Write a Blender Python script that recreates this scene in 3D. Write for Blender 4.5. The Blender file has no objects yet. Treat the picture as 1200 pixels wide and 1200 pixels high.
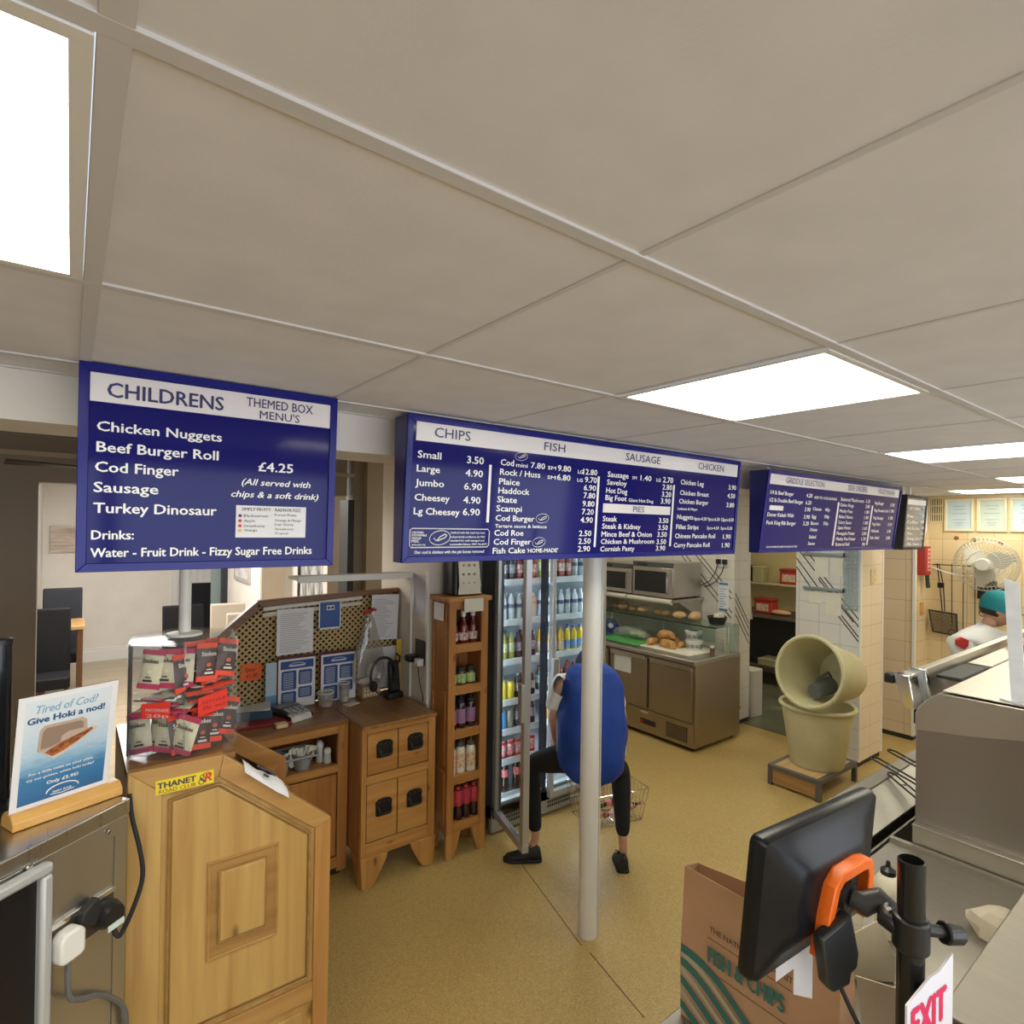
import bpy, math, random
from mathutils import Matrix, Vector
from math import sin, cos, pi, radians
random.seed(7)
scene = bpy.context.scene
COL = scene.collection

# ---------------------------------------------------------------- camera, world, daylight, exposure
cam_data = bpy.data.cameras.new('camera')
cam = bpy.data.objects.new('camera', cam_data); COL.objects.link(cam)
_yaw, _pit, _rol = radians(52.704), radians(.285), radians(.8695)
_f = Vector((cos(_pit)*cos(_yaw), cos(_pit)*sin(_yaw), sin(_pit)))
_r = _f.cross(Vector((0, 0, 1))).normalized(); _u = _r.cross(_f)
_r2 = _r*cos(_rol)+_u*sin(_rol); _u2 = _u*cos(_rol)-_r*sin(_rol)
cam.matrix_world = Matrix(((_r2.x, _u2.x, -_f.x, 0), (_r2.y, _u2.y, -_f.y, 0), (_r2.z, _u2.z, -_f.z, 2.0), (0, 0, 0, 1)))
cam_data.sensor_width = 36; cam_data.lens = 36*679.07/1200
cam_data.shift_y = 15/1200; cam_data.clip_start = .02
scene.camera = cam
scene.view_settings.view_transform = 'Standard'; scene.view_settings.look = 'None'
scene.view_settings.gamma = 1; scene.view_settings.exposure = 0.36
try: scene.view_settings.use_curve_mapping = False
except Exception: pass
world = bpy.data.worlds.new('daylight'); scene.world = world; world.use_nodes = True
world.node_tree.nodes['Background'].inputs[0].default_value = (.74, .84, 1, 1)
world.node_tree.nodes['Background'].inputs[1].default_value = .9
def area(name, loc, rot, sx, sy, power, col):
    l = bpy.data.lights.new(name, 'AREA'); l.shape = 'RECTANGLE'; l.size = sx; l.size_y = sy; l.energy = power; l.color = col
    o = bpy.data.objects.new(name, l); COL.objects.link(o); o.location = loc; o.rotation_euler = rot
    return o
area('shopfront_daylight', (2.0, -2.75, 1.35), (radians(90), 0, 0), 7.4, 2.0, 90, (.9, .95, 1))      # daylight through the shop windows
area('dining_overhead_fill', (.45, 6.6, 2.62), (0, 0, 0), 1.0, 2.8, 95, (1, .97, .92))               # overhead area light added to brighten the dining room
area('kitchen_fill_light', (6.7, 3.4, 2.3), (0, 0, 0), .9, .5, 9, (1, .9, .62))  # unseen area light that brightens the back kitchen
PANEL = 9.0                                                                                            # strength of the ceiling light panels

# ---------------------------------------------------------------- materials
def nmat(name):
    m = bpy.data.materials.new(name); m.use_nodes = True
    return m, m.node_tree, m.node_tree.nodes['Principled BSDF']
def M(name, col, rough=.5, metal=0, noise=0, nscale=20, bump=0, bscale=60, emit=0, coat=0, trans=0, alpha=1, stretch=None, col2=None, spec=None):
    m, t, b = nmat(name)
    b.inputs['Base Color'].default_value = (*col, 1); b.inputs['Roughness'].default_value = rough; b.inputs['Metallic'].default_value = metal
    if coat: b.inputs['Coat Weight'].default_value = coat; b.inputs['Coat Roughness'].default_value = .08
    if trans: b.inputs['Transmission Weight'].default_value = trans; b.inputs['IOR'].default_value = 1.2
    if spec is not None: b.inputs['Specular IOR Level'].default_value = spec
    if emit: b.inputs['Emission Color'].default_value = (*col, 1); b.inputs['Emission Strength'].default_value = emit
    if alpha < 1: b.inputs['Alpha'].default_value = alpha
    if noise or bump or col2:
        tc = t.nodes.new('ShaderNodeTexCoord'); mp = t.nodes.new('ShaderNodeMapping'); t.links.new(tc.outputs['Object'], mp.inputs[0])
        if stretch: mp.inputs['Scale'].default_value = stretch
        if noise or col2:
            n = t.nodes.new('ShaderNodeTexNoise'); n.inputs['Scale'].default_value = nscale; n.inputs['Detail'].default_value = 5; t.links.new(mp.outputs[0], n.inputs[0])
            r = t.nodes.new('ShaderNodeValToRGB'); t.links.new(n.outputs[0], r.inputs[0])
            c2 = col2 or tuple(max(0, c*(1-noise)) for c in col); c1 = col if col2 else tuple(min(1, c*(1+noise)) for c in col)
            r.color_ramp.elements[0].position = .36; r.color_ramp.elements[1].position = .64
            r.color_ramp.elements[0].color = (*c2, 1); r.color_ramp.elements[1].color = (*c1, 1)
            t.links.new(r.outputs[0], b.inputs['Base Color'])
        if bump:
            n2 = t.nodes.new('ShaderNodeTexNoise'); n2.inputs['Scale'].default_value = bscale; n2.inputs['Detail'].default_value = 4; t.links.new(mp.outputs[0], n2.inputs[0])
            bp = t.nodes.new('ShaderNodeBump'); bp.inputs['Strength'].default_value = bump; bp.inputs['Distance'].default_value = .01; t.links.new(n2.outputs[0], bp.inputs['Height'])
            t.links.new(bp.outputs[0], b.inputs['Normal'])
    return m
def wood(name, light, dark, grain='z', rough=.42, knots=True, scale=1.0):
    m, t, b = nmat(name); b.inputs['Roughness'].default_value = rough; b.inputs['Coat Weight'].default_value = .15; b.inputs['Coat Roughness'].default_value = .25
    tc = t.nodes.new('ShaderNodeTexCoord'); mp = t.nodes.new('ShaderNodeMapping'); t.links.new(tc.outputs['Object'], mp.inputs[0])
    s = {'x': (1.2, 22, 22), 'y': (22, 1.2, 22), 'z': (22, 22, 1.2)}[grain]
    mp.inputs['Scale'].default_value = tuple(v*scale for v in s)
    n = t.nodes.new('ShaderNodeTexNoise'); n.inputs['Scale'].default_value = 1.0; n.inputs['Detail'].default_value = 7; n.inputs['Distortion'].default_value = .6; t.links.new(mp.outputs[0], n.inputs[0])
    r = t.nodes.new('ShaderNodeValToRGB'); t.links.new(n.outputs[0], r.inputs[0])
    r.color_ramp.elements[0].position = .3; r.color_ramp.elements[1].position = .68
    r.color_ramp.elements[0].color = (*dark, 1); r.color_ramp.elements[1].color = (*light, 1)
    out = r.outputs[0]
    if knots:
        mp2 = t.nodes.new('ShaderNodeMapping'); t.links.new(tc.outputs['Object'], mp2.inputs[0])
        mp2.inputs['Scale'].default_value = {'x': (3, 7, 7), 'y': (7, 3, 7), 'z': (7, 7, 3)}[grain]
        v = t.nodes.new('ShaderNodeTexVoronoi'); v.inputs['Scale'].default_value = 1.6; t.links.new(mp2.outputs[0], v.inputs[0])
        r2 = t.nodes.new('ShaderNodeValToRGB'); t.links.new(v.outputs['Distance'], r2.inputs[0])
        r2.color_ramp.elements[0].position = .05; r2.color_ramp.elements[0].color = (.28, .2, .14, 1); r2.color_ramp.elements[1].position = .16; r2.color_ramp.elements[1].color = (1, 1, 1, 1)
        mx = t.nodes.new('ShaderNodeMix'); mx.data_type = 'RGBA'; mx.blend_type = 'MULTIPLY'; mx.inputs[0].default_value = .8
        t.links.new(out, mx.inputs[6]); t.links.new(r2.outputs[0], mx.inputs[7]); out = mx.outputs[2]
    t.links.new(out, b.inputs['Base Color'])
    bp = t.nodes.new('ShaderNodeBump'); bp.inputs['Strength'].default_value = .12; bp.inputs['Distance'].default_value = .004
    t.links.new(n.outputs[0], bp.inputs['Height']); t.links.new(bp.outputs[0], b.inputs['Normal'])
    return m
def steel(name, col=(.56, .53, .49), rough=.34, stretch=(3, 3, 120), var=.1):
    m, t, b = nmat(name); b.inputs['Metallic'].default_value = 1; b.inputs['Base Color'].default_value = (*col, 1)
    tc = t.nodes.new('ShaderNodeTexCoord'); mp = t.nodes.new('ShaderNodeMapping'); mp.inputs['Scale'].default_value = stretch; t.links.new(tc.outputs['Object'], mp.inputs[0])
    n = t.nodes.new('ShaderNodeTexNoise'); n.inputs['Scale'].default_value = 2; n.inputs['Detail'].default_value = 6; t.links.new(mp.outputs[0], n.inputs[0])
    mr = t.nodes.new('ShaderNodeMapRange'); mr.inputs['To Min'].default_value = rough-var; mr.inputs['To Max'].default_value = rough+var
    t.links.new(n.outputs[0], mr.inputs[0]); t.links.new(mr.outputs[0], b.inputs['Roughness'])
    n3 = t.nodes.new('ShaderNodeTexNoise'); n3.inputs['Scale'].default_value = 3.5; n3.inputs['Detail'].default_value = 3; t.links.new(tc.outputs['Object'], n3.inputs[0])
    bp = t.nodes.new('ShaderNodeBump'); bp.inputs['Strength'].default_value = .06; bp.inputs['Distance'].default_value = .02; t.links.new(n3.outputs[0], bp.inputs['Height']); t.links.new(bp.outputs[0], b.inputs['Normal'])
    return m
def tiles(name, axis, col, col2, grout, w=.2, h=.2, off=(0, 0), rough=.18):
    m, t, b = nmat(name); b.inputs['Roughness'].default_value = rough
    g = t.nodes.new('ShaderNodeNewGeometry'); sp = t.nodes.new('ShaderNodeSeparateXYZ'); t.links.new(g.outputs['Position'], sp.inputs[0])
    cb = t.nodes.new('ShaderNodeCombineXYZ'); t.links.new(sp.outputs[axis], cb.inputs[0]); t.links.new(sp.outputs['Z'], cb.inputs[1])
    mp = t.nodes.new('ShaderNodeMapping'); mp.inputs['Location'].default_value = (off[0], off[1], 0); t.links.new(cb.outputs[0], mp.inputs[0])
    br = t.nodes.new('ShaderNodeTexBrick'); br.offset = 0; br.inputs['Scale'].default_value = 1; br.inputs['Brick Width'].default_value = w; br.inputs['Row Height'].default_value = h
    br.inputs['Mortar Size'].default_value = .003; br.inputs['Mortar Smooth'].default_value = .3
    br.inputs['Color1'].default_value = (*col, 1); br.inputs['Color2'].default_value = (*col2, 1); br.inputs['Mortar'].default_value = (*grout, 1)
    t.links.new(mp.outputs[0], br.inputs[0]); t.links.new(br.outputs[0], b.inputs['Base Color'])
    bp = t.nodes.new('ShaderNodeBump'); bp.inputs['Strength'].default_value = .3; bp.inputs['Distance'].default_value = .004; bp.invert = True
    t.links.new(br.outputs['Fac'], bp.inputs['Height']); t.links.new(bp.outputs[0], b.inputs['Normal'])
    return m
def glass(name, tint=(.93, .97, .97), gloss=.12, film=0.0, edge=.6):
    m = bpy.data.materials.new(name); m.use_nodes = True; t = m.node_tree
    for n in list(t.nodes): t.nodes.remove(n)
    o = t.nodes.new('ShaderNodeOutputMaterial'); tr = t.nodes.new('ShaderNodeBsdfTransparent'); tr.inputs[0].default_value = (*tint, 1)
    gl = t.nodes.new('ShaderNodeBsdfGlossy'); gl.inputs['Roughness'].default_value = .04
    fr = t.nodes.new('ShaderNodeLayerWeight'); fr.inputs[0].default_value = .5
    pw = t.nodes.new('ShaderNodeMath'); pw.operation = 'POWER'; pw.inputs[1].default_value = 5; t.links.new(fr.outputs['Facing'], pw.inputs[0])
    ad = t.nodes.new('ShaderNodeMath'); ad.operation = 'MULTIPLY_ADD'; ad.inputs[1].default_value = edge; ad.inputs[2].default_value = .02+gloss*.1; t.links.new(pw.outputs[0], ad.inputs[0])
    mx = t.nodes.new('ShaderNodeMixShader'); t.links.new(ad.outputs[0], mx.inputs[0]); t.links.new(tr.outputs[0], mx.inputs[1]); t.links.new(gl.outputs[0], mx.inputs[2])
    last = mx.outputs[0]
    if film:
        df = t.nodes.new('ShaderNodeBsdfDiffuse'); df.inputs[0].default_value = (.8, .8, .78, 1)
        m2 = t.nodes.new('ShaderNodeMixShader'); m2.inputs[0].default_value = film; t.links.new(last, m2.inputs[1]); t.links.new(df.outputs[0], m2.inputs[2]); last = m2.outputs[0]
    t.links.new(last, o.inputs[0])
    return m

ceil_m = M('ceiling_tile', (.725, .715, .725), .85, noise=.03, nscale=9, bump=.05, bscale=160)
bar_m = M('ceiling_bar', (.62, .605, .60), .65)
panel_m = M('light_diffuser', (1, .97, .8), .6, emit=PANEL)
white_m = M('white_paint', (.76, .72, .66), .55, noise=.03, nscale=4)
cream_m = M('cream_paint', (.72, .66, .57), .6, noise=.03, nscale=4)
brown_m = M('taupe_paint', (.27, .22, .165), .6, noise=.05, nscale=3)
tan_m = M('tan_paint', (.42, .345, .25), .6, noise=.05, nscale=3)
navy_m = M('blue_board_face', (.008, .0085, .135), .08, spec=.2)
navyf_m = M('blue_board_frame', (.010, .012, .19), .2, spec=.3)
navys_m = M('dark_blue_board_side', (.012, .014, .14), .3)
wtext_m = M('white_lettering', (.85, .85, .85), .35)
btext_m = M('dark_blue_lettering', (.02, .02, .12), .35)
hdr_m = M('white_header_strip', (.78, .74, .76), .25)
pine_v = wood('honey_pine_upright', (.50, .26, .075), (.35, .15, .036), 'z')
pine_h = wood('honey_pine_level', (.50, .26, .075), (.35, .15, .036), 'x')
pinel_v = wood('pale_pine_upright', (.58, .375, .125), (.42, .235, .065), 'z', knots=True)
pinel_h = wood('pale_pine_level', (.52, .30, .095), (.38, .19, .05), 'x', knots=False)
pined_h = wood('worn_dark_pine_level', (.34, .165, .052), (.17, .07, .02), 'x', .3)
pined_y = wood('worn_dark_pine_across', (.34, .17, .055), (.17, .07, .02), 'y', .3)
pinem_v = wood('orange_pine_upright', (.47, .215, .06), (.33, .13, .032), 'z')
pinem_h = wood('orange_pine_level', (.5, .235, .066), (.35, .14, .035), 'x')
oak_h = wood('brown_rail_wood', (.26, .12, .045), (.16, .07, .025), 'x', .4, False)
beech_m = wood('beech_block', (.72, .42, .13), (.60, .31, .08), 'x', .35, False)
steel_m = steel('brushed_steel')
steelv_m = steel('brushed_steel_upright', (.50, .47, .44), .36, (110, 110, 2))
steeld_m = steel('dull_steel', (.42, .36, .28), .42, (4, 4, 90))
steelw_m = steel('worktop_steel', (.40, .375, .33), .48, (60, 3, 3))
chrome_m = M('chrome', (.75, .75, .75), .15, 1)
black_m = M('black_plastic', (.012, .012, .013), .35)
blackm_m = M('matt_black', (.018, .017, .017), .6)
rubber_m = M('black_rubber', (.015, .015, .015), .7)
iron_m = M('black_iron', (.015, .013, .012), .45, .3)
paper_m = M('white_paper', (.78, .78, .82), .7, noise=.02, nscale=8)
papery_m = M('cream_paper', (.74, .71, .62), .7, noise=.04, nscale=8)
grey_m = M('grey_plastic', (.33, .35, .38), .45)
lgrey_m = M('light_grey_plastic', (.6, .6, .58), .4)
wplas_m = M('white_plastic', (.78, .77, .73), .35)
ink_m = M('dark_print', (.06, .06, .07), .6)
glass_m = glass('clear_glass')
acryl_m = glass('clear_acrylic', (.965, .97, .975), .05, .02, .2)
gtint_m = glass('greenish_glass', (.78, .88, .84), .2, .02)
skin_m = M('skin', (.56, .31, .21), .5, noise=.06, nscale=30)
hair_m = M('dark_hair', (.02, .014, .01), .55, bump=.4, bscale=150)
twhite_m = M('white_cotton', (.74, .74, .74), .85, bump=.25, bscale=14)
tblue_m = M('royal_blue_cloth', (.006, .045, .30), .75, noise=.05, nscale=12, bump=.6, bscale=9)
tblack_m = M('black_cloth', (.008, .008, .009), .9, bump=.3, bscale=16)
orange_m = M('orange_plastic', (.95, .17, .012), .4)

# ---------------------------------------------------------------- mesh builder
class MB:
    def __init__(s, mx=None): s.v = []; s.f = []; s.mi = []; s.M = mx or Matrix()
    def add(s, vs, fs, mi=0):
        o = len(s.v); s.v += [s.M @ Vector(p) for p in vs]
        for f in fs: s.f.append([i+o for i in f]); s.mi.append(mi)
        return s
    def box(s, x0, x1, y0, y1, z0, z1, mi=0):
        return s.add([(x0,y0,z0),(x1,y0,z0),(x1,y1,z0),(x0,y1,z0),(x0,y0,z1),(x1,y0,z1),(x1,y1,z1),(x0,y1,z1)],
                     [(0,3,2,1),(4,5,6,7),(0,1,5,4),(1,2,6,5),(2,3,7,6),(3,0,4,7)], mi)
    def cbox(s, c, d, mi=0): return s.box(c[0]-d[0]/2, c[0]+d[0]/2, c[1]-d[1]/2, c[1]+d[1]/2, c[2]-d[2]/2, c[2]+d[2]/2, mi)
    def loft(s, rings, mi=0, caps=True, closed=True):
        n = len(rings[0]); fs = []
        for k in range(len(rings)-1):
            for i in range(n if closed else n-1):
                j = (i+1) % n; fs.append((k*n+i, k*n+j, (k+1)*n+j, (k+1)*n+i))
        if caps: fs.append(tuple(range(n-1, -1, -1))); fs.append(tuple((len(rings)-1)*n+i for i in range(n)))
        return s.add([p for r in rings for p in r], fs, mi)
    def tube(s, pts, r, seg=8, mi=0, closed=False):
        pts = [Vector(p) for p in pts]; n = len(pts); rs = r if isinstance(r, (list, tuple)) else [r]*n
        rings = []; nrm = None
        for i, p in enumerate(pts):
            a = pts[i-1] if (i > 0 or closed) else p; b = pts[(i+1) % n] if (i < n-1 or closed) else p
            t = (b-a).normalized()
            if nrm is None:
                nrm = t.cross(Vector((0, 0, 1)))
                if nrm.length < .01: nrm = t.cross(Vector((1, 0, 0)))
            nrm = (nrm-t*nrm.dot(t)).normalized(); bn = t.cross(nrm)
            rings.append([p+(nrm*cos(2*pi*k/seg)+bn*sin(2*pi*k/seg))*rs[i] for k in range(seg)])
        if closed: rings.append(rings[0])
        return s.loft(rings, mi, not closed)
    def cyl(s, p0, p1, r0, r1=None, seg=16, mi=0): return s.tube([p0, p1], [r0, r0 if r1 is None else r1], seg, mi)
    def lathe(s, prof, c=(0, 0, 0), seg=20, mi=0, axis=None):
        rings = [[(r*cos(2*pi*k/seg), r*sin(2*pi*k/seg), z) for k in range(seg)] for r, z in prof]
        old = s.M; s.M = s.M @ Matrix.Translation(c) @ (axis if axis else Matrix()); s.loft(rings, mi); s.M = old
        return s
    def prism(s, poly, axis, a0, a1, mi=0):
        f = {'x': lambda p, a: (a, p[0], p[1]), 'y': lambda p, a: (p[0], a, p[1]), 'z': lambda p, a: (p[0], p[1], a)}[axis]
        return s.loft([[f(p, a0) for p in poly], [f(p, a1) for p in poly]], mi)
    def ell(s, c, r, seg=14, rings=9, mi=0, rot=None):
        R = []
        for k in range(rings+1):
            a = -pi/2+pi*k/rings; q = max(cos(a), .02)
            R.append([(r[0]*q*cos(2*pi*i/seg), r[1]*q*sin(2*pi*i/seg), r[2]*sin(a)) for i in range(seg)])
        old = s.M; s.M = s.M @ Matrix.Translation(c) @ (rot if rot else Matrix()); s.loft(R, mi); s.M = old
        return s
    def rbox(s, x0, x1, y0, y1, z0, z1, rad, mi=0, seg=4):          # box with rounded upright edges
        P = []
        for cx, cy, a0 in ((x1-rad, y1-rad, 0), (x0+rad, y1-rad, 90), (x0+rad, y0+rad, 180), (x1-rad, y0+rad, 270)):
            for k in range(seg+1): a = radians(a0+90*k/seg); P.append((cx+rad*cos(a), cy+rad*sin(a)))
        return s.prism(P, 'z', z0, z1, mi)
    def frame(s, x0, x1, z0, z1, w, y0, y1, mi=0):                  # rectangular frame in the xz plane
        s.box(x0, x1, y0, y1, z1-w, z1, mi); s.box(x0, x1, y0, y1, z0, z0+w, mi); s.box(x0, x0+w, y0, y1, z0+w, z1-w, mi); s.box(x1-w, x1, y0, y1, z0+w, z1-w, mi)
        return s
    def text(s, txt, x, z, h, w=None, y=0.0, mi=0, bold=.012, shear=0, align='L', res=2, depth=.0):
        vs, fs = glyphs(txt, 0, shear, res)
        xs = [p[0] for p in vs]; x0, x1 = min(xs), max(xs)
        sz = h/.70; sx = (w/(x1-x0)) if w else sz
        ox = {'L': 0, 'C': -(x1-x0)*sx/2, 'R': -(x1-x0)*sx}[align]
        for q, (dx, dz) in enumerate(((0, 0), (bold*1.6, 0), (-bold*1.6, 0), (0, bold), (0, -bold)) if bold else ((0, 0),)):
            s.add([(x+ox+(p[0]-x0)*sx+dx*sz, y-q*2e-5, z+p[1]*sz+dz*sz) for p in vs], fs, mi)
        return s
    def build(s, name, mats, parent=None, bevel=0, smooth=True, ang=38, kind=None):
        me = bpy.data.meshes.new(name)
        base = None
        if parent is not None: inv = wm(parent).inverted(); vs = [inv @ p for p in s.v]
        else:
            xs = [p.x for p in s.v]; ys = [p.y for p in s.v]; zs = [p.z for p in s.v]
            base = Vector(((min(xs)+max(xs))/2, (min(ys)+max(ys))/2, min(zs))); vs = [p-base for p in s.v]
        me.from_pydata([tuple(p) for p in vs], [], s.f)
        if not isinstance(mats, (list, tuple)): mats = [mats]
        for m in mats: me.materials.append(m)
        if len(mats) > 1: me.polygons.foreach_set('material_index', s.mi)
        if smooth:
            me.polygons.foreach_set('use_smooth', [True]*len(me.polygons)); me.update()
            me.set_sharp_from_angle(angle=radians(ang))
        me.validate(); me.update()
        o = bpy.data.objects.new(name, me); COL.objects.link(o)
        if parent is not None: o.parent = parent
        else: o.location = base
        if bevel:
            b = o.modifiers.new('edge', 'BEVEL'); b.width = bevel; b.segments = 2; b.limit_method = 'ANGLE'; b.angle_limit = radians(40)
        if kind: o['kind'] = kind
        return o
_gl = {}
def glyphs(txt, bold, shear, res):
    k = (txt, bold, shear, res)
    if k not in _gl:
        cu = bpy.data.curves.new('t', 'FONT'); cu.body = txt; cu.size = 1; cu.offset = bold; cu.shear = shear; cu.resolution_u = res; cu.fill_mode = 'FRONT'
        o = bpy.data.objects.new('t', cu); me = o.to_mesh()
        _gl[k] = ([(v.co.x, v.co.y) for v in me.vertices], [tuple(p.vertices) for p in me.polygons])
        o.to_mesh_clear(); bpy.data.objects.remove(o); bpy.data.curves.remove(cu)
    return _gl[k]
def sm_path(pts, n=6):                                                # smooth curve through points
    pts = [Vector(p) for p in pts]; out = []
    for i in range(len(pts)-1):
        p0, p1, p2, p3 = pts[max(0, i-1)], pts[i], pts[i+1], pts[min(len(pts)-1, i+2)]
        for k in range(n):
            u = k/n; out.append(.5*((2*p1)+(p2-p0)*u+(2*p0-5*p1+4*p2-p3)*u*u+(3*p1-p0-3*p2+p3)*u**3))
    return out+[pts[-1]]
def wm(o):
    m = o.matrix_basis.copy(); p = o.parent
    while p is not None: m = p.matrix_basis @ m; p = p.parent
    return m
def frm(o, xd, up=(0, 0, 1)):                                        # frame: x along xd, z up, y away from the reader
    x = Vector(xd).normalized(); z = (Vector(up)-x*Vector(up).dot(x)).normalized(); y = z.cross(x)
    return Matrix(((x.x, y.x, z.x, o[0]), (x.y, y.y, z.y, o[1]), (x.z, y.z, z.z, o[2]), (0, 0, 0, 1)))
def tag(o, label, cat, group=None, kind=None):
    o['label'] = label; o['category'] = cat
    if group: o['group'] = group
    if kind: o['kind'] = kind
    return o
def thing(name, label, cat, loc=(0, 0, 0), rz=0, group=None):
    o = bpy.data.objects.new(name, None); COL.objects.link(o); o.empty_display_size = .05
    o.location = loc; o.rotation_euler = (0, 0, rz)
    return tag(o, label, cat, group)
def copy_tree(o, parent=None):
    c = o.copy(); COL.objects.link(c)
    if parent is not None: c.parent = parent
    for ch in list(o.children): copy_tree(ch, c)
    return c
_proto = {}
def inst(key, make, loc, rot, label, group=None, scale=None):
    if key not in _proto: o = _proto[key] = make()
    else:
        o = copy_tree(_proto[key])
        for k in ('label', 'group'):
            if k in o: del o[k]
    o.location = loc; o.rotation_euler = rot if isinstance(rot, (tuple, list)) else (0, 0, rot)
    if scale: o.scale = (scale, scale, scale)
    o['label'] = label
    if group: o['group'] = group
    return o
ORD = ['leftmost', 'second from left', 'third from left', 'fourth from left', 'fifth from left', 'sixth from left', 'seventh from left', 'eighth from left']
def S(name, mb, m, **k): return mb.build(name, m, kind='structure', **k)

# ---------------------------------------------------------------- the setting
CZ = 2.381
fm = M('ochre_vinyl_floor', (.56, .40, .155), .38, noise=.0, nscale=240, col2=(.33, .22, .07), bump=.02, bscale=200)
S('floor', MB().box(-3, 8.2, -2.9, 4.45, -.06, 0).box(1.79, 8.2, 4.45, 5.2, -.06, 0), fm)
dfloor = wood('dining_floor_planks', (.50, .41, .29), (.40, .31, .2), 'x', .35, False)
S('floor_dining', MB().box(-3, 1.79, 4.45, 10.3, -.06, .002).box(1.79, 4, 5.2, 10.3, -.06, .002), dfloor)
S('floor_kitchen', MB().box(5.6, 8.2, 2.68, 5.2, -.06, .003), M('grey_green_kitchen_floor', (.13, .13, .085), .3, noise=.2, nscale=5))
LIGHTS = [(-.578, .541), (1.222, .541), (3.022, .541), (4.822, .541), (6.022, 1.141), (-.578, -1.259), (1.222, -1.259), (3.022, -1.259), (4.822, -.659)]
cl = MB()
nx0, nx1 = -5, 13; ny0, ny1 = -6, 2
for i in range(nx0, nx1):
    for j in range(ny0, ny1):
        x, y = .022+.6*i, .541+.6*j
        if any(abs(x-a) < .01 and abs(y-b) < .01 for a, b in LIGHTS): continue
        cl.box(x+.002, x+.598, y+.002, y+.598, CZ, CZ+.015)
cl.box(-3, 7.9, 1.741, 1.9, CZ, CZ+.02); cl.box(5.42, 8.2, 1.9, 5.2, CZ, CZ+.02)
S('ceiling', cl, ceil_m)
bars = MB()
for i in range(nx0, nx1+1): bars.box(.022+.6*i-(.012 if i == 0 else .006), .022+.6*i+(.012 if i == 0 else .006), -3, 1.9, CZ-(.004 if i == 0 else .002), CZ+.001)
for j in range(ny0, ny1+1): bars.box(-3, 7.9, .541+.6*j-.011, .541+.6*j+.011, CZ-.0042, CZ+.001)
bars.box(-3, 5.42, 1.886, 1.9, CZ-.004, CZ+.001)
S('trim_1', bars, bar_m, bevel=.001)
for k, (x, y) in enumerate(LIGHTS[:5]):
    p = ['square ceiling light panel at the left edge of the photo', 'large bright square ceiling light panel above the main menu board',
         'ceiling light panel above the griddle menu board, seen as a thin strip', 'ceiling light panel furthest from the entrance side, right photo edge', 'ceiling light panel right above the framed certificates'][k]
    t = thing('ceiling_light', p, 'ceiling light', (x+.3, y+.3, CZ), 0, 'ceiling light panels')
    f = MB(); w = .016
    f.box(x+.013, x+.587, y+.013, y+.013+w, CZ-.006, CZ+.02); f.box(x+.013, x+.587, y+.587-w, y+.587, CZ-.006, CZ+.02)
    f.box(x+.013, x+.013+w, y+.013+w, y+.587-w, CZ-.006, CZ+.02); f.box(x+.587-w, x+.587, y+.013+w, y+.587-w, CZ-.006, CZ+.02)
    f.build('frame', wplas_m, t); MB().box(x+.03, x+.57, y+.03, y+.57, CZ-.002, CZ+.012).build('diffuser', panel_m, t)
for x, y in LIGHTS[5:]:
    t = thing('ceiling_light', 'ceiling light panel behind the photographer', 'ceiling light', (x+.3, y+.3, CZ), 0, 'ceiling light panels behind')
    MB().box(x+.013, x+.587, y+.013, y+.587, CZ-.002, CZ+.012).build('diffuser', panel_m, t)
# beam across the shop, rear ceiling
S('trim_2', MB().box(-3, 5.42, 1.9, 2.16, 2.25, 2.75), white_m)
S('ceiling_rear', MB().box(-3, 5.6, 2.16, 10.4, 2.72, 2.76), M('rear_ceiling', (.5, .45, .38), .8))
for k, (x, y) in enumerate(((2.5, 2.5), (3.9, 2.6), (3.6, 3.9))):  # unseen panels, added because the staff area needed more light
    t = thing('ceiling_light', 'unseen ceiling light panel added to brighten the staff area, behind the menu boards', 'ceiling light', (x+.3, y+.3, 2.72), 0, 'added light panels over the staff area')
    MB().box(x, x+.6, y, y+.6, 2.705, 2.72).build('frame', wplas_m, t); MB().box(x+.03, x+.57, y+.03, y+.57, 2.70, 2.705).build('diffuser', panel_m, t)
# front wall with shop windows (behind the camera)
fw = MB(); fw.box(-3, 8.2, -2.75, -2.6, 0, .55); fw.box(-3, 8.2, -2.75, -2.6, 2.15, 2.42)
for x0, x1 in ((-3, -1.7), (.2, .32), (2.2, 2.32), (4.2, 4.32), (5.9, 8.2)): fw.box(x0, x1, -2.75, -2.6, .55, 2.15)
S('wall_front', fw, cream_m)
S('wall_left', MB().box(-3.1, -3, -2.75, 10.4, 0, 2.75), cream_m)
# partition to the dining room
pw = MB(); pw.box(-3, -.155, 4.45, 4.6, 0, 2.75); pw.box(-.155, 1.74, 4.45, 4.6, 2.23, 2.75); pw.box(1.79, 2.45, 4.45, 4.6, 0, 2.75)
S('wall_partition', pw, brown_m)
S('trim_3', MB().box(-3, -.155, 4.43, 4.45, 2.38, 2.41).box(-.155, 1.79, 4.43, 4.45, 2.38, 2.41), tan_m)
S('trim_4', MB().box(1.74, 1.79, 4.42, 4.6, 0, 2.2), M('black_door_frame', (.012, .013, .016), .4))
S('trim_5', MB().box(1.88, 2.03, 4.38, 4.45, 0, 2.72), tan_m)
S('wall_dining_left', MB().box(-.45, -.3, 4.6, 10.2, 0, 2.75), white_m)
S('wall_dining_back', MB().box(-.3, 4, 10.2, 10.35, 0, 2.75), white_m)
S('wall_dining_right', MB().box(1.75, 4, 7.07, 8.95, 0, 2.75).box(2.1, 4, 4.7, 7.07, 0, 2.75), white_m)
S('trim_6', MB().box(1.75, 2.0, 7.0, 7.07, 0, 2.75), tan_m)
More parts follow.
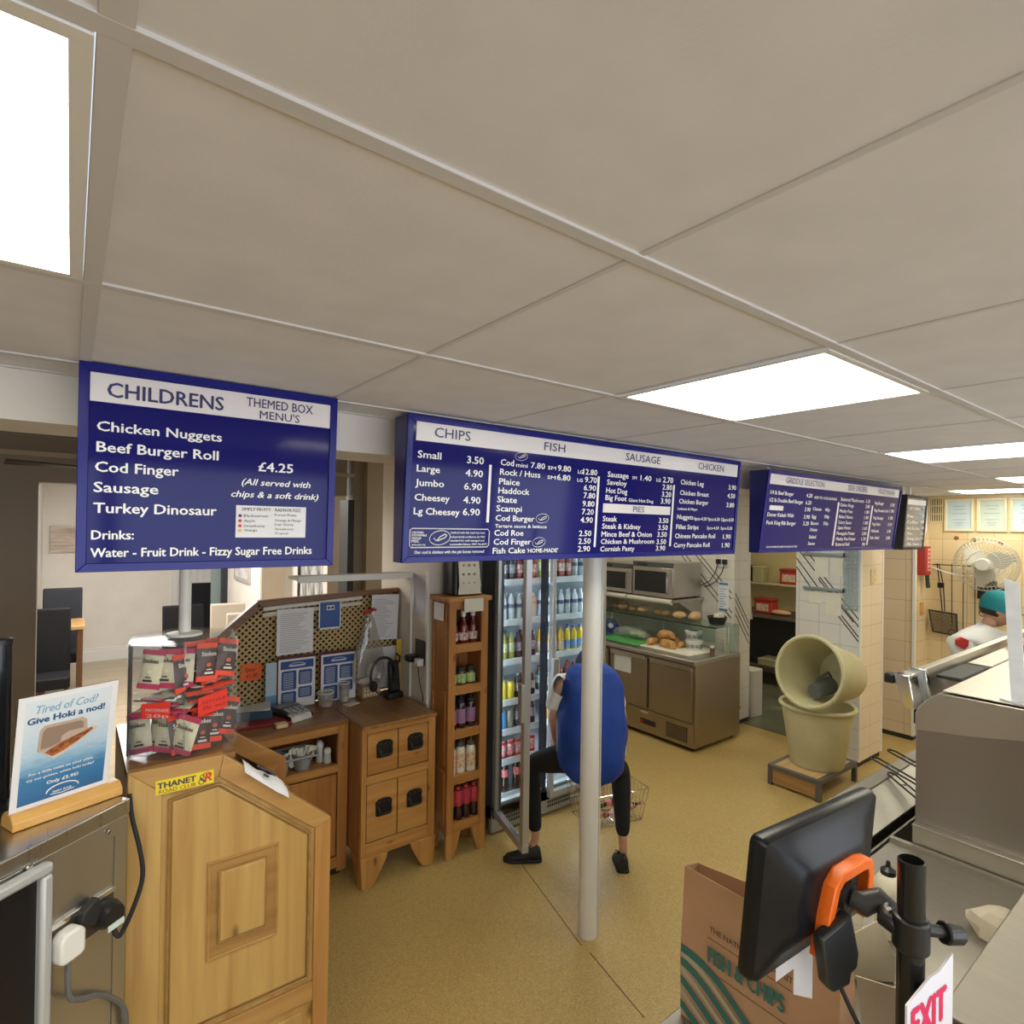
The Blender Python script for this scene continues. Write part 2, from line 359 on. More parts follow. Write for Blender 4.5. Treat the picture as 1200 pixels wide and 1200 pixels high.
S('baseboard_dining', MB().box(-.3, 1.2, 10.17, 10.2, .0, .15).box(-.3, 1.2, 10.18, 10.2, .15, .19), wplas_m)
dr = MB(); dr.box(1.24, 1.32, 10.14, 10.2, 0, 2.1); dr.box(1.32, 1.9, 10.16, 10.2, 0, 2.05)
for z0, z1 in ((.2, .85), (1.0, 1.9)):
    for x0 in (1.38, 1.64): dr.frame(x0, x0+.2, z0, z1, .025, 10.145, 10.165)
S('door_1', dr, M('white_door', (.72, .71, .68), .4), bevel=.004)
S('trim_7', MB().box(1.68, 1.75, 8.8, 8.95, 0, 2.1), M('dark_post', (.02, .022, .03), .4))
S('trim_8', MB().box(1.56, 1.68, 8.9, 8.93, 0, 2.1), M('teal_grey_panel', (.2, .25, .25), .4))
# staff side: pillar next to the shelf, back wall, side wall, wall end
S('wall_pillar', MB().box(1.795, 2.2, 3.21, 3.9, 0, 2.75), cream_m)
S('trim_9', MB().box(1.785, 1.795, 3.2, 3.23, .89, 1.72), wplas_m)
S('wall_back', MB().box(1.79, 5.6, 5.0, 5.1, 0, 2.75), cream_m)
tw_y = tiles('white_wall_tiles', 'Y', (.70, .665, .59), (.72, .685, .61), (.52, .49, .43), .19, .19, (.07, .02))
tw_x = tiles('white_wall_end_tiles', 'X', (.68, .66, .62), (.70, .68, .64), (.53, .51, .47), .19, .19, (.0, .02))
S('wall_prep', MB().box(5.42, 5.72, 3.352, 5.0, .045, 2.75), tw_y)
S('wall_prep_end', MB().box(5.42, 5.72, 3.34, 3.352, .045, 2.75), tw_x)
S('baseboard_prep', MB().box(5.425, 5.715, 3.343, 5.0, 0, .045), M('dark_kick', (.02, .016, .012), .6))
tp_y = tiles('pillar_white_tiles', 'Y', (.72, .70, .67), (.74, .72, .69), (.5, .48, .45), .18, .175, (.05, .03))
tp_x = tiles('pillar_cream_tiles', 'X', (.74, .60, .41), (.77, .64, .45), (.56, .44, .29), .23, .175, (-.065, .03))
S('wall_tiled_pillar', MB().box(5.37, 5.83, 2.135, 2.68, .045, CZ), [tp_y])
S('wall_tiled_pillar_front', MB().box(5.37, 5.83, 2.125, 2.135, .045, CZ), tp_x)
S('trim_10', MB().box(5.815, 5.835, 2.12, 2.135, .045, CZ).box(5.365, 5.378, 2.12, 2.134, .045, CZ), wplas_m)
S('baseboard_pillar', MB().box(5.38, 5.82, 2.135, 2.67, 0, .045), M('dark_kick_2', (.02, .016, .012), .6))
tf_y = tiles('cream_wall_tiles', 'Y', (.75, .58, .33), (.79, .63, .38), (.55, .42, .23), .2, .2, (.03, .05))
tf_x = tiles('cream_wall_tiles_return', 'X', (.75, .58, .33), (.79, .63, .38), (.55, .42, .23), .2, .2, (.03, .05))
tfw_y = tiles('peach_wall_tiles', 'Y', (.66, .52, .35), (.70, .55, .38), (.45, .35, .23), .2, .2, (.03, .05))
S('wall_side', MB().box(6.5, 6.62, 2.10, 2.9, .045, CZ), tfw_y)
S('wall_side_return', MB().box(6.5, 6.86, 2.09, 2.10, .045, CZ), tf_x)
S('trim_11', MB().box(6.49, 6.512, 2.085, 2.11, .045, CZ), wplas_m)
S('baseboard_side', MB().box(6.505, 6.62, 2.102, 2.9, 0, .045), M('dark_kick_3', (.02, .016, .012), .6))
S('wall_right', MB().box(6.84, 6.95, -2.6, 2.09, 0, CZ), tf_y)
S('wall_kitchen', MB().box(7.9, 8.0, 2.5, 5.2, 0, CZ), M('yellow_kitchen_wall', (.66, .56, .30), .4, noise=.05, nscale=3))
S('wall_kitchen_end', MB().box(5.72, 7.9, 5.1, 5.2, 0, CZ), cream_m)
# black stripes of the tile decoration
def stripes(mb, mx, lines):
    old = mb.M; mb.M = mx
    for x0, z0, x1, z1 in lines:
        d = Vector((x1-x0, 0, z1-z0)).normalized(); n = Vector((-d.z, 0, d.x))*.0045
        a, b = Vector((x0, -.002, z0)), Vector((x1, -.002, z1))
        mb.loft([[a-n, a+n, a+n+Vector((0, .002, 0)), a-n+Vector((0, .002, 0))], [b-n, b+n, b+n+Vector((0, .002, 0)), b-n+Vector((0, .002, 0))]])
    mb.M = old
st = MB()
stripes(st, frm((5.42, 3.34, 0), (1, 0, 0)), [(.02, 1.36, .28, 1.03), (.02, 1.30, .28, .97), (.02, 1.22, .28, .89), (.02, 1.15, .28, .82), (.02, .31, .14, .16), (.02, .25, .09, .16)])
stripes(st, frm((5.37, 2.68, 0), (0, -1, 0)), [(.0, 1.86, .33, 1.45), (.03, 1.90, .18, 1.72), (0, 1.76, .2, 1.5), (0, 1.68, .17, 1.45), (.2, 1.66, .54, 1.26), (.2, 1.58, .5, 1.23), (.33, 1.45, .54, 1.2), (.33, 1.36, .54, 1.11), (.35, 1.3, .54, 1.07)])
stripes(st, frm((5.42, 5.0, 0), (0, -1, 0)), [(.75, 1.98, 1.63, 1.1), (.8, 1.99, 1.64, 1.16), (.95, 1.98, 1.63, 1.3), (1.0, 1.99, 1.63, 1.36)])
S('trim_12', st, blackm_m, smooth=False)
S('trim_13', MB().tube([(2.165, 2.70, .001), (1.98, 2.0, .001)], .0025, 6).tube([(1.98, 1.94, .001), (1.9, 1.55, .001)], .0025, 6), M('floor_seam', (.22, .15, .06), .6))
T_CHILD = [('CHILDRENS',0.066,2.301,0.254,0.0353), ('THEMED BOX',0.377,2.321,0.180,0.0247), ("MENU'S",0.412,2.289,0.108,0.0219), ('Chicken Nuggets',0.047,2.218,0.271,0.0230), ('Beef Burger Roll',0.047,2.168,0.264,0.0244), ('Cod Finger',0.045,2.120,0.174,0.0244), ('Sausage',0.043,2.071,0.132,0.0245), ('Turkey Dinosaur',0.043,2.021,0.267,0.0245), ('Drinks:',0.040,1.957,0.085,0.0218), ('Water - Fruit Drink - Fizzy Sugar Free Drinks',0.039,1.914,0.527,0.0219), ('£4.25',0.413,2.147,0.093,0.0252), ('(All served with',0.371,2.107,0.186,0.0171), ('chips & a soft drink)',0.345,2.073,0.236,0.0169), ('SIMPLY FRUITY',0.372,2.036,0.076,0.0086), ('RADNOR FIZZ',0.460,2.036,0.070,0.0089), ('Blackcurrant',0.378,2.019,0.063,0.0070), ('Apple',0.378,2.005,0.029,0.0070), ('Strawberry',0.378,1.991,0.055,0.0070), ('Orange',0.379,1.979,0.034,0.0070), ('Forest Fruits',0.459,2.023,0.060,0.0064), ('Orange & Mango',0.459,2.008,0.075,0.0064), ('Sour Cherry',0.459,1.996,0.052,0.0064), ('Strawberry',0.460,1.983,0.052,0.0065), ('Tropical',0.460,1.971,0.036,0.0065)]
T_MAIN = [('CHIPS',0.968,2.293,0.143,0.0328), ('FISH',1.451,2.295,0.109,0.0313), ('Small',0.909,2.228,0.089,0.0235), ('3.50',1.103,2.225,0.070,0.0249), ('Large',0.908,2.182,0.087,0.0224), ('4.90',1.099,2.179,0.073,0.0238), ('Jumbo',0.905,2.135,0.109,0.0225), ('6.90',1.096,2.132,0.074,0.0238), ('Cheesey',0.905,2.086,0.134,0.0225), ('4.90',1.096,2.084,0.071,0.0239), ('Lg Cheesey',0.904,2.040,0.178,0.0226), ('6.90',1.096,2.042,0.071,0.0239), ('Cod',1.249,2.229,0.060,0.0223), ('mini',1.320,2.228,0.055,0.0152), ('7.80',1.391,2.229,0.070,0.0219), ('SM',1.476,2.230,0.042,0.0132), ('9.80',1.528,2.228,0.070,0.0227), ('Rock / Huss',1.248,2.194,0.191,0.0223), ('SM',1.476,2.193,0.043,0.0132), ('6.80',1.527,2.192,0.071,0.0228), ('Plaice',1.246,2.159,0.095,0.0223), ('Haddock',1.245,2.126,0.145,0.0224), ('Skate',1.242,2.093,0.090,0.0224), ('Scampi',1.240,2.060,0.118,0.0224), ('Cod Burger',1.239,2.025,0.183,0.0212), ('Tartare sauce & lettuce',1.238,2.000,0.249,0.0125), ('Cod Roe',1.237,1.970,0.135,0.0213), ('Cod Finger',1.236,1.937,0.176,0.0213), ('Fish Cake',1.234,1.904,0.151,0.0214), ("'HOME-MADE'",1.395,1.905,0.158,0.0158), ('CERTIFIED',0.900,1.976,0.044,0.0068), ('SUSTAINABLE',0.900,1.967,0.057,0.0068), ('SEAFOOD',0.901,1.957,0.035,0.0068), ('MSC',0.901,1.946,0.028,0.0091), ('www.msc.org',0.902,1.936,0.051,0.0057), ('Seafood with this mark has been',1.051,1.977,0.144,0.0065), ('independently certified to the MSC',1.051,1.962,0.145,0.0065), ('standard for well managed and',1.050,1.949,0.143,0.0065), ('sustainable fishery. MSC No.8371',1.049,1.936,0.156,0.0065), ('Our cod is skinless with the pin bones removed',0.913,1.908,0.281,0.0103), ('SAUSAGE',1.917,2.290,0.234,0.0323), ('CHICKEN',2.442,2.280,0.216,0.0317), ('LG',1.638,2.225,0.030,0.0145), ('12.80',1.668,2.224,0.080,0.0226), ('LG',1.637,2.192,0.030,0.0132), ('9.70',1.680,2.192,0.069,0.0227), ('6.90',1.677,2.159,0.069,0.0227), ('7.80',1.678,2.127,0.067,0.0228), ('9.80',1.675,2.093,0.068,0.0228), ('7.20',1.674,2.060,0.068,0.0228), ('4.90',1.669,2.026,0.070,0.0229), ('2.50',1.665,1.970,0.070,0.0229), ('2.50',1.664,1.938,0.070,0.0229), ('2.90',1.663,1.906,0.070,0.0230), ('Sausage',1.812,2.223,0.131,0.0234), ('SM',1.968,2.223,0.030,0.0129), ('1.40',2.023,2.221,0.074,0.0232), ('LG',2.134,2.222,0.030,0.0149), ('2.70',2.181,2.221,0.073,0.0255), ('Saveloy',1.811,2.190,0.123,0.0221), ('2.80',2.180,2.188,0.070,0.0241), ('Hot Dog',1.809,2.155,0.132,0.0221), ('3.20',2.179,2.155,0.068,0.0241), ('Big Foot',1.807,2.124,0.132,0.0221), ('Giant Hot Dog',1.954,2.123,0.167,0.0143), ('3.90',2.176,2.123,0.068,0.0241), ('PIES',1.980,2.073,0.080,0.0260), ('Steak',1.799,2.034,0.087,0.0222), ('3.50',2.171,2.033,0.068,0.0227), ('Steak & Kidney',1.798,2.002,0.246,0.0222), ('3.50',2.169,2.000,0.069,0.0228), ('Mince Beef & Onion',1.797,1.968,0.328,0.0223), ('3.50',2.166,1.968,0.068,0.0228), ('Chicken & Mushroom',1.796,1.937,0.349,0.0209), ('3.50',2.164,1.934,0.068,0.0228), ('Cornish Pasty',1.795,1.905,0.217,0.0210), ('3.90',2.162,1.904,0.067,0.0229), ('Chicken Leg',2.314,2.220,0.183,0.0232), ('3.90',2.715,2.216,0.070,0.0236), ('Chicken Breast',2.314,2.170,0.231,0.0217), ('4.50',2.711,2.172,0.069,0.0236), ('Chicken Burger',2.311,2.129,0.236,0.0218), ('3.80',2.708,2.124,0.070,0.0237), ('Lettuce & Mayo',2.304,2.098,0.155,0.0124), ('Nuggets',2.304,2.054,0.127,0.0218), ('6pcs-4.50 9pcs-6.50 12pcs-8.50',2.439,2.051,0.345,0.0161), ('Fillet Strips',2.302,2.006,0.177,0.0219), ('3pcs-4.50  5pcs-5.50',2.550,2.007,0.225,0.0148), ('Chinese Pancake Roll',2.297,1.962,0.329,0.0219), ('1.90',2.697,1.959,0.069,0.0238), ('Curry Pancake Roll',2.294,1.918,0.289,0.0219), ('1.90',2.693,1.914,0.069,0.0239)]
T_GRID = [('GRIDDLE SELECTION',3.275,2.274,0.468,0.0350), ('SIDE ORDERS',4.079,2.266,0.298,0.0359), ('VEGETARIAN',4.557,2.259,0.293,0.0341), ('1/4 lb Beef Burger',3.122,2.212,0.261,0.0217), ('4.20',3.537,2.212,0.074,0.0233), ('1/2 lb Double Beef Burger',3.126,2.170,0.382,0.0218), ('6.20',3.541,2.169,0.070,0.0235), ('3.90',3.541,2.127,0.070,0.0236), ('Doner Kebab With',3.123,2.087,0.295,0.0220), ('3.90',3.542,2.082,0.074,0.0237), ('Pork King Rib Burger',3.124,2.041,0.330,0.0221), ('3.20',3.545,2.042,0.070,0.0238), ('ADD TO YOUR BURGER',3.637,2.208,0.307,0.0158), ('Cheese',3.641,2.136,0.112,0.0200), ('40p',3.801,2.135,0.067,0.0205), ('Egg',3.643,2.088,0.055,0.0201), ('50p',3.806,2.091,0.068,0.0206), ('Bacon',3.642,2.047,0.098,0.0201), ('50p',3.806,2.048,0.067,0.0207), ('Onion',3.641,2.007,0.094,0.0202), ('Salad',3.642,1.962,0.089,0.0203), ('Sauce',3.641,1.921,0.089,0.0204), ('100% HOMEMADE BEEF BURGER PATTIES',3.154,1.907,0.356,0.0103), ('Battered Mushrooms',4.002,2.209,0.350,0.0231), ('3.20',4.383,2.211,0.070,0.0223), ('Onion Rings',4.004,2.173,0.200,0.0211), ('2.80',4.391,2.175,0.070,0.0224), ('Mushy Peas',4.007,2.134,0.190,0.0212), ('1.80',4.394,2.136,0.070,0.0225), ('Baked Beans',4.010,2.096,0.206,0.0213), ('1.80',4.396,2.098,0.071,0.0226), ('Curry Sauce',4.012,2.059,0.195,0.0214), ('1.80',4.399,2.061,0.070,0.0227), ('Spam Fritter',4.015,2.023,0.196,0.0215), ('1.60',4.396,2.022,0.069,0.0228), ('Pineapple Fritter',4.012,1.986,0.271,0.0215), ('2.00',4.398,1.986,0.070,0.0228), ('Mushy Pea Fritter',4.015,1.949,0.291,0.0216), ('1.70',4.401,1.947,0.070,0.0229), ('Buttered Roll',4.017,1.913,0.204,0.0217), ('90',4.425,1.910,0.048,0.0231), ('Veg Burger',4.532,2.205,0.160,0.0205), ('3.50',4.812,2.201,0.079,0.0214), ('Veg Pancake Roll',4.540,2.154,0.249,0.0207), ('1.90',4.812,2.155,0.080,0.0215), ('Veg Sausage',4.542,2.101,0.177,0.0208), ('1.90',4.813,2.104,0.079,0.0216), ('Veg Strips',4.542,2.056,0.142,0.0209), ('3.50',4.820,2.056,0.073,0.0217), ('Halloumi',4.543,2.007,0.130,0.0210), ('2.90',4.821,2.005,0.072,0.0218), ('Side Salad',4.538,1.958,0.158,0.0211), ('2.50',4.822,1.956,0.073,0.0219)]
T_HOT = [('HOT DRINKS',5.139,2.186,0.240,0.0200), ('Tea',5.101,2.125,0.120,0.0224), ('1.20',5.385,2.134,0.071,0.0207), ('Coffee',5.112,2.080,0.223,0.0225), ('1.60',5.397,2.087,0.071,0.0208), ('Hot Chocolate',5.121,2.032,0.263,0.0226), ('1.80',5.410,2.038,0.071,0.0209), ('Water',5.127,1.992,0.127,0.0227), ('1.20',5.421,1.993,0.071,0.0210), ('Orange Juice',5.137,1.952,0.267,0.0228), ('1.40',5.431,1.954,0.071,0.0210), ('Milk Shake',5.148,1.908,0.253,0.0229), ('2.50',5.443,1.909,0.072,0.0211)]
# ---------------------------------------------------------------- menu boards
def menu_board(label, x0, x1, y1, z1, y0, z0, back, rows, hdr, faces, bars=(), navy_rows=(), top_y=None):
    t = thing('menu_board', label, 'menu board', ((x0+x1)/2, back, z0))
    up = (0, y1-y0, z1-z0); L = math.hypot(up[1], up[2]); mx = frm((0, y0, z0), (1, 0, 0), up)
    k = L/(z1-z0)
    MB().prism([(y0+.004, z0), (y1+.004, z1), (back, z1), (back, z0)], 'x', x0, x1).build('case', faces[2], t, bevel=.002)
    w = .021
    fr = MB(mx); y = -.006
    for poly in ([(x0, 0), (x1, 0), (x1-w, w), (x0+w, w)], [(x0, L), (x0+w, L-w), (x1-w, L-w), (x1, L)],
                 [(x0, 0), (x0+w, w), (x0+w, L-w), (x0, L)], [(x1, 0), (x1, L), (x1-w, L-w), (x1-w, w)]):
        fr.prism(poly, 'y', y, .006)
    fr.build('frame', faces[1], t, bevel=.0015)
    MB(mx).box(x0+w-.002, x1-w+.002, -.001, .004, w-.002, L-w+.002).build('face', faces[0], t)
    h = MB(mx); h.box(hdr[0], hdr[0]+hdr[2], -.0025, -.001, (hdr[1]-z0)*k, (hdr[1]-z0)*k+hdr[3]); hd = h.build('header', faces[3] if len(faces) > 3 else hdr_m, t)
    tx = MB(mx); nv = MB(mx)
    for s, x, z, ww, hh in rows:
        dark = s in navy_rows
        if dark and 'CHILDRENS' not in navy_rows: z = hdr[1]+(hdr[3]-hh)/2
        if s == 'THEMED BOX': z = 2.3215
        if s == "MENU'S": z = 2.292
        q = MB(mx)
        q.text(s, x, (z-z0)*k, hh, ww, -.0035 if dark else -.002, bold=(.013 if s == 'CHILDRENS' else .005) if dark else .014, shear=.25 if s.startswith(('(All', 'chips')) else 0, res=2)
        q.build('header_lettering' if dark else 'lettering', btext_m if dark else wtext_m, t, smooth=False)
    if z1 < 2.36:
        for x in (x0+.15, x1-.15): MB().box(x-.015, x+.015, back-.03, back-.02, z1-.02, CZ-.007).build('hanger', lgrey_m, t)
    for x, z, bw, bh in bars: MB(mx).box(x, x+bw, -.0022, -.001, (z-z0)*k, (z-z0)*k+bh).build('divider_line', wtext_m, t)
    return t, mx, k
def fish_logo(mb, cx, cz, w, h, y=-.003):                            # oval outline around a tick shaped fish
    n = 28; ring = []
    for kx in range(n):
        a = 2*pi*kx/n; ring.append((cx+w/2*cos(a)+.12*h*sin(a), y, cz+h/2*sin(a)))
    mb.tube(ring, h*.028, 4, closed=True)
    P = [(-.36, -.02), (-.2, -.26), (.02, .1), (.3, .3), (.4, .2), (.3, .02), (.05, -.14), (-.12, -.26)]
    mb.tube([(cx+p[0]*w*.85, y, cz+p[1]*h*.85) for p in P], h*.045, 4)
navy = ('CHILDRENS', 'THEMED BOX', "MENU'S")
faces = (navy_m, navyf_m, navys_m)
cards = [r for r in T_CHILD if r[4] < .0095]
t, mx, k = menu_board('small blue childrens menu board with themed box menus, leftmost of the hanging boards', .010, .630, 1.70, 2.378, 1.72, 1.878, 1.80,
    [r for r in T_CHILD if r[4] >= .0095], (.032, 2.287, .578, .068), (navy_m, navyf_m, navyf_m), navy_rows=navy)
c = MB(mx); c.box(.358, .546, -.0035, -.001, (1.962-1.878)*k, (2.05-1.878)*k); c.build('drinks_card', paper_m, t)
tx = MB(mx); 
for s, x, z, ww, hh in cards: tx.text(s, x, (z-1.878)*k, hh, ww, -.0042, bold=.01, res=1)
tx.build('drinks_lettering', ink_m, t, smooth=False)
for x, z, cc in ((.368, 2.022, (.1, .02, .12)), (.368, 2.008, (.6, .03, .03)), (.368, 1.994, (.6, .03, .03)), (.368, 1.981, (.8, .45, .04))):
    MB(mx).lathe([(.0045, 0), (.0045, .001)], (x, -.0045, (z-1.878)*k), 10, axis=Matrix.Rotation(radians(90), 4, 'X')).build('fruit_dot', M('fruit_dot', cc, .5), t)
t, mx, k = menu_board('long blue main menu board headed chips, fish, sausage and chicken', .867, 2.81, 1.706, 2.367, 1.738, 1.878, 1.80, T_MAIN,
    (.90, 2.284, 1.885, .068), faces, [(1.198, 2.018, .011, .2085), (1.754, 1.924, .011, .297), (2.259, 1.924, .011, .29)], ('CHIPS', 'FISH', 'SAUSAGE', 'CHICKEN'))
z0 = 1.878
lg = MB(mx)
for cx, cz, w, h in ((1.008, 1.962, .08, .049), (1.342, 2.268, .057, .031), (1.462, 2.038, .064, .036), (1.451, 1.945, .064, .037)):
    lg = MB(mx); fish_logo(lg, cx, (cz-z0)*k, w, h); lg.build('fish_emblem', wtext_m, t)
lg = MB(mx)
ring = [(x, -.003, (z-z0)*k) for x, z in ((.90, 1.929), (1.206, 1.929), (1.213, 1.936), (1.213, 1.986), (1.206, 1.993), (.90, 1.993), (.893, 1.986), (.893, 1.936))]
lg.tube(ring, .0018, 4, closed=True); lg.build('emblem_box', wtext_m, t)
pb = MB(mx); pb.box(1.796, 2.247, -.0025, -.001, (2.071-z0)*k, (2.1095-z0)*k); pb.build('pies_strip', hdr_m, t)
pl = MB(mx); pl.text('PIES', 1.985, (2.078-z0)*k, .026, .075, -.004, bold=.004); pl.build('pies_lettering', btext_m, t, smooth=False)
lb = [r for r in T_GRID]
t, mx, k = menu_board('blue griddle selection and side orders menu board, hanging right of the main board', 3.077, 4.985, 1.696, 2.346, 1.755, 1.88, 1.81, lb,
    (3.092, 2.268, 1.845, .062), faces, [(3.967, 1.915, .02, .2849), (4.495, 1.916, .02, .2804)], ('GRIDDLE SELECTION', 'SIDE ORDERS', 'VEGETARIAN'))
s = MB(mx); s.rbox(3.135, 3.285, -.003, -.001, .245, .272, .0009); s.build('white_sticker', hdr_m, t)
gb = M('grey_blue_board_face', (.12, .125, .17), .15, coat=.5)
t, mx, k = menu_board('narrow grey drinks menu board, furthest right of the hanging boards', 5.06, 5.50, 1.69, 2.30, 1.72, 1.876, 1.79, T_HOT,
    (5.085, 2.225, .39, .04), (gb, blackm_m, blackm_m), (), ())
# hanging hooks above the first board are flush with the ceiling
# ---------------------------------------------------------------- white support pole
t = thing('support_pole', 'white painted round support pole standing on the floor under the beam', 'pole', (2.057, 2.038, 0))
pm = M('pole_white', (.74, .73, .71), .35, noise=.03, nscale=3)
MB().cyl((2.057, 2.038, 0), (2.057, 2.038, 2.25), .0465, None, 28).build('shaft', pm, t)
MB().tube([(2.092, 2.0, .0), (2.092, 2.0, 2.2)], .004, 6).build('conduit', lgrey_m, t)
# ---------------------------------------------------------------- bottles
def add_parts(t, body, bm, cap=None, cm=None, lab=None, lm=None, seg=14):
    MB().lathe(body, seg=seg).build('body', bm, t)
    if cap: MB().lathe(cap, seg=seg).build('cap', cm, t)
    if lab: MB().lathe(lab, seg=seg).build('label_band', lm, t)
_bm = {}
def bmat(kind, col, **k):
    key = (kind, col)
    if key not in _bm: _bm[key] = M('%s_%02d' % (kind, len(_bm)), col, **k)
    return _bm[key]
def liquid(col): return bmat('bottle_liquid', col, rough=.12, coat=.5)
def capm(col): return bmat('bottle_cap', col, rough=.35)
def labm(col, col2=None): return M('printed_label', col, .5, col2=col2, nscale=70, stretch=(1, 1, .7)) if col2 else bmat('printed_label', col, rough=.5)
def mk_bottle(name, cat, h, r, liq, cap, lab=None, neck=.36, lab_z=(.28, .62), lab2=None, shape='soda'):
    def f():
        t = thing(name, '', cat)
        if shape == 'soda': P = [(r*.9, 0), (r, .012), (r, h*.2), (r*.93, h*.3), (r, h*.62), (r*.8, h*.74), (r*.42, h*.87), (r*.38, h*.93)]; C = [(r*.44, h*.925), (r*.44, h), (r*.36, h*1.002)]
        elif shape == 'water': P = [(r*.9, 0), (r, .01), (r, h*.68), (r*.8, h*.8), (r*.42, h*.9), (r*.4, h*.93)]; C = [(r*.45, h*.925), (r*.45, h), (r*.38, h*1.002)]
        elif shape == 'can': P = [(r*.86, 0), (r, h*.06), (r, h*.9), (r*.86, h*.985)]; C = [(r*.88, h*.98), (r*.88, h), (r*.8, h*.995)]
        elif shape == 'jar': P = [(r*.95, 0), (r, .006), (r, h*.68), (r*.85, h*.78)]; C = [(r*.9, h*.76), (r*.9, h), (r*.85, h*1.002)]
        elif shape == 'ketchup': P = [(r*.95, 0), (r, .01), (r, h*.45), (r*.75, h*.6), (r*.42, h*.74), (r*.4, h*.84)]; C = [(r*.5, h*.83), (r*.5, h*.985), (r*.44, h)]
        elif shape == 'squeezy': P = [(r*.95, 0), (r, .008), (r*.97, h*.66), (r*.8, h*.74), (r*.7, h*.76)]; C = [(r*.72, h*.75), (r*.72, h*.84), (r*.25, h*.88), (r*.16, h)]
        elif shape == 'glassvin': P = [(r*.95, 0), (r, .01), (r, h*.42), (r*.7, h*.6), (r*.45, h*.8), (r*.42, h*.9)]; C = [(r*.48, h*.89), (r*.48, h*.99), (r*.4, h)]
        L = None
        if lab:
            a, b = lab_z
            rr = 1.012 if shape != 'soda' else 1.02
            L = [(r*rr*.99, h*a), (r*rr, h*a+.002), (r*rr, h*b-.002), (r*rr*.99, h*b)]
        add_parts(t, P, liquid(liq), C, capm(cap), L, labm(lab, lab2) if lab else None)
        return t
    return f
# ---------------------------------------------------------------- tall shelf of sauces
TS = (1.815, 2.09, 2.98, 3.19)
t = thing('sauce_shelf', 'narrow tall pine shelf unit holding rows of sauce bottles', 'shelf', (1.95, 3.08, 0))
x0, x1, y0, y1 = TS
MB().box(x0-.018, x1+.018, y0-.02, y1+.005, 1.545, 1.575).build('top_board', pinem_h, t, bevel=.005)
sd = MB(); sd.box(x0, x0+.018, y0+.012, y1, .15, 1.545)
for z0, z1 in ((.2, .5), (.56, .98), (1.04, 1.5)):
    sd.box(x0-.008, x0, y0+.03, y0+.052, z0, z1); sd.box(x0-.008, x0, y1-.035, y1-.012, z0, z1); sd.box(x0-.008, x0, y0+.03, y1-.012, z1, z1+.025)
sd.build('side_panel', pinem_v, t, bevel=.003)
MB().box(x1-.018, x1, y0+.012, y1, .15, 1.545).build('side_panel', pinem_v, t, bevel=.003)
MB().box(x0+.018, x1-.018, y1-.012, y1, .15, 1.545).build('back_panel', pinem_v, t)
for xa, xb in ((x0-.004, x0+.045), (x1-.045, x1+.004)): MB().box(xa, xb, y0, y0+.02, .15, 1.545).build('upright', pinem_v, t, bevel=.003)
SHZ = [1.285, 1.032, .765, .49, .205]
for z in SHZ: MB().box(x0+.018, x1-.018, y0+.018, y1-.012, z-.018, z).build('shelf_board', pinem_h, t)
for z in SHZ: MB().box(x0+.045, x1-.045, y0+.001, y0+.018, z-.05, z+.003).build('shelf_rail', pinem_h, t, bevel=.002)
MB().box(x0+.045, x1-.045, y0+.001, y0+.018, 1.50, 1.545).build('shelf_rail', pinem_h, t, bevel=.002)
for sx in (0, 1):
    xa = x0 if sx == 0 else x1
    d = 1 if sx == 0 else -1
    MB().prism([(xa-.004*d, .155), (xa+.1*d, .155), (xa+.055*d, 0), (xa-.004*d, 0)], 'y', y0, y0+.03).build('foot', pine_v, t, bevel=.003)
    MB().prism([(xa, .155), (xa+.07*d, .155), (xa+.05*d, 0), (xa, 0)], 'y', y1-.03, y1).build('foot', pine_v, t, bevel=.003)
rnd = random.Random(3)
def row(key, mk, z, n_front, n_back, lab_f, lab_b, group, pitch, x_from=1.868, yf=3.035, yb=3.105):
    for k in range(n_back): inst(key, mk, (x_from+pitch*.55+pitch*k, yb+rnd.uniform(-.004, .004), z), rnd.uniform(-1, 1), lab_b % ORD[k], group)
    for k in range(n_front): inst(key, mk, (x_from+pitch*k, yf+rnd.uniform(-.006, .006), z), rnd.uniform(-.4, .4), lab_f % ORD[k], group)
row('ketchup', mk_bottle('ketchup_bottle', 'sauce bottle', .195, .031, (.16, .012, .01), (.8, .8, .78), (.78, .77, .72), lab_z=(.1, .34), lab2=(.45, .1, .08), shape='ketchup'), SHZ[0], 3, 3,
    'red sauce bottle, %s of the front row on the top shelf', 'red sauce bottle, %s of the back row on the top shelf', 'red sauce bottles on the top shelf', .075)
row('mustard', mk_bottle('sauce_jar', 'jar', .105, .031, (.05, .03, .01), (.02, .02, .02), (.62, .66, .1), lab_z=(.08, .62), lab2=(.1, .3, .35), shape='jar'), SHZ[1], 3, 0,
    'small black lidded jar with yellow label, %s on the second shelf', '', 'small jars on the second shelf', .067)
row('mint', mk_bottle('squeezy_sauce_bottle', 'sauce bottle', .20, .032, (.025, .012, .015), (.03, .03, .035), (.45, .12, .2), lab_z=(.14, .58), lab2=(.15, .2, .4), shape='squeezy'), SHZ[2], 3, 3,
    'dark squeezy bottle with pinkish label, %s in front on the middle shelf', 'dark squeezy sauce bottle, %s at the back of the middle shelf', 'dark squeezy bottles on the middle shelf', .07)
row('mayo', mk_bottle('squeezy_sauce_bottle', 'sauce bottle', .205, .032, (.74, .70, .6), (.1, .09, .08), (.7, .62, .5), lab_z=(.14, .58), lab2=(.55, .3, .12), shape='squeezy'), SHZ[3], 3, 2,
    'white squeezy sauce bottle with dark cap, %s in front on the fourth shelf', 'white squeezy sauce bottle, %s at the back of the fourth shelf', 'white squeezy bottles on the fourth shelf', .071)
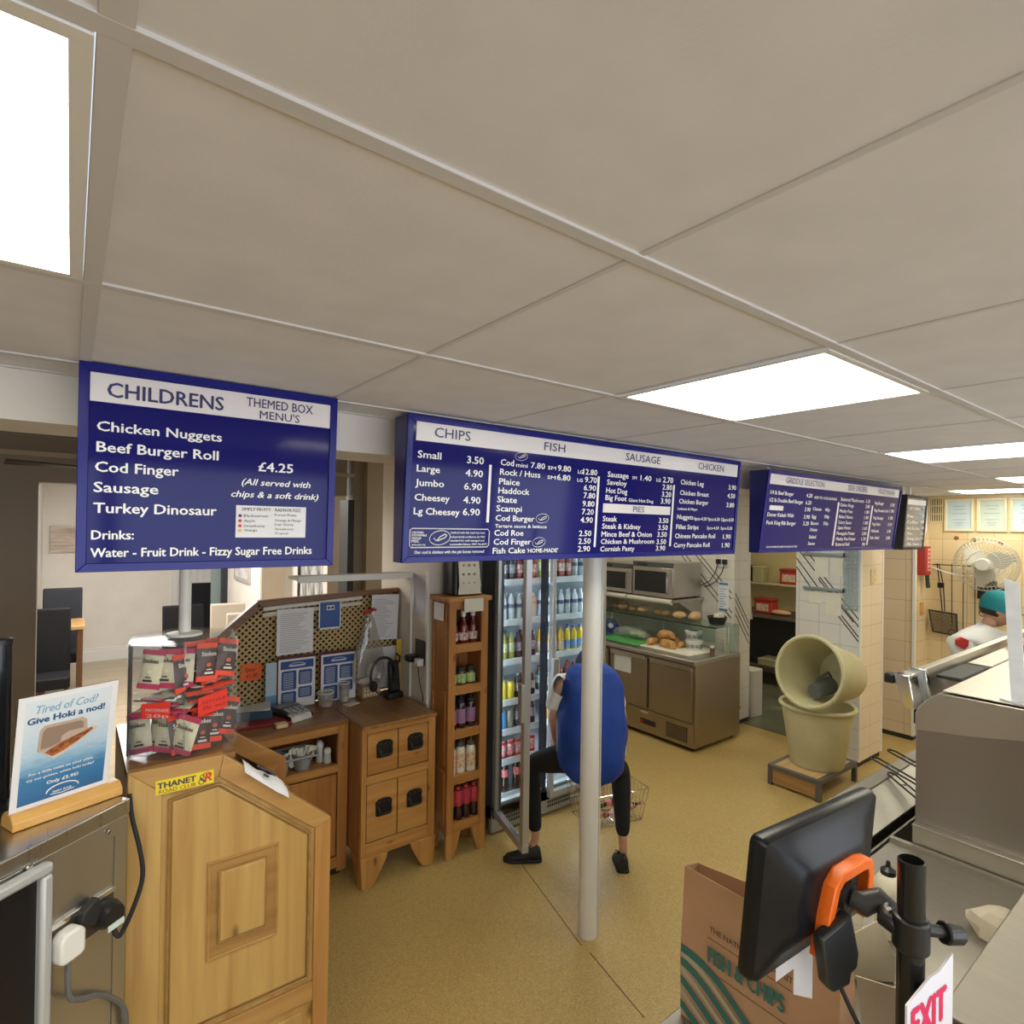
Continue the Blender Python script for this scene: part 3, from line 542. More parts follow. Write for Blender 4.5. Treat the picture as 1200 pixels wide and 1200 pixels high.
row('vin', mk_bottle('vinegar_bottle', 'bottle', .2, .029, (.03, .01, .008), (.5, .06, .08), (.55, .06, .09), lab_z=(.42, .88), lab2=(.4, .03, .05), shape='glassvin'), SHZ[4], 4, 0,
    'dark bottle with red neck label, %s on the bottom shelf', '', 'red labelled bottles on the bottom shelf', .057)
# cloth-like notice and black dispenser on top of the shelf
t = thing('towel_dispenser', 'black box shaped dispenser standing on top of the sauce shelf', 'dispenser', (1.99, 3.09, 1.576))
MB().rbox(1.87, 2.09, 3.03, 3.18, 1.577, 1.86, .03).build('body', black_m, t, bevel=.01)
MB().box(1.885, 2.075, 3.022, 3.03, 1.70, 1.84).build('cover', M('dark_cover', (.06, .06, .065), .25), t, bevel=.004)
n = thing('allergen_sheet', 'curled white picture sheet hanging over the front of the black dispenser', 'paper', (1.96, 3.0, 1.6))
sh = MB(); prof = [(0, 1.85), (-.004, 1.78), (-.01, 1.70), (-.012, 1.64), (0, 1.60), (.0, 1.585)]
R1 = []
for q in range(2): R1.append(None)
rings = [[(1.885+.0015*k, 3.012+p[0], p[1]), (2.03+.006*k, 3.012+p[0], p[1]), (2.03+.006*k, 3.0135+p[0], p[1]), (1.885+.0015*k, 3.0135+p[0], p[1])] for k, p in enumerate(prof)]
sh.loft(rings); sh.build('sheet', papery_m, n)
pc = MB()
for i in range(3):
    for j in range(4): pc.ell((1.92+.04*i, 3.002, 1.82-.055*j), (.011, .002, .009), 8, 5)
pc.build('picture', M('food_pictures', (.34, .26, .2), .6, noise=.4, nscale=60), n)
n = MB().box(1.895, 2.035, 2.948, 2.951, 1.485, 1.565).build('notice', papery_m)
tag(n, 'small cream notice stuck to the front edge of the sauce shelf top', 'notice')
n.data.materials.append(ink_m)
n = MB().box(1.796, 1.8, 3.03, 3.14, 1.43, 1.535).build('notice', paper_m); tag(n, 'blank white card stuck to the upper left side of the sauce shelf', 'notice')
# ---------------------------------------------------------------- drinks fridge
FX0, FX1, FY0, FY1 = 2.2, 3.2, 3.06, 3.72
t = thing('drinks_fridge', 'tall silver double door drinks fridge with its left glass door open', 'fridge', (2.7, 3.4, 0))
alu = M('silver_trim', (.52, .53, .54), .35, .6); fin = M('fridge_inner', (.74, .78, .82), .4); dk = M('fridge_dark', (.02, .025, .035), .4)
b = MB(); b.box(FX0, FX0+.035, FY0, FY1, .1, 2.0); b.box(FX1-.035, FX1, FY0, FY1, .1, 2.0); b.box(FX0, FX1, FY1-.03, FY1, .1, 2.0); b.box(FX0, FX1, FY0, FY1, 1.94, 2.0); b.box(FX0, FX1, FY0, FY1, .1, .18)
b.build('cabinet', M('fridge_shell', (.05, .05, .055), .4), t, bevel=.004)
b = MB(); b.box(FX0+.035, FX0+.04, FY0+.02, FY1-.03, .18, 1.94); b.box(FX1-.04, FX1-.035, FY0+.02, FY1-.03, .18, 1.94); b.box(FX0+.04, FX1-.04, FY1-.036, FY1-.03, .18, 1.94); b.box(FX0+.04, FX1-.04, FY0+.02, FY1-.036, .18, .186)
b.build('liner', fin, t)
b = MB()
for i in range(30): b.box(FX1-.041, FX1-.039, FY0+.1, FY0+.115, .3+.053*i, .315+.053*i)
b.build('shelf_track', dk, t)
for x in (FX0+.05, 2.655, FX1-.06): MB().box(x, x+.012, FY0+.03, FY0+.045, .2, 1.92).build('light_strip', M('fridge_light', (.78, .9, 1), .5, emit=14), t)
FS = [1.64, 1.368, 1.1, .828, .63, .43, .2]
for z in FS: MB().box(FX0+.045, FX1-.045, FY0+.07, FY1-.04, z-.012, z).build('shelf', M('fridge_shelf', (.6, .66, .72), .35), t)
for z in FS: MB().box(FX0+.045, 2.645, FY0+.058, FY0+.07, z-.03, z+.012).box(2.68, FX1-.045, FY0+.058, FY0+.07, z-.03, z+.012).build('price_rail', M('price_rail', (.66, .72, .78), .3), t)
MB().box(2.64, 2.66, FY0+.0, FY0+.06, .18, 1.94).build('centre_post', dk, t)
gr = MB(); gr.box(FX0, FX1, FY0, FY0+.03, .015, .165)
gr.build('base_panel', M('base_panel_grey', (.4, .41, .42), .4, .4), t)
gs = MB(); gt = MB()
for i in range(22):
    for j in range(3): gt.box(FX0+.48+.02*i, FX0+.492+.02*i, FY0-.002, FY0+.002, .05+.027*j, .068+.027*j)
    if i < 18:
        for j in range(3): gs.box(FX0+.06+.02*i, FX0+.072+.02*i, FY0-.002, FY0+.002, .05+.027*j, .068+.027*j)
gs.build('grille_slots', blackm_m, t); gt.build('grille_slots', blackm_m, t)
def fdoor(w, mx, side):
    d = MB(mx); f = .045
    d.box(0, w, -.02, .02, .13, .13+f); d.box(0, w, -.02, .02, 1.95-f, 1.95); d.box(0, f*.7, -.02, .02, .13+f, 1.95-f); d.box(w-f, w, -.02, .02, .13+f, 1.95-f)
    o = d.build('door', alu, t, bevel=.003)
    MB(mx).box(f*.7, w-f, -.004, .004, .13+f, 1.95-f).build('glass_pane', glass_m, o)
    MB(mx).box(f*.7-.006, f*.7+.004, .004, .02, .13+f, 1.95-f).box(w-f-.004, w-f+.006, .004, .02, .13+f, 1.95-f).build('gasket', dk, o)
    hx = w-.04 if side == 'l' else .008
    MB(mx).box(hx-.012, hx+.044, -.04, -.018, .88, 1.10).build('handle', alu, o, bevel=.006)
    s = MB(mx)
    for z in (.9, .99, 1.08): s.cyl((hx+.016, -.0405, z), (hx+.016, -.043, z), .004, None, 8)
    s.build('screw', dk, o)
hinge = Vector((2.225, 3.045, 0)); tip = Vector((2.105, 2.59, 0))
fdoor((tip-hinge).length, frm(hinge, tip-hinge), 'l')
fdoor(.53, frm((2.665, 3.036, 0), (1, 0, 0)), 'r')
drinks = {
 'redmix': mk_bottle('drink_bottle', 'bottle', .21, .031, (.3, .03, .03), (.5, .05, .05), (.5, .08, .08), lab2=(.8, .75, .7)),
 'darkb': mk_bottle('drink_bottle', 'bottle', .21, .031, (.03, .025, .03), (.04, .04, .05), (.12, .12, .16), lab2=(.5, .5, .55)),
 'teal': mk_bottle('drink_bottle', 'bottle', .22, .031, (.1, .42, .46), (.08, .2, .3), (.12, .45, .35), lab2=(.6, .7, .6)),
 'clear': mk_bottle('water_bottle', 'bottle', .22, .031, (.5, .56, .6), (.6, .65, .7), (.08, .1, .2), lab_z=(.45, .6), shape='water'),
 'peach': mk_bottle('drink_bottle', 'bottle', .21, .032, (.62, .5, .42), (.7, .68, .66), (.6, .22, .06), lab_z=(.5, .78), lab2=(.75, .5, .4), shape='water'),
 'greeny': mk_bottle('drink_bottle', 'bottle', .22, .032, (.55, .5, .12), (.05, .3, .2), (.6, .62, .3), lab2=(.8, .8, .65)),
 'olive': mk_bottle('drink_bottle', 'bottle', .22, .032, (.35, .33, .08), (.08, .25, .16), (.7, .72, .62), lab2=(.4, .45, .15)),
 'purple': mk_bottle('drink_bottle', 'bottle', .215, .032, (.05, .025, .06), (.03, .02, .04), (.2, .15, .25), lab2=(.5, .45, .55)),
 'yelblue': mk_bottle('drink_bottle', 'bottle', .215, .033, (.75, .55, .02), (.02, .06, .4), (.25, .42, .62), lab_z=(.1, .44), lab2=(.15, .25, .5), shape='water'),
 'yelor': mk_bottle('drink_bottle', 'bottle', .215, .033, (.68, .42, .04), (.5, .14, .04), (.62, .5, .42), lab_z=(.1, .44), lab2=(.7, .5, .35), shape='water'),
 'redcap': mk_bottle('drink_bottle', 'bottle', .21, .032, (.07, .09, .06), (.45, .03, .02), (.15, .22, .2), lab2=(.4, .42, .4)),
 'redbig': mk_bottle('drink_bottle', 'bottle', .215, .033, (.28, .04, .02), (.45, .03, .02), (.35, .08, .05), lab2=(.4, .15, .1)),
 'canor': mk_bottle('drink_can', 'can', .125, .032, (.85, .4, .03), (.75, .6, .4), shape='can'),
 'canye': mk_bottle('drink_can', 'can', .125, .032, (.78, .62, .05), (.7, .65, .5), shape='can'),
 'canbl': mk_bottle('drink_can', 'can', .125, .032, (.06, .3, .68), (.5, .6, .7), shape='can'),
 'cangr': mk_bottle('drink_can', 'can', .125, .032, (.3, .28, .22), (.6, .6, .55), shape='can'),
 'canred': mk_bottle('drink_can', 'can', .125, .032, (.55, .03, .04), (.65, .6, .6), (.6, .08, .1), lab_z=(.2, .8), lab2=(.75, .6, .6), shape='can'),
 'whitecap': mk_bottle('drink_bottle', 'bottle', .2, .03, (.03, .02, .018), (.72, .68, .64), (.4, .33, .3), lab2=(.6, .55, .5)),
 'cola': mk_bottle('cola_bottle', 'bottle', .30, .036, (.03, .008, .005), (.45, .02, .02), (.55, .04, .07), lab_z=(.42, .62), lab2=(.75, .3, .3)),
}
names = {'redmix': 'red drink bottle', 'darkb': 'dark drink bottle', 'teal': 'teal drink bottle', 'clear': 'clear water bottle with dark band', 'peach': 'pale bottle with orange label', 'greeny': 'yellow green drink bottle with green cap',
 'olive': 'olive drink bottle with pale label', 'purple': 'dark purple drink bottle', 'yelblue': 'yellow drink bottle with blue cap', 'yelor': 'amber drink bottle with orange cap', 'redcap': 'dark green drink bottle with red cap', 'redbig': 'reddish drink bottle with red cap',
 'canor': 'orange drink can', 'canye': 'yellow drink can', 'canbl': 'blue drink can', 'cangr': 'grey drink can', 'canred': 'red drink can', 'whitecap': 'dark bottle with white cap', 'cola': 'large dark cola bottle with red label'}
SHN = ['top', 'second', 'third', 'fourth', 'fifth', 'sixth', 'bottom']
left = [['darkb', 'darkb', 'darkb', 'redmix', 'redmix', 'redmix'], ['teal', 'clear', 'clear', 'clear', 'peach', 'peach'], ['greeny', 'olive', 'olive', 'purple', 'purple', 'purple'], ['canor', 'canye', 'canye', 'whitecap', 'whitecap', 'whitecap'],
        ['canbl', 'canbl', 'cangr', 'darkb', 'darkb', 'purple'], ['canred', 'canred', 'canred', 'canred', 'canred', 'canred'], ['cola', 'cola', 'cola', 'cola']]
right = [['greeny', 'greeny', 'redmix', 'redmix', 'clear', 'clear'], ['clear', 'clear', 'clear', 'clear', 'clear', 'clear'], ['yelor', 'yelor', 'yelor', 'yelblue', 'yelblue', 'yelblue'], ['redcap', 'redcap', 'redbig', 'redbig', 'redbig', 'redbig'], ['canor', 'canor', 'canye', 'canye', 'canbl', 'canbl']]
def stock(rows, xa, pitch, side):
    for r, ks in enumerate(rows):
        n = len(ks); p = pitch*6/n if n == 4 else pitch
        for row_ in (1, 0):
            for k, key in enumerate(ks):
                if row_ and (r > 3 or k % 2): continue
                o = inst('d_'+key, drinks[key], (xa+p*k, FY0+.11+row_*.065+rnd.uniform(-.005, .005), FS[r]+.0005), rnd.uniform(-1.5, 1.5),
                     '%s, %s, %s, %s fridge shelf, %s door' % (names[key], ORD[k], 'front' if row_ == 0 else 'behind', SHN[r], side), 'drinks in the fridge', .82 if key[:3] != 'can' else .95)
stock(left, 2.29, .064, 'left'); stock(right, 2.735, .068, 'right')
# ---------------------------------------------------------------- refrigerated preparation counter
PX0, PX1, PY0, PY1 = 4.455, 5.2, 3.13, 4.72
t = thing('preparation_counter', 'stainless steel refrigerated preparation counter with three doors against the tiled wall', 'counter', (4.83, 3.9, 0))
MB().box(PX0+.03, PX1, PY0, PY1, .035, .785).build('body', steeld_m, t, bevel=.004)
MB().box(PX0, PX1, PY0-.005, PY1, .785, .825).build('top', steel_m, t, bevel=.006)
for k, (ya, yb) in enumerate(((3.155, 3.63), (3.665, 4.14), (4.175, 4.66))):
    d = MB().box(PX0+.002, PX0+.03, ya, yb, .27, .755).build('door', steeld_m, t, bevel=.004)
    MB().prism([(PX0+.002, .755), (PX0-.012, .775), (PX0-.012, .735), (PX0+.002, .725)], 'y', ya+.01, yb-.01).build('handle', steel_m, d)
MB().box(PX0+.012, PX0+.03, PY0+.01, PY1-.01, .04, .25).build('base_panel', steeld_m, t, bevel=.003)
for ya, yb in ((3.2, 3.46), (3.93, 4.2)):
    g = MB()
    ny = int((yb-ya)/.02)
    for i in range(ny):
        for j in range(7): g.box(PX0+.009, PX0+.013, ya+.02*i, ya+.02*i+.013, .075+.02*j, .087+.02*j)
    g.build('vent_grille', blackm_m, t)
MB().box(PX0+.006, PX0+.013, 3.56, 3.74, .115, .165).build('control_panel', black_m, t, bevel=.002)
MB().box(PX0+.003, PX0+.008, 3.7, 3.73, .125, .155).build('red_switch', M('red_switch', (.5, .02, .015), .4), t)
lg = MB(frm((PX0+.011, 3.69, .225), (0, -1, 0))); lg.ell((.0, 0, 0), (.055, .003, .014), 16, 6); lg.build('badge', chrome_m, t)
for y in (PY0+.06, PY1-.06):
    for x in (PX0+.08, PX1-.06): MB().cyl((x, y, 0), (x, y, .04), .02, None, 10).build('foot', rubber_m, t)
n = MB(frm((PX0-.001, 4.08, .57), (0, -1, 0))).box(0, .22, -.002, .0, 0, .165).build('notice', paper_m); tag(n, 'white paper notice taped to the middle door of the steel preparation counter', 'notice')
# glass screen with top shelf
t = thing('glass_screen_shelf', 'glass shelf on glass uprights standing on the back of the preparation counter', 'shelf', (5.0, 3.9, .826))
gs = MB().box(4.80, 5.19, 3.135, 4.66, 1.085, 1.093); gs.build('glass_shelf', gtint_m, t)
MB().box(5.02, 5.185, 3.135, 3.141, .827, 1.085).build('end_pane', gtint_m, t); MB().box(4.815, 4.821, 3.16, 4.64, .95, 1.085).build('front_pane', gtint_m, t)
for y in (3.15, 3.9, 4.64): MB().cyl((5.0, y, .826), (5.0, y, 1.085), .006, None, 8).build('support_rod', chrome_m, t)
MB().box(4.796, 4.802, 3.135, 4.66, 1.083, 1.095).build('edge_trim', black_m, t)
# microwave shelf and ovens
t = thing('microwave_shelf', 'steel wall shelf carrying the two microwaves', 'shelf', (5.1, 4.2, 1.26))
MB().box(4.86, 5.42, 3.69, 4.98, 1.255, 1.285).build('shelf_top', steel_m, t, bevel=.004)
MB().cyl((4.86, 3.69, 1.265), (4.86, 4.26, 1.265), .027, None, 14).cyl((4.86, 4.29, 1.265), (4.86, 4.98, 1.265), .027, None, 14).build('rolled_edge', M('cream_roll', (.6, .56, .47), .4), t)
for y in (3.72, 4.9): MB().prism([(5.42, 1.05), (5.42, 1.255), (5.0, 1.255)], 'y', y, y+.012).build('bracket', steel_m, t)
def microwave(label, ya, yb, z0, z1, xf):
    t = thing('microwave_oven', label, 'microwave', (5.15, (ya+yb)/2, z0), 0, 'microwaves on the wall shelf')
    MB().box(xf+.02, 5.38, ya, yb, z0+.012, z1).build('casing', steel_m, t, bevel=.006)
    d = MB().box(xf, xf+.02, ya, yb, z0+.012, z1-.055).build('door', steelv_m, t, bevel=.005)
    MB().box(xf-.004, xf+.001, ya+.085, yb-.03, z0+.055, z1-.095).build('window', black_m, d, bevel=.004)
    MB().box(xf, xf+.02, ya, yb, z1-.052, z1).build('control_panel', M('dark_steel_panel', (.1, .1, .1), .35, .5), t, bevel=.004)
    MB().box(xf-.003, xf, yb-.2, yb-.06, z1-.042, z1-.018).build('display', black_m, t)
    h = MB().tube([(xf, ya+.05, z1-.09), (xf-.03, ya+.05, z1-.1), (xf-.035, ya+.05, (z0+z1)/2), (xf-.03, ya+.05, z0+.06), (xf, ya+.05, z0+.05)], .008, 8)
    h.build('handle', chrome_m, d)
    for y in (ya+.05, yb-.05):
        for x in (xf+.05, 5.33): MB().cyl((x, y, z0), (x, y, z0+.014), .012, None, 8).build('foot', rubber_m, t)
microwave('steel microwave oven at the right end of the wall shelf, its side facing us', 3.71, 4.24, 1.286, 1.66, 4.9)
microwave('darker microwave oven to the left on the wall shelf, beside the white pole', 4.27, 4.76, 1.286, 1.62, 4.92)
# plugs on the tiled wall
t = thing('wall_socket', 'white double socket with two black plugs on the tiled wall above the microwave', 'socket', (5.41, 3.42, 1.64))
mx = frm((5.42, 3.55, 1.62), (0, -1, 0))
MB(mx).box(0, .15, -.012, .0, 0, .09).build('plate', wplas_m, t, bevel=.003)
for x in (.04, .115):
    p = MB(mx).rbox(x-.025, x+.025, -.045, -.012, .035, .085, .01).build('plug', black_m, t, bevel=.005)
    MB(mx).tube([(x, -.04, .035), (x-.02, -.045, -.05), (x-.09, -.04, -.15), (x-.19, -.02, -.2), (x-.24, -.02, -.22)], .005, 6).build('cable', rubber_m, p)
sg = thing('wall_notice', 'blue and white printed notice on the tiled wall beside the microwave', 'notice', (5.41, 3.45, 1.25))
mx = frm((5.419, 3.52, 1.17), (0, -1, 0))
MB(mx).box(0, .12, -.003, 0, 0, .30).build('sheet', paper_m, sg)
b = MB(mx); b.box(.01, .11, -.004, -.003, .265, .29); b.box(.01, .11, -.004, -.003, .0, .02)
for k in range(8): b.box(.012, .06+.045*((k*37) % 10)/10, -.004, -.003, .04+.026*k, .046+.026*k)
b.build('print', M('notice_blue', (.08, .22, .42), .5), sg)
# food on the counter
bread_m = M('bread_crust', (.52, .27, .09), .6, noise=.35, nscale=14, bump=.3, bscale=40)
bun_m = M('soft_bun', (.58, .38, .2), .55, noise=.2, nscale=12)
def mk_bun():
    t = MB().ell((0, 0, .035), (.075, .06, .036), 14, 8).build('bread_bun', bun_m); return tag(t, '', 'bread')
def mk_loaf():
    t = MB()
    rings = []
    for k in range(9):
        u = -1+k/4; w = .055*math.sqrt(max(.02, 1-abs(u)**3)); h = .1*math.sqrt(max(.03, 1-abs(u)**3))
        rings.append([(u*.13, w*cos(a)*(1+.06*sin(7*u)), h*.5+h*.5*sin(a) if sin(a) > -.6 else .004) for a in [2*pi*i/14 for i in range(14)]])
    t.loft(rings); o = t.build('bread_loaf', bread_m); return tag(o, '', 'bread')
for k, (y, x, sc, rz) in enumerate(((3.50, 4.98, 1.05, .2), (3.66, 4.95, 1.1, 1.2), (3.84, 4.98, .95, .5), (3.96, 5.02, .95, 2), (4.13, 4.96, 1.15, .8), (4.30, 4.99, .9, .1), (4.43, 4.98, 1.15, .7), (3.58, 5.11, 1.05, .6))):
    inst('bun', mk_bun, (x, y, 1.094), (0, 0, rz), ['round bread bun nearest the right end of the glass shelf', 'bread bun second from the right end of the glass shelf', 'bread bun third from the right on the glass shelf', 'bread bun in the middle of the glass shelf',
        'bread bun left of the middle on the glass shelf', 'small bread bun third from the left on the glass shelf', 'bread bun near the left end of the glass shelf', 'bread bun behind the others at the right of the glass shelf'][k], 'bread buns on the glass shelf', sc)
for k, (y, x, z, rz, sc) in enumerate(((3.61, 4.70, .842, 1.45, .85), (3.70, 4.84, .842, 1.6, 1), (3.68, 4.77, .918, 1.7, .8), (3.53, 4.84, .842, 0, .62), (3.80, 4.71, .842, .1, .72))):
    inst('loaf', mk_loaf, (x, y, z), (0, 0, rz), ['crusty bread piece at the front of the pile on the white board', 'large crusty loaf at the back of the pile on the white board', 'crusty bread piece on top of the pile on the white board',
        'small crusty piece next to the white tubs', 'crusty loaf at the left end of the white board'][k], 'crusty bread on the white board', sc)
o = MB().box(4.56, 4.94, 3.88, 4.40, .826, .84).build('chopping_board', M('green_board', (.08, .36, .10), .5, noise=.05), bevel=.005); tag(o, 'green plastic chopping board on the preparation counter', 'chopping board')
o = MB().box(4.58, 5.0, 3.27, 3.86, .826, .841).build('chopping_board', M('white_board', (.72, .68, .58), .5), bevel=.005); tag(o, 'white plastic chopping board under the bread and tubs', 'chopping board')
def mk_tub():
    t = thing('food_tub', '', 'tub')
    MB().lathe([(.068, 0), (.078, .075)], seg=24).build('tub', M('tub_white', (.72, .72, .7), .4), t)
    MB().lathe([(.082, .074), (.083, .086), (.07, .089)], seg=24).build('lid', M('tub_lid', (.7, .7, .68), .3), t)
    MB().lathe([(.0775, .02), (.0785, .055)], seg=24).build('printed_band', M('tub_print', (.06, .06, .06), .5, col2=(.5, .5, .48), nscale=40), t)
    MB().lathe([(.05, .0885), (.048, .0905), (.02, .0905)], seg=20).build('lid_print', blackm_m, t)
    return t
inst('tub', mk_tub, (4.86, 3.42, .842), .2, 'lower of two stacked white food tubs', 'stacked white food tubs'); inst('tub', mk_tub, (4.86, 3.425, .933), .5, 'upper of two stacked white food tubs', 'stacked white food tubs')
bagp = glass('thin_plastic', (.9, .92, .92), .6, .16)
t = thing('salad_bag', 'clear plastic bag of salad lying on the green chopping board', 'bag', (4.82, 4.2, .842))
random.seed(5)
rings = []
for k in range(9):
    u = -1+k/4; w = math.sqrt(max(.03, 1-u*u)); rings.append([(4.83+.11*w*cos(a)*(1+.12*random.uniform(-1, 1)), 4.18+.26*u, .842+max(0, .055*w+.06*w*sin(a)*(1+.2*random.uniform(-1, 1)))) for a in [2*pi*i/12 for i in range(12)]])
MB().loft(rings).build('bag', bagp, t)
MB().ell((4.83, 4.1, .885), (.07, .12, .04), 12, 8).build('salad', M('salad_leaves', (.3, .36, .16), .6, noise=.5, nscale=25, bump=.8, bscale=30), t)
t = thing('black_basket', 'small black basket holding white paper packets on the end of the glass shelf', 'basket', (5.02, 3.23, 1.094))
bk = MB(); bk.lathe([(.07, 0), (.095, .075), (.09, .078), (.066, .006)], (5.0, 3.26, 1.094), 16); bk.build('basket', blackm_m, t)
pk = MB(); 
for k in range(6): pk.cbox((4.96+.022*k, 3.25+.02*(k % 3)-.02, 1.17+.008*(k % 2)), (.02, .05, .035))
pk.build('packet', papery_m, t)
o = mk_bottle('sauce_pot', 'pot', .11, .03, (.5, .5, .4), (.6, .55, .45), shape='jar')(); o.location = (5.12, 3.24, .826); o['label'] = 'clear seasoning jar at the right end of the preparation counter'; o['category'] = 'jar'
o = mk_bottle('salt_shaker', 'shaker', .085, .024, (.12, .06, .04), (.75, .73, .7), shape='jar')(); o.location = (4.86, 3.215, .826); o['label'] = 'small brown jar with white lid beside the white chopping board'; o['category'] = 'jar'
t = thing('blue_dispenser', 'blue and white cling film box beside the salad bag, behind the white pole', 'box', (4.9, 4.6, .826))
MB().prism([(4.5, .826), (4.68, .826), (4.68, .93), (4.64, .97), (4.56, .97), (4.5, .9)], 'x', 4.92, 4.99).build('box', M('blue_box', (.02, .05, .3), .45), t, bevel=.01)
MB().ell((4.918, 4.57, .9), (.003, .04, .03), 12, 6).build('white_patch', paper_m, t)
# ---------------------------------------------------------------- step stool with the two bins
t = thing('step_stool', 'low steel framed step stool with wooden top and side board', 'stool', (4.72, 2.22, 0))
SX0, SX1, SY0, SY1 = 4.43, 5.07, 2.015, 2.42
stool_m = M('painted_steel', (.14, .13, .125), .45, .5)
f = MB(); w = .035
f.box(SX0, SX1, SY0, SY0+w, .125, .16); f.box(SX0, SX1, SY1-w, SY1, .125, .16); f.box(SX0, SX0+w, SY0+w, SY1-w, .125, .16); f.box(SX1-w, SX1, SY0+w, SY1-w, .125, .16)
f.build('frame', stool_m, t, bevel=.003)
for x in (SX0, SX1-w):
    for y in (SY0, SY1-w): MB().box(x, x+w, y, y+w, 0, .125).build('leg', stool_m, t, bevel=.003)
MB().box(SX0+w, SX1-w, SY0+w, SY1-w, .14, .157).build('wooden_top', wood('stool_ply', (.62, .42, .2), (.5, .32, .13), 'x', .5, False), t)
MB().box(SX0+.008, SX0+.026, SY0+w, SY1-w, .02, .125).build('side_board', wood('stool_ply_dark', (.42, .24, .08), (.33, .17, .05), 'y', .5, False), t)
bin_m = M('cream_plastic_bin', (.60, .555, .33), .42, noise=.06, nscale=5)
def mk_bin():
    t = thing('plastic_bin', '', 'bin')
    MB().lathe([(.185, 0), (.195, .015), (.262, .46), (.252, .46), (.183, .02), (.02, .015)], seg=40).build('tub', bin_m, t)
    MB().tube([(.266*cos(2*pi*k/40), .266*sin(2*pi*k/40), .463) for k in range(40)], .017, 8, closed=True).build('rim', bin_m, t)
    return t
inst('bin', mk_bin, (4.76, 2.195, .16), .3, 'large round cream plastic bin standing upright on the step stool', 'cream plastic bins')
o = inst('bin', mk_bin, (0, 0, 0), 0, 'large round cream plastic bin lying tilted in the mouth of the standing bin', 'cream plastic bins')
ax = Vector((-.977, .124, .17)).normalized(); base = Vector((4.497, 2.138, .937))-ax*.463
o.matrix_basis = Matrix.Translation(base) @ ax.to_track_quat('Z', 'Y').to_matrix().to_4x4()
t = thing('grey_jug', 'dark grey plastic jug lying inside the tilted cream bin', 'jug', (4.75, 2.1, .75))
p0 = Vector((4.80, 2.11, .80)); p1 = Vector((4.60, 2.15, .765))
MB().tube([p0, p0+(p1-p0)*.15, p1], [.062, .068, .055], 20).build('body', M('grey_jug_plastic', (.12, .125, .135), .5), t, bevel=.004)
MB().tube([p0+Vector((0, 0, .06)), p0+Vector((-.04, 0, .1)), p1+Vector((.06, 0, .09)), p1+Vector((.03, 0, .05))], .01, 8).build('handle', M('grey_jug_plastic_2', (.1, .105, .115), .5), t)
# rails and papers on the tiled pillar
def rail(label, z):
    t = thing('ticket_rail', label, 'rail', (5.36, 2.35, z))
    mx = frm((5.37, 2.61, z), (0, -1, 0))
    MB(mx).box(0, .35, -.022, 0, 0, .028).build('strip', M('rail_alu', (.35, .42, .42), .35, .7), t, bevel=.003)
    MB(mx).box(.345, .362, -.026, 0, -.002, .032).build('end_cap', black_m, t, bevel=.003)
rail('upper grey ticket rail on the white tiled pillar', 1.79); rail('lower grey ticket rail on the white tiled pillar', 1.48)
for k, (x, z, w, h) in enumerate(((.1, 1.60, .12, .17), (.24, 1.62, .1, .15), (.05, 1.36, .12, .11), (.2, 1.27, .13, .2))):
    o = MB(frm((5.37, 2.61, z), (0, -1, 0))).box(x, x+w, -.006, -.003, 0, h).build('order_slip', papery_m)
    tag(o, ['paper slip hanging left under the upper ticket rail', 'paper slip hanging right under the upper ticket rail', 'short paper slip left under the lower ticket rail', 'longest paper slip under the lower ticket rail'][k], 'paper', 'slips on the ticket rails')
t = thing('plastic_strip_curtain', 'clear bubbled plastic strip hanging beside the tiled pillar corner', 'strip', (5.34, 2.18, 1.35))
MB(frm((5.362, 2.26, 1.33), (0, -1, 0))).box(0, .115, -.008, 0, 0, .55).build('strip', glass('bubble_strip', (.8, .88, .9), .9, .22), t)
b = MB(frm((5.354, 2.26, 1.33), (0, -1, 0)))
for i in range(4):
    for j in range(18): b.ell((.015+.028*i, -.004, .02+.03*j), (.011, .006, .012), 8, 5)
b.build('bubbles', glass('bubble_film', (.85, .92, .95), 1, .15), t)
o = MB(frm((5.56, 2.122, 1.55), (1, 0, 0))).box(0, .1, -.003, 0, 0, .13).build('wall_sticker', M('faded_sticker', (.66, .5, .26), .5, noise=.3, nscale=40)); tag(o, 'faded sticker on the cream front of the tiled pillar', 'sticker')
o = MB().box(5.33, 5.368, 2.14, 2.19, .71, .77).build('wall_switch', black_m, bevel=.004); tag(o, 'small black door stop on the pillar beside the tilted bin', 'switch')
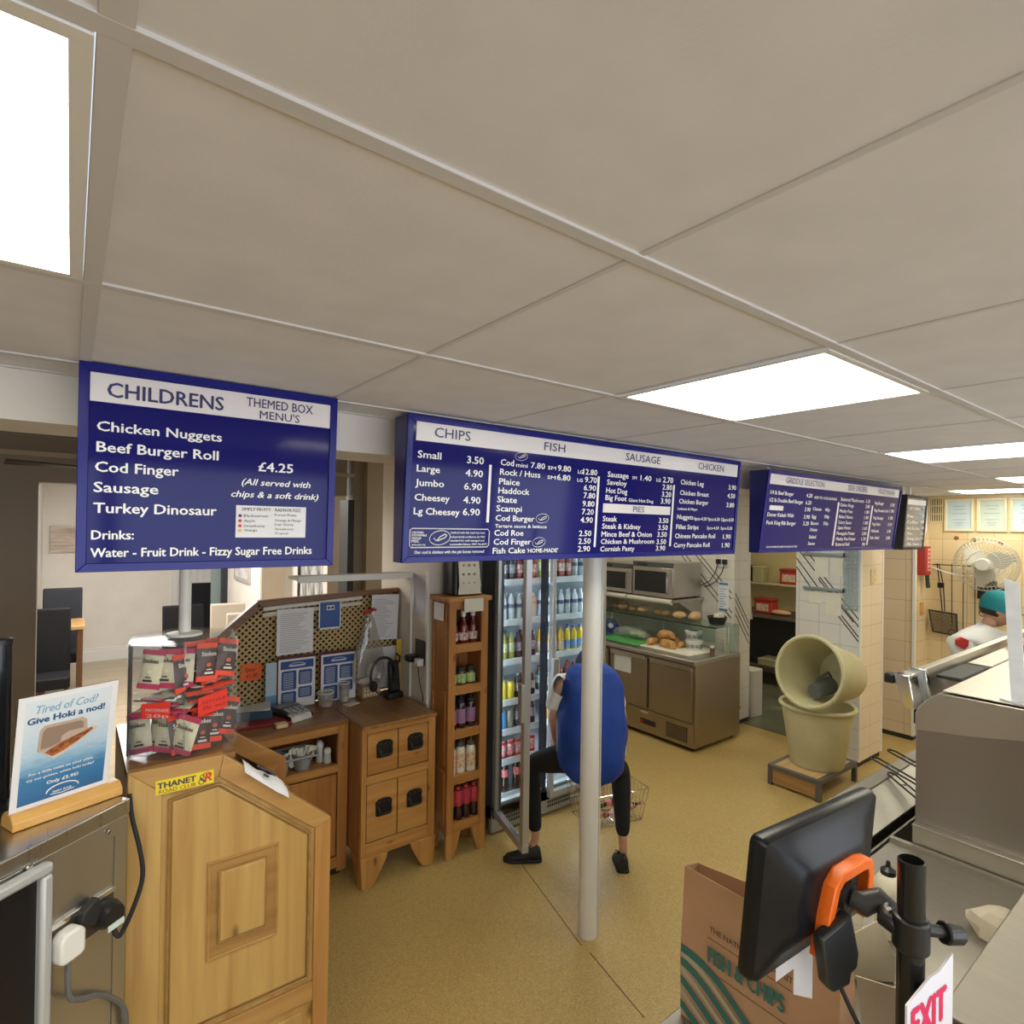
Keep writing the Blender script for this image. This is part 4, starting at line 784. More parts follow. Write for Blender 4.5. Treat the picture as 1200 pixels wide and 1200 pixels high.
# ---------------------------------------------------------------- back kitchen through the doorway
t = thing('kitchen_table', 'dark steel kitchen table with undershelf seen through the doorway', 'table', (7.5, 4.0, 0))
dst = steel('dark_kitchen_steel', (.22, .2, .16), .4)
MB().box(7.2, 7.88, 2.9, 5.0, .87, .91).build('top', dst, t, bevel=.004); MB().box(7.25, 7.88, 2.95, 4.98, .22, .25).build('undershelf', dst, t)
MB().box(7.5, 7.88, 2.95, 4.98, .25, .87).build('back_panel', blackm_m, t)
for x in (7.24, 7.84):
    for y in (2.94, 4.96): MB().cyl((x, y, 0), (x, y, .87), .02, None, 8).build('leg', dst, t)
def red_tub(label, x, y, z, s):
    t = thing('red_tub', label, 'tub', (x, y, z))
    MB().rbox(x-.09*s, x+.09*s, y-.12*s, y+.12*s, z, z+.16*s, .03*s).build('tub', M('red_tub_plastic', (.42, .035, .025), .45), t, bevel=.008)
    MB().rbox(x-.1*s, x+.1*s, y-.13*s, y+.13*s, z+.16*s, z+.185*s, .03*s).build('lid', M('red_tub_lid', (.35, .03, .02), .45), t, bevel=.005)
    MB().box(x-.092*s-.002, x-.09*s, y-.08*s, y+.08*s, z+.03*s, z+.12*s).build('label_patch', M('tub_label', (.6, .42, .34), .5, noise=.3, nscale=30), t)
red_tub('red plastic tub on the dark steel kitchen table', 7.45, 4.12, .911, 1.05)
red_tub('red plastic tub on the kitchen wall shelf', 7.75, 3.92, 1.296, 1.1)
o = MB().box(7.6, 7.89, 3.2, 4.9, 1.27, 1.295).build('wall_shelf', M('shelf_cream', (.5, .45, .3), .5), bevel=.003); tag(o, 'cream wall shelf in the back kitchen', 'shelf')
for k, (y, z, c, hh) in enumerate(((4.55, 1.296, (.03, .03, .04), .2), (4.36, 1.296, (.4, .38, .2), .2))):
    t = thing('storage_jar', ['dark storage jar at the left on the kitchen wall shelf', 'olive clear storage box on the kitchen wall shelf'][k], 'jar', (7.72, y, z))
    MB().rbox(7.64, 7.8, y-.08, y+.08, z, z+hh, .02).build('jar', M('jar_body_%d' % k, c, .35), t, bevel=.006); MB().rbox(7.635, 7.805, y-.085, y+.085, z+hh, z+hh+.02, .02).build('lid', M('jar_lid_%d' % k, tuple(v*1.4 for v in c), .4), t)
o = MB().ell((7.42, 3.9, .94), (.08, .14, .035), 12, 8).build('cloth_bundle', M('pink_cloth', (.6, .33, .2), .8, bump=.6, bscale=30)); tag(o, 'crumpled orange pink cloth beside the red tub on the table', 'cloth')
o = MB().loft([[(5.722, 3.42+.01*k, z), (5.80+.02*k, 3.40, z), (5.82+.02*k, 3.46, z), (5.722, 3.48+.01*k, z)] for k, z in enumerate((1.75, 1.55, 1.3, 1.12, 1.05))]).build('hanging_apron', M('apron_cloth', (.56, .5, .44), .85, bump=.4, bscale=12)); tag(o, 'pale apron hanging just behind the end of the tiled wall', 'apron')
o = MB().rbox(5.83, 6.05, 3.36, 3.6, 0.003, .5, .04).build('kitchen_bin', M('grey_white_bin', (.5, .48, .42), .5), bevel=.006); tag(o, 'pale plastic bin just inside the kitchen doorway', 'bin')
for k in range(3):
    o = MB().box(7.22, 7.5, 3.75, 4.1, .255+.03*k, .28+.03*k).build('folded_tray', M('tray_tan_%d' % k, (.45, .4, .24), .5), bevel=.004); tag(o, ['lowest', 'middle', 'top'][k]+' of the stacked tan trays under the kitchen table', 'tray', 'tan trays')
# ---------------------------------------------------------------- right hand wall
def cert(label, y0, y1, k):
    t = thing('framed_certificate', label, 'certificate', (6.83, (y0+y1)/2, 2.03), 0, 'framed certificates on the tiled wall')
    mx = frm((6.838, y1, 2.03), (0, -1, 0)); w = y1-y0
    MB(mx).frame(0, w, 0, .315, .022, -.02, 0).build('frame', M('cert_frame', (.78, .68, .46), .4), t, bevel=.003)
    MB(mx).box(.02, w-.02, -.008, -.002, .02, .295).build('certificate_sheet', paper_m if k != 1 else papery_m, t)
    tx = MB(mx)
    for q, (z, ww) in enumerate(((.24, .1), (.21, .08), (.17, .12), (.11, .1), (.08, .07), (.06, .05))): tx.box(w/2-ww/2, w/2+ww/2, -.0095, -.008, z, z+.006)
    tx.build('print', M('cert_print', (.42, .42, .5), .6), t)
    MB(mx).box(.016, w-.016, -.013, -.011, .016, .3).build('glass_pane', glass_m, t)
cert('framed certificate nearest the wall vent', 1.72, 1.955, 0); cert('framed certificate with yellowish sheet, second from the vent', 1.475, 1.70, 1); cert('framed certificate at the right photo edge', 1.21, 1.455, 2)
t = thing('wall_vent', 'cream slatted air vent high on the tiled wall beside the certificates', 'vent', (6.83, 2.02, 2.1))
mx = frm((6.838, 2.085, 2.12), (0, -1, 0))
MB(mx).box(0, .12, -.004, 0, 0, .24).build('backing', blackm_m, t)
f = MB(mx); f.frame(0, .12, 0, .24, .01, -.012, 0)
for k in range(5): f.box(.017+.019*k, .025+.019*k, -.012, -.004, .01, .23)
f.box(.01, .11, -.012, -.004, .075, .085); f.box(.01, .11, -.012, -.004, .155, .165)
f.build('slats', M('vent_cream', (.72, .58, .34), .5), t)
# fire alarm point
t = thing('red_wall_box', 'red box with white label on the wall corner under the drinks board', 'box', (6.6, 2.07, 1.6))
MB().box(6.54, 6.69, 2.02, 2.088, 1.60, 1.88).build('box', M('red_box', (.36, .025, .02), .5), t, bevel=.006)
mx = frm((6.585, 2.018, 1.62), (1, 0, 0)); MB(mx).box(0, .09, -.002, 0, .02, .24).build('label_panel', M('pinkish_label', (.7, .35, .3), .5), t)
b = MB(mx); 
for k in range(5): b.box(.012, .078, -.004, -.002, .04+.04*k, .055+.04*k)
b.build('print', M('red_print', (.5, .03, .02), .5), t)
MB().tube([(6.62, 2.03, 1.6), (6.63, 2.03, 1.54), (6.65, 2.03, 1.48)], .018, 8).build('hose', M('dark_green_hose', (.03, .05, .03), .5), t)
o = MB(frm((6.62, 2.088, 1.2), (1, 0, 0))).box(0, .1, -.003, 0, 0, .13).build('safety_sign', M('yellow_red_sign', (.7, .42, .1), .5, col2=(.6, .2, .05), nscale=50)); tag(o, 'small yellow and red safety sign on the tiled wall', 'sign')
o = MB(frm((6.7, 2.088, 1.93), (1, 0, 0))).prism([(0, 0), (.08, .12), (.09, .42), (.0, .42)], 'y', -.003, 0).build('wall_paper', paper_m); tag(o, 'white paper sheet on the wall behind the drinks board', 'paper')
# utensil rack with skimmers
t = thing('utensil_rail', 'thin wire utensil rail on the cream tiled wall', 'rail', (6.8, 1.85, 1.66))
MB().cyl((6.8, 2.04, 1.70), (6.8, 1.55, 1.70), .005, None, 8).build('rail', iron_m, t)
for y in (2.02, 1.57): MB().cyl((6.8, y, 1.70), (6.84, y, 1.70), .005, None, 6).build('bracket', iron_m, t)
t = thing('wire_skimmer', 'square mesh frying skimmer hanging by its long handle', 'skimmer', (6.78, 1.9, 1.1))
sk = MB().tube([(6.79, 2.0, 1.71), (6.785, 1.975, 1.5), (6.78, 1.95, 1.25)], .005, 6).tube([(6.79, 1.985, 1.71), (6.785, 1.945, 1.5), (6.78, 1.93, 1.25)], .005, 6); sk.build('handle', iron_m, t)
MB().cbox((6.782, 1.965, 1.5), (.02, .05, .05)).build('collar', iron_m, t)
Q = [(6.78, 2.06, 1.25), (6.76, 1.83, 1.235), (6.74, 1.815, 1.03), (6.76, 2.02, 1.045)]
MB().tube(Q, .009, 6, closed=True).build('mesh_frame', iron_m, t)
b = MB()
def lerp(a, b_, u): return Vector(a)*(1-u)+Vector(b_)*u
for k in range(1, 20):
    u = k/20; b.tube([lerp(Q[0], Q[1], u), lerp(Q[3], Q[2], u)], .0025, 4); b.tube([lerp(Q[0], Q[3], u), lerp(Q[1], Q[2], u)], .0025, 4)
b.build('wire_mesh', M('mesh_wire', (.10, .075, .045), .5, .4), t)
for k, (y, l) in enumerate(((1.88, .62), (1.79, .75), (1.70, .66), (1.64, .4))):
    t = thing('frying_tool', ['long wire frying tool right of the square skimmer', 'longest wire frying tool, third on the rail', 'wire frying tool second from right on the rail', 'short wire frying tool at the right end of the rail'][k], 'utensil', (6.79, y, 1.7-l), 0, 'frying tools on the rail')
    MB().tube([(6.792, y, 1.715), (6.786, y-.004, 1.7-l*.5), (6.775, y-.01, 1.7-l)], .004, 6).build('handle', iron_m, t)
    MB().tube([(6.775, y-.01+.03*cos(a), 1.7-l-.03+.03*sin(a)) for a in [2*pi*q/12 for q in range(12)]], .004, 5, closed=True).build('hook', iron_m, t)
# wall fan
t = thing('wall_fan', 'large pale wall mounted fan in a wire cage', 'fan', (6.7, 1.55, 1.5))
fc = Vector((6.50, 1.555, 1.735)); fanm = M('fan_grey', (.52, .50, .44), .4)
cg = MB()
for R_, xx in ((.235, 0), (.236, .05), (.2, -.035), (.12, -.055), (.2, .1), (.12, .125)):
    cg.tube([fc+Vector((xx, R_*cos(2*pi*k/36), R_*sin(2*pi*k/36))) for k in range(36)], .0035, 5, closed=True)
for k in range(48):
    a = 2*pi*k/48; c_, s_ = cos(a), sin(a)
    cg.tube([fc+Vector((xx, R_*c_, R_*s_)) for xx, R_ in ((-.06, .055), (-.055, .12), (-.035, .2), (.0, .236), (.05, .236), (.1, .2), (.125, .1))], .0016, 4)
cg.build('wire_cage', M('fan_wire', (.5, .48, .4), .4, .3), t)
for k in range(3):
    a0 = 2*pi*k/3+.5; rings = []
    for q in range(7):
        r_ = .04+.17*q/6; w_ = .035+.075*sin(pi*min(1, q/5.2)); tw = .5-.25*q/6
        ring = []
        for u in (-1, -.33, .33, 1):
            aa = a0+u*w_/r_*.8+.25*q/6; ring.append(fc+Vector((.03+u*w_*sin(tw)*.6, r_*cos(aa), r_*sin(aa))))
        ring += [p+Vector((.004, 0, 0)) for p in reversed(ring)]
        rings.append(ring)
    MB().loft(rings).build('fan_blade', fanm, t)
MB().lathe([(.05, -.09), (.055, -.08), (.055, 0), (.045, .12)], fc, 20, axis=Matrix.Rotation(radians(90), 4, 'Y')).build('hub', M('fan_hub', (.6, .58, .54), .35), t)
MB().lathe([(.056, 0), (.05, .012), (.02, .016)], fc+Vector((-.055, 0, 0)), 20, axis=Matrix.Rotation(radians(-90), 4, 'Y')).build('hub_cap', M('fan_cap', (.62, .6, .58), .3), t)
MB().tube([fc+Vector((.1, 0, 0)), (6.68, 1.55, 1.70), (6.72, 1.55, 1.52), (6.80, 1.55, 1.46)], .028, 10).build('arm', fanm, t)
MB().box(6.78, 6.84, 1.42, 1.68, 1.40, 1.52).build('wall_bracket', black_m, t, bevel=.008)
MB().box(6.68, 6.75, 1.52, 1.60, 1.5, 1.58).build('tilt_bracket', black_m, t, bevel=.008)
cbl = MB().tube([(6.70, 2.02, 1.68), (6.72, 1.9, 1.63), (6.72, 1.78, 1.61), (6.7, 1.66, 1.62)], .006, 6).build('fan_cable', wplas_m); tag(cbl, 'white cable looping from the red box to the fan', 'cable')
for k, (y, z) in enumerate(((1.86, 1.965), (1.72, 1.95), (1.52, 1.93))):
    o = MB().ell((6.838, y, z), (.006, .022, .02), 10, 6).build('wall_stain', M('stain_brown', (.25, .1, .03), .8)); tag(o, ['largest brown chip in the tiled wall below the first certificate', 'small brown chip in the tiled wall below the gap between certificates', 'small brown chip in the tiled wall above the fan'][k], 'chip', 'chips in the wall tiles')
# ---------------------------------------------------------------- dining room furniture
leather_m = M('black_leather', (.008, .008, .01), .65, spec=.2)
leathg_m = M('charcoal_leather', (.022, .025, .034), .5, spec=.3)
def chair(label, x, y, z_top, w, rz, m, legm, tufted=False):
    t = thing('dining_chair', label, 'chair', (x, y, 0), rz, 'dining room chairs')
    mx = wm(t)
    MB(mx).rbox(-w/2, w/2, -.22, .22, .36, .47, .04).build('seat', m, t, bevel=.012)
    MB(mx).prism([(.14, .44), (.22, .44), (.27, z_top), (.2, z_top)], 'x', -w/2, w/2).build('backrest', m, t, bevel=.015)
    if tufted:
        b = MB(mx)
        for i in range(4):
            for j in range(4): b.ell((-.15+.1*i+(.05 if j % 2 else 0)-.02, .185+.055*(j/4), .68+.12*j), (.012, .01, .012), 8, 5); b.ell((.6*0-.15+.1*i+(.05 if j % 2 else 0)-.02, .275, .68+.12*j), (.012, .01, .012), 8, 5)
        b.build('buttons', M('button_dark', (.015, .016, .02), .4), t)
    for sx in (-1, 1):
        for sy in (-1, 1): MB(mx).cyl((sx*(w/2-.03), sy*.18, 0), (sx*(w/2-.03), sy*.18, .37), .014, .02, 10).build('leg', legm, t)
darkw_m = wood('dark_chair_leg', (.16, .07, .03), (.08, .035, .015), 'z', .4, False)
chair('tufted charcoal dining chair at the head of the far wooden table', -.06, 8.6, 1.19, .38, 0, leathg_m, darkw_m, True)
chair('tall black leather dining chair by the opening, in front of the tufted chair', -.13, 7.35, 1.10, .30, 0, leather_m, darkw_m)
chair('black dining chair nearer the white inner door, left of the beige chairs', 1.12, 7.9, .985, .44, 0, leather_m, darkw_m)
chair('small black dining chair furthest back beside the white inner door', 1.5, 9.3, 1.12, .44, 0, leather_m, darkw_m)
beige_m = M('beige_fabric', (.42, .36, .29), .85, bump=.1, bscale=60)
chair('beige upholstered dining chair behind the nearer beige one', 1.42, 7.05, 1.08, .36, -.15, beige_m, darkw_m)
chair('beige upholstered dining chair closest to the pine lattice screen', 1.45, 6.35, 1.06, .36, -.15, beige_m, darkw_m)
t = thing('dining_table', 'wooden dining table top edge seen past the black chairs', 'table', (-.05, 7.95, 0))
MB().box(-.28, .14, 7.72, 8.35, .84, .88).build('table_top', wood('table_oak', (.55, .34, .14), (.42, .24, .08), 'y', .35), t, bevel=.004)
for x in (-.24, .10):
    for y in (7.76, 8.3): MB().box(x-.025, x+.025, y-.025, y+.025, 0, .84).build('leg', darkw_m, t)
t = thing('canvas_picture', 'pale landscape canvas on the far dining room wall', 'picture', (-.08, 10.18, 1.6))
cv = M('canvas_landscape', (.66, .58, .5), .7, col2=(.45, .34, .27), nscale=3, stretch=(1, 1, 9))
MB().box(-.22, .3, 10.16, 10.198, 1.56, 1.93).build('canvas', cv, t)
def side_picture(name, label, X, y0, y1, z0, z1, fw, fmat, pmat):
    t = thing(name, label, 'picture', (X, (y0+y1)/2, z0)); mx = frm((X, y1, 0), (0, -1, 0)); w = y1-y0
    MB(mx).frame(0, w, z0, z1, fw, -.03, 0).build('frame', fmat, t, bevel=.004); MB(mx).box(fw-.002, w-fw+.002, -.016, -.004, z0+fw-.002, z1-fw+.002).build('print', pmat, t)
silver_m = M('silver_branches', (.5, .5, .48), .4, col2=(.08, .08, .08), nscale=7, stretch=(1, 2.5, .6))
side_picture('framed_picture', 'small silver framed picture on the white dining room side wall', 1.75, 7.5, 8.3, 1.27, 1.6, .05, M('silver_frame', (.55, .54, .52), .35, .5), M('grey_print', (.4, .4, .4), .5, col2=(.6, .58, .55), nscale=9))
side_picture('framed_artwork', 'tall black framed silver branch artwork in the dining room', 2.1, 5.4, 6.75, 1.12, 2.42, .06, M('black_frame', (.012, .012, .014), .4), silver_m)
t = thing('ceiling_fan', 'dark ceiling fan blade just below the taupe header', 'fan', (.3, 3.7, 2.3))
fb = M('fan_blade_dark', (.03, .022, .018), .5)
MB().cyl((.32, 3.75, 2.30), (.32, 3.75, 2.72), .02, None, 10).build('rod', fb, t); MB().lathe([(.05, 0), (.1, .03), (.1, .08), (.04, .11)], (.32, 3.75, 2.24), 20).build('motor', fb, t)
for k in range(4):
    a = radians(188+90*k); d = Vector((cos(a), sin(a), 0)); n = Vector((-d.y, d.x, 0)); c = Vector((.32, 3.75, 2.27))
    MB().loft([[c+d*.09+n*.025, c+d*.09-n*.025, c+d*.09-n*.025+Vector((0, 0, .008)), c+d*.09+n*.025+Vector((0, 0, .008))], [c+d*.58+n*.05+Vector((0, 0, .012)), c+d*.58-n*.05, c+d*.58-n*.05+Vector((0, 0, .008)), c+d*.58+n*.05+Vector((0, 0, .02))]]).build('blade', fb, t)
o = MB(frm((.9, 10.19, 1.28), (1, 0, 0))).box(.1, .2, -.012, 0, 0, .1).build('light_switch', M('dark_switch', (.2, .15, .12), .4), bevel=.004); tag(o, 'small dark light switch beside the white inner door', 'switch')
# ---------------------------------------------------------------- drawer cabinet
CX0, CX1, CY0, CY1 = 1.29, 1.75, 3.02, 3.62
t = thing('pine_cabinet', 'short pine cabinet with four doors, black cup handles and bracket feet', 'cabinet', (1.52, 3.32, 0))
MB().box(CX0-.004, CX1+.006, CY0-.008, CY1, .872, .892).box(CX0+.04, CX1-.04, CY0+.02, CY1, .86, .872).build('top', pined_y, t, bevel=.003)
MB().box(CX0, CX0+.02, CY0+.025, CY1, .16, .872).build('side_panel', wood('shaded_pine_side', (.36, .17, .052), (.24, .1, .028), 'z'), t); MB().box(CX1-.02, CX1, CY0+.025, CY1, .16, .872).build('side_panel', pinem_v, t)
MB().box(CX0+.02, CX1-.02, CY1-.015, CY1, .16, .86).build('back_panel', pinem_v, t)
for xa, xb in ((CX0, CX0+.03), (CX1-.045, CX1)): MB().box(xa, xb, CY0, CY0+.025, .16, .872).build('stile', pine_v, t, bevel=.002)
for za, zb in ((.845, .872), (.565, .612), (.16, .24)): MB().box(CX0+.03, CX1-.045, CY0, CY0+.025, za, zb).build('rail', pine_h, t, bevel=.002)
MB().box(CX0+.03, CX1-.045, CY0+.018, CY0+.022, .24, .845).build('door_recess', M('door_gap', (.03, .012, .005), .8), t)
for i, (xa, xb) in enumerate(((CX0+.034, 1.506), (1.512, CX1-.049))):
    for j, (za, zb) in enumerate(((.245, .561), (.617, .841))):
        d = MB().box(xa, xb, CY0+.002, CY0+.018, za, zb).build('door', pine_h, t, bevel=.003)
        cx, cz = (xa+xb)/2+.01, (za+zb)/2+.02
        P = [(-.048, -.045), (-.03, -.05), (.03, -.05), (.048, -.045), (.05, .03), (.035, .045), (0, .05), (-.035, .045), (-.05, .03)]
        MB().prism([(cx+p[0], cz+p[1]) for p in P], 'y', CY0-.002, CY0+.003).build('handle_plate', iron_m, d, bevel=.0015)
        MB().tube([(cx-.04, CY0-.004, cz+.01), (cx-.036, CY0-.022, cz-.012), (cx-.03, CY0-.024, cz-.03), (cx+.03, CY0-.024, cz-.03), (cx+.036, CY0-.022, cz-.012), (cx+.04, CY0-.004, cz+.01)], .006, 8).build('handle', iron_m, d)
        b = MB()
        for q in (-.03, 0, .03): b.ell((cx+q, CY0-.004, cz+.028), (.005, .004, .005), 8, 5)
        b.build('stud', M('stud_iron', (.05, .05, .05), .35, .5), d)
for sx, xa in ((1, CX0), (-1, CX1)):
    MB().prism([(xa-.004*sx, .165), (xa+.16*sx, .165), (xa+.15*sx, .13), (xa+.085*sx, .015), (xa+.06*sx, 0), (xa+.005*sx, 0)], 'y', CY0-.012, CY0+.025).build('foot', pine_v, t, bevel=.004)
    MB().prism([(CY0+.025, .165), (CY0+.14, .165), (CY0+.06, 0), (CY0+.025, 0)], 'x', xa if sx > 0 else xa-.025, xa+.025 if sx > 0 else xa).build('foot', pinem_v, t, bevel=.003)
    MB().prism([(CY1-.12, .165), (CY1, .165), (CY1, 0), (CY1-.05, 0)], 'x', xa if sx > 0 else xa-.025, xa+.025 if sx > 0 else xa).build('foot', pinem_v, t, bevel=.003)
# ---------------------------------------------------------------- order desk with lattice screen
t = thing('order_desk', 'pine order desk with open shelf and dark worn top behind the counter', 'desk', (.95, 3.45, 0))
DX0, DX1, DY0, DY1 = .50, 1.283, 3.2, 3.64
MB().box(DX0, DX1, DY0-.01, DY1, .865, .892).build('top', pined_h, t, bevel=.003)
for xa, xb in ((DX0, DX0+.04), (1.225, DX1)): MB().box(xa, xb, DY0, DY0+.03, .04, .865).build('stile', pinem_v, t, bevel=.002)
for za, zb in ((.82, .865), (.60, .645), (.06, .12)): MB().box(DX0+.04, 1.225, DY0, DY0+.03, za, zb).build('rail', pine_h, t, bevel=.002)
MB().box(DX0+.04, 1.225, DY0+.03, DY1-.02, .61, .632).build('shelf_board', pinem_h, t)
MB().box(DX0, DX0+.02, DY0+.03, DY1, .04, .865).build('side_panel', pinem_v, t); MB().box(DX1-.02, DX1, DY0+.03, DY1, .04, .865).build('side_panel', pinem_v, t)
MB().box(DX0+.02, DX1-.02, DY1-.02, DY1, .04, .865).build('back_panel', pinem_v, t)
dd = MB().box(.86, 1.22, DY0+.004, DY0+.02, .13, .59).build('door', pinem_v, t, bevel=.003)
MB().box(DX0+.045, .85, DY0+.004, DY0+.02, .13, .59).build('door', pinem_v, t, bevel=.003)
MB().box(DX0+.02, DX1-.02, DY0+.05, DY1-.03, 0, .04).build('plinth', blackm_m, t)
t = thing('lattice_screen', 'gold lattice screen with brown wooden top rail standing on the order desk', 'screen', (1.2, 3.63, .893))
poly = [(.55, .893), (.55, 1.26), (.90, 1.515), (1.78, 1.56), (1.78, .893)]
MB().prism([(p[0]+.005, p[1]) for p in poly], 'y', 3.655, 3.665).build('backing', M('dark_backing', (.03, .022, .015), .8), t)
la = MB(); pit = .027
def inside(x, z):
    if not (.56 < x < 1.775 and .9 < z): return False
    return z < (1.26+(x-.55)*.255/.35 if x < .9 else 1.515+(x-.9)*.045/.88)-.01
def strips(s, yy):
    k = -40
    while k < 90:
        c0 = .2+k*pit*1.414; pts = [(.55+q*.01, c0+s*(q*.01)) for q in range(124)] if s > 0 else [(.55+q*.01, c0+.9-q*.01) for q in range(124)]
        run = [p for p in pts if inside(*p)]
        if len(run) > 1:
            (xa, za), (xb, zb) = run[0], run[-1]; d = Vector((xb-xa, 0, zb-za)).normalized(); n = Vector((-d.z, 0, d.x))*.0055; a = Vector((xa, yy, za)); b = Vector((xb, yy, zb)); e = Vector((0, .004, 0))
            la.loft([[a-n, a+n, a+n+e, a-n+e], [b-n, b+n, b+n+e, b-n+e]])
        k += 1
strips(1, 3.640); strips(-1, 3.645)
la.build('lattice', M('lattice_gold', (.60, .44, .19), .5), t, smooth=False)
MB().prism([(.88, 1.505), (1.80, 1.55), (1.80, 1.578), (.885, 1.545)], 'y', 3.615, 3.67).build('top_rail', oak_h, t, bevel=.004)
MB().prism([(.50, 1.21), (.56, 1.21), (.91, 1.505), (.885, 1.545)], 'y', 3.615, 3.67).build('sloping_rail', oak_h, t, bevel=.004)
MB().box(.535, .56, 3.63, 3.665, .893, 1.25).build('post', oak_h, t); MB().box(1.77, 1.80, 3.63, 3.665, .893, 1.56).build('post', oak_h, t)
MB().prism([(.91, 1.487), (1.52, 1.518), (1.52, 1.54), (.91, 1.509)], 'y', 3.595, 3.612).build('paper_rail', M('cream_rail', (.72, .70, .62), .4), t, bevel=.003)
MB().prism([(.91, 1.45), (1.52, 1.482), (1.52, 1.505), (.91, 1.475)], 'y', 3.60, 3.613).build('paper_rail', M('cream_rail_low', (.66, .64, .55), .4), t, bevel=.003)
def sheet(name, label, x0, x1, z0, z1, y, m, cat='paper', lines=None, tilt=0.0, group=None):
    t = thing(name, label, cat, ((x0+x1)/2, y, z0), 0, group)
    mx = frm((x0, y, z0), (1, 0, tilt))
    MB(mx).box(0, x1-x0, -.0015, 0, 0, z1-z0).build('sheet', m, t)
    return t, mx
def printed(t, mx, w, h, rows, m=ink_m, x0=.02):
    b = MB(mx); r_ = random.Random(int(w*1000+h*100))
    for k in range(rows): b.box(x0, x0+(w-2*x0)*r_.uniform(.45, 1), -.0022, -.0015, h*.06+k*h*.86/rows, h*.06+k*h*.86/rows+.004)
    b.build('print', m, t)
lp = M('faint_print', (.45, .45, .5), .6)
t, mx = sheet('order_form', 'large white order form hanging left from the cream rail of the lattice screen', .985, 1.203, 1.215, 1.49, 3.592, paper_m); printed(t, mx, .218, .275, 20, lp)
t, mx = sheet('blue_leaflet', 'blue and white leaflet hanging in the middle of the lattice screen', 1.235, 1.378, 1.345, 1.515, 3.592, M('leaflet_blue', (.03, .10, .34), .4))
b = MB(mx); b.box(0, .008, -.003, -.0015, 0, .17); b.box(.135, .143, -.003, -.0015, 0, .17); b.box(0, .143, -.003, -.0015, 0, .012); b.box(.05, .1, -.003, -.0015, .12, .15); b.build('print', paper_m, t)
b = MB(mx); b.box(.055, .072, -.0036, -.003, .127, .142); b.box(.078, .095, -.0036, -.003, .127, .142); b.build('picture', ink_m, t)
t, mx = sheet('order_sheet', 'white table sheet hanging right from the lattice screen top', 1.575, 1.77, 1.245, 1.545, 3.592, paper_m, tilt=-.04); printed(t, mx, .19, .3, 24, lp)
t, mx = sheet('order_sheet', 'second white sheet behind the bag, low on the right of the lattice', 1.50, 1.80, .92, 1.19, 3.604, paper_m); printed(t, mx, .3, .27, 16, lp)
bm_ = M('menu_blue', (.025, .085, .30), .45)
def menu_card(label, x0, x1):
    t, mx = sheet('menu_card', label, x0, x1, .895, 1.19, 3.575, paper_m, 'menu', None, 0, 'menu cards on the desk'); w = x1-x0
    b = MB(mx)
    b.box(.012, w-.012, -.003, -.0015, .235, .283)
    for xa, xb, za, zb in ((.018, .105, .11, .225), (.118, w-.02, .135, .222), (.018, .105, .012, .1), (.118, w-.02, .055, .12)):
        b.prism([(xa+.006, za), (xb-.006, za), (xb, za+.006), (xb, zb-.006), (xb-.006, zb), (xa+.006, zb), (xa, zb-.006), (xa, za+.006)], 'y', -.003, -.0015)
    b.build('blue_panels', bm_, t)
    b = MB(mx); n_ = 14
    b.tube([(w/2+.05*cos(pi*k/n_), -.0035, .252+.018*sin(pi*k/n_)) for k in range(n_+1)], .002, 4); b.box(w/2-.045, w/2+.045, -.0036, -.003, .248, .258)
    for xa, za, zb in ((.028, .12, .215), (.128, .145, .21), (.028, .02, .09), (.128, .062, .112)):
        z = zb-.004
        while z > za: b.box(xa, xa+.06, -.0036, -.003, z-.003, z); z -= .01
    b.build('print', M('menu_print', (.6, .65, .75), .5), t)
    MB(mx).box(-.008, w+.004, .0005, .006, 0, .312).build('burgundy_backing', M('burgundy', (.09, .012, .02), .5), t)
menu_card('blue and white menu card leaning left on the desk, behind the card terminal', .995, 1.214); menu_card('blue and white menu card leaning right on the desk, partly behind the plastic bag', 1.25, 1.475)
t, mx = sheet('price_leaflet', 'narrow pale blue leaflet leaning left of the menu cards', .925, .99, .895, 1.18, 3.58, M('pale_blue_leaflet', (.45, .6, .74), .5))
MB(mx).box(0, .065, -.003, -.0015, 0, .09).build('print', M('leaflet_band', (.12, .3, .55), .5), t)
P = [(0, 0), (.02, .008), (.05, -.004), (.08, .006), (.115, 0), (.108, .03), (.118, .06), (.11, .1), (.08, .094), (.05, .104), (.02, .096), (-.004, .104), (.006, .07), (-.004, .035)]
t = thing('orange_tag', 'orange star edged price tag on the lattice behind the sachet stand', 'tag', (.86, 3.63, 1.08)); mx = frm((.80, 3.632, 1.08), (1, 0, -.03))
MB(mx).prism(P, 'y', -.002, 0).build('card', M('neon_orange_card', (.95, .16, .03), .5), t)
b = MB(mx); b.text('Spicy', .02, .055, .022, .06, -.0025, bold=.01, shear=.2); b.text('£1.00', .03, .02, .022, .06, -.0025, bold=.01, shear=.2); b.build('lettering', M('red_ink', (.25, .02, .01), .6), t, smooth=False)
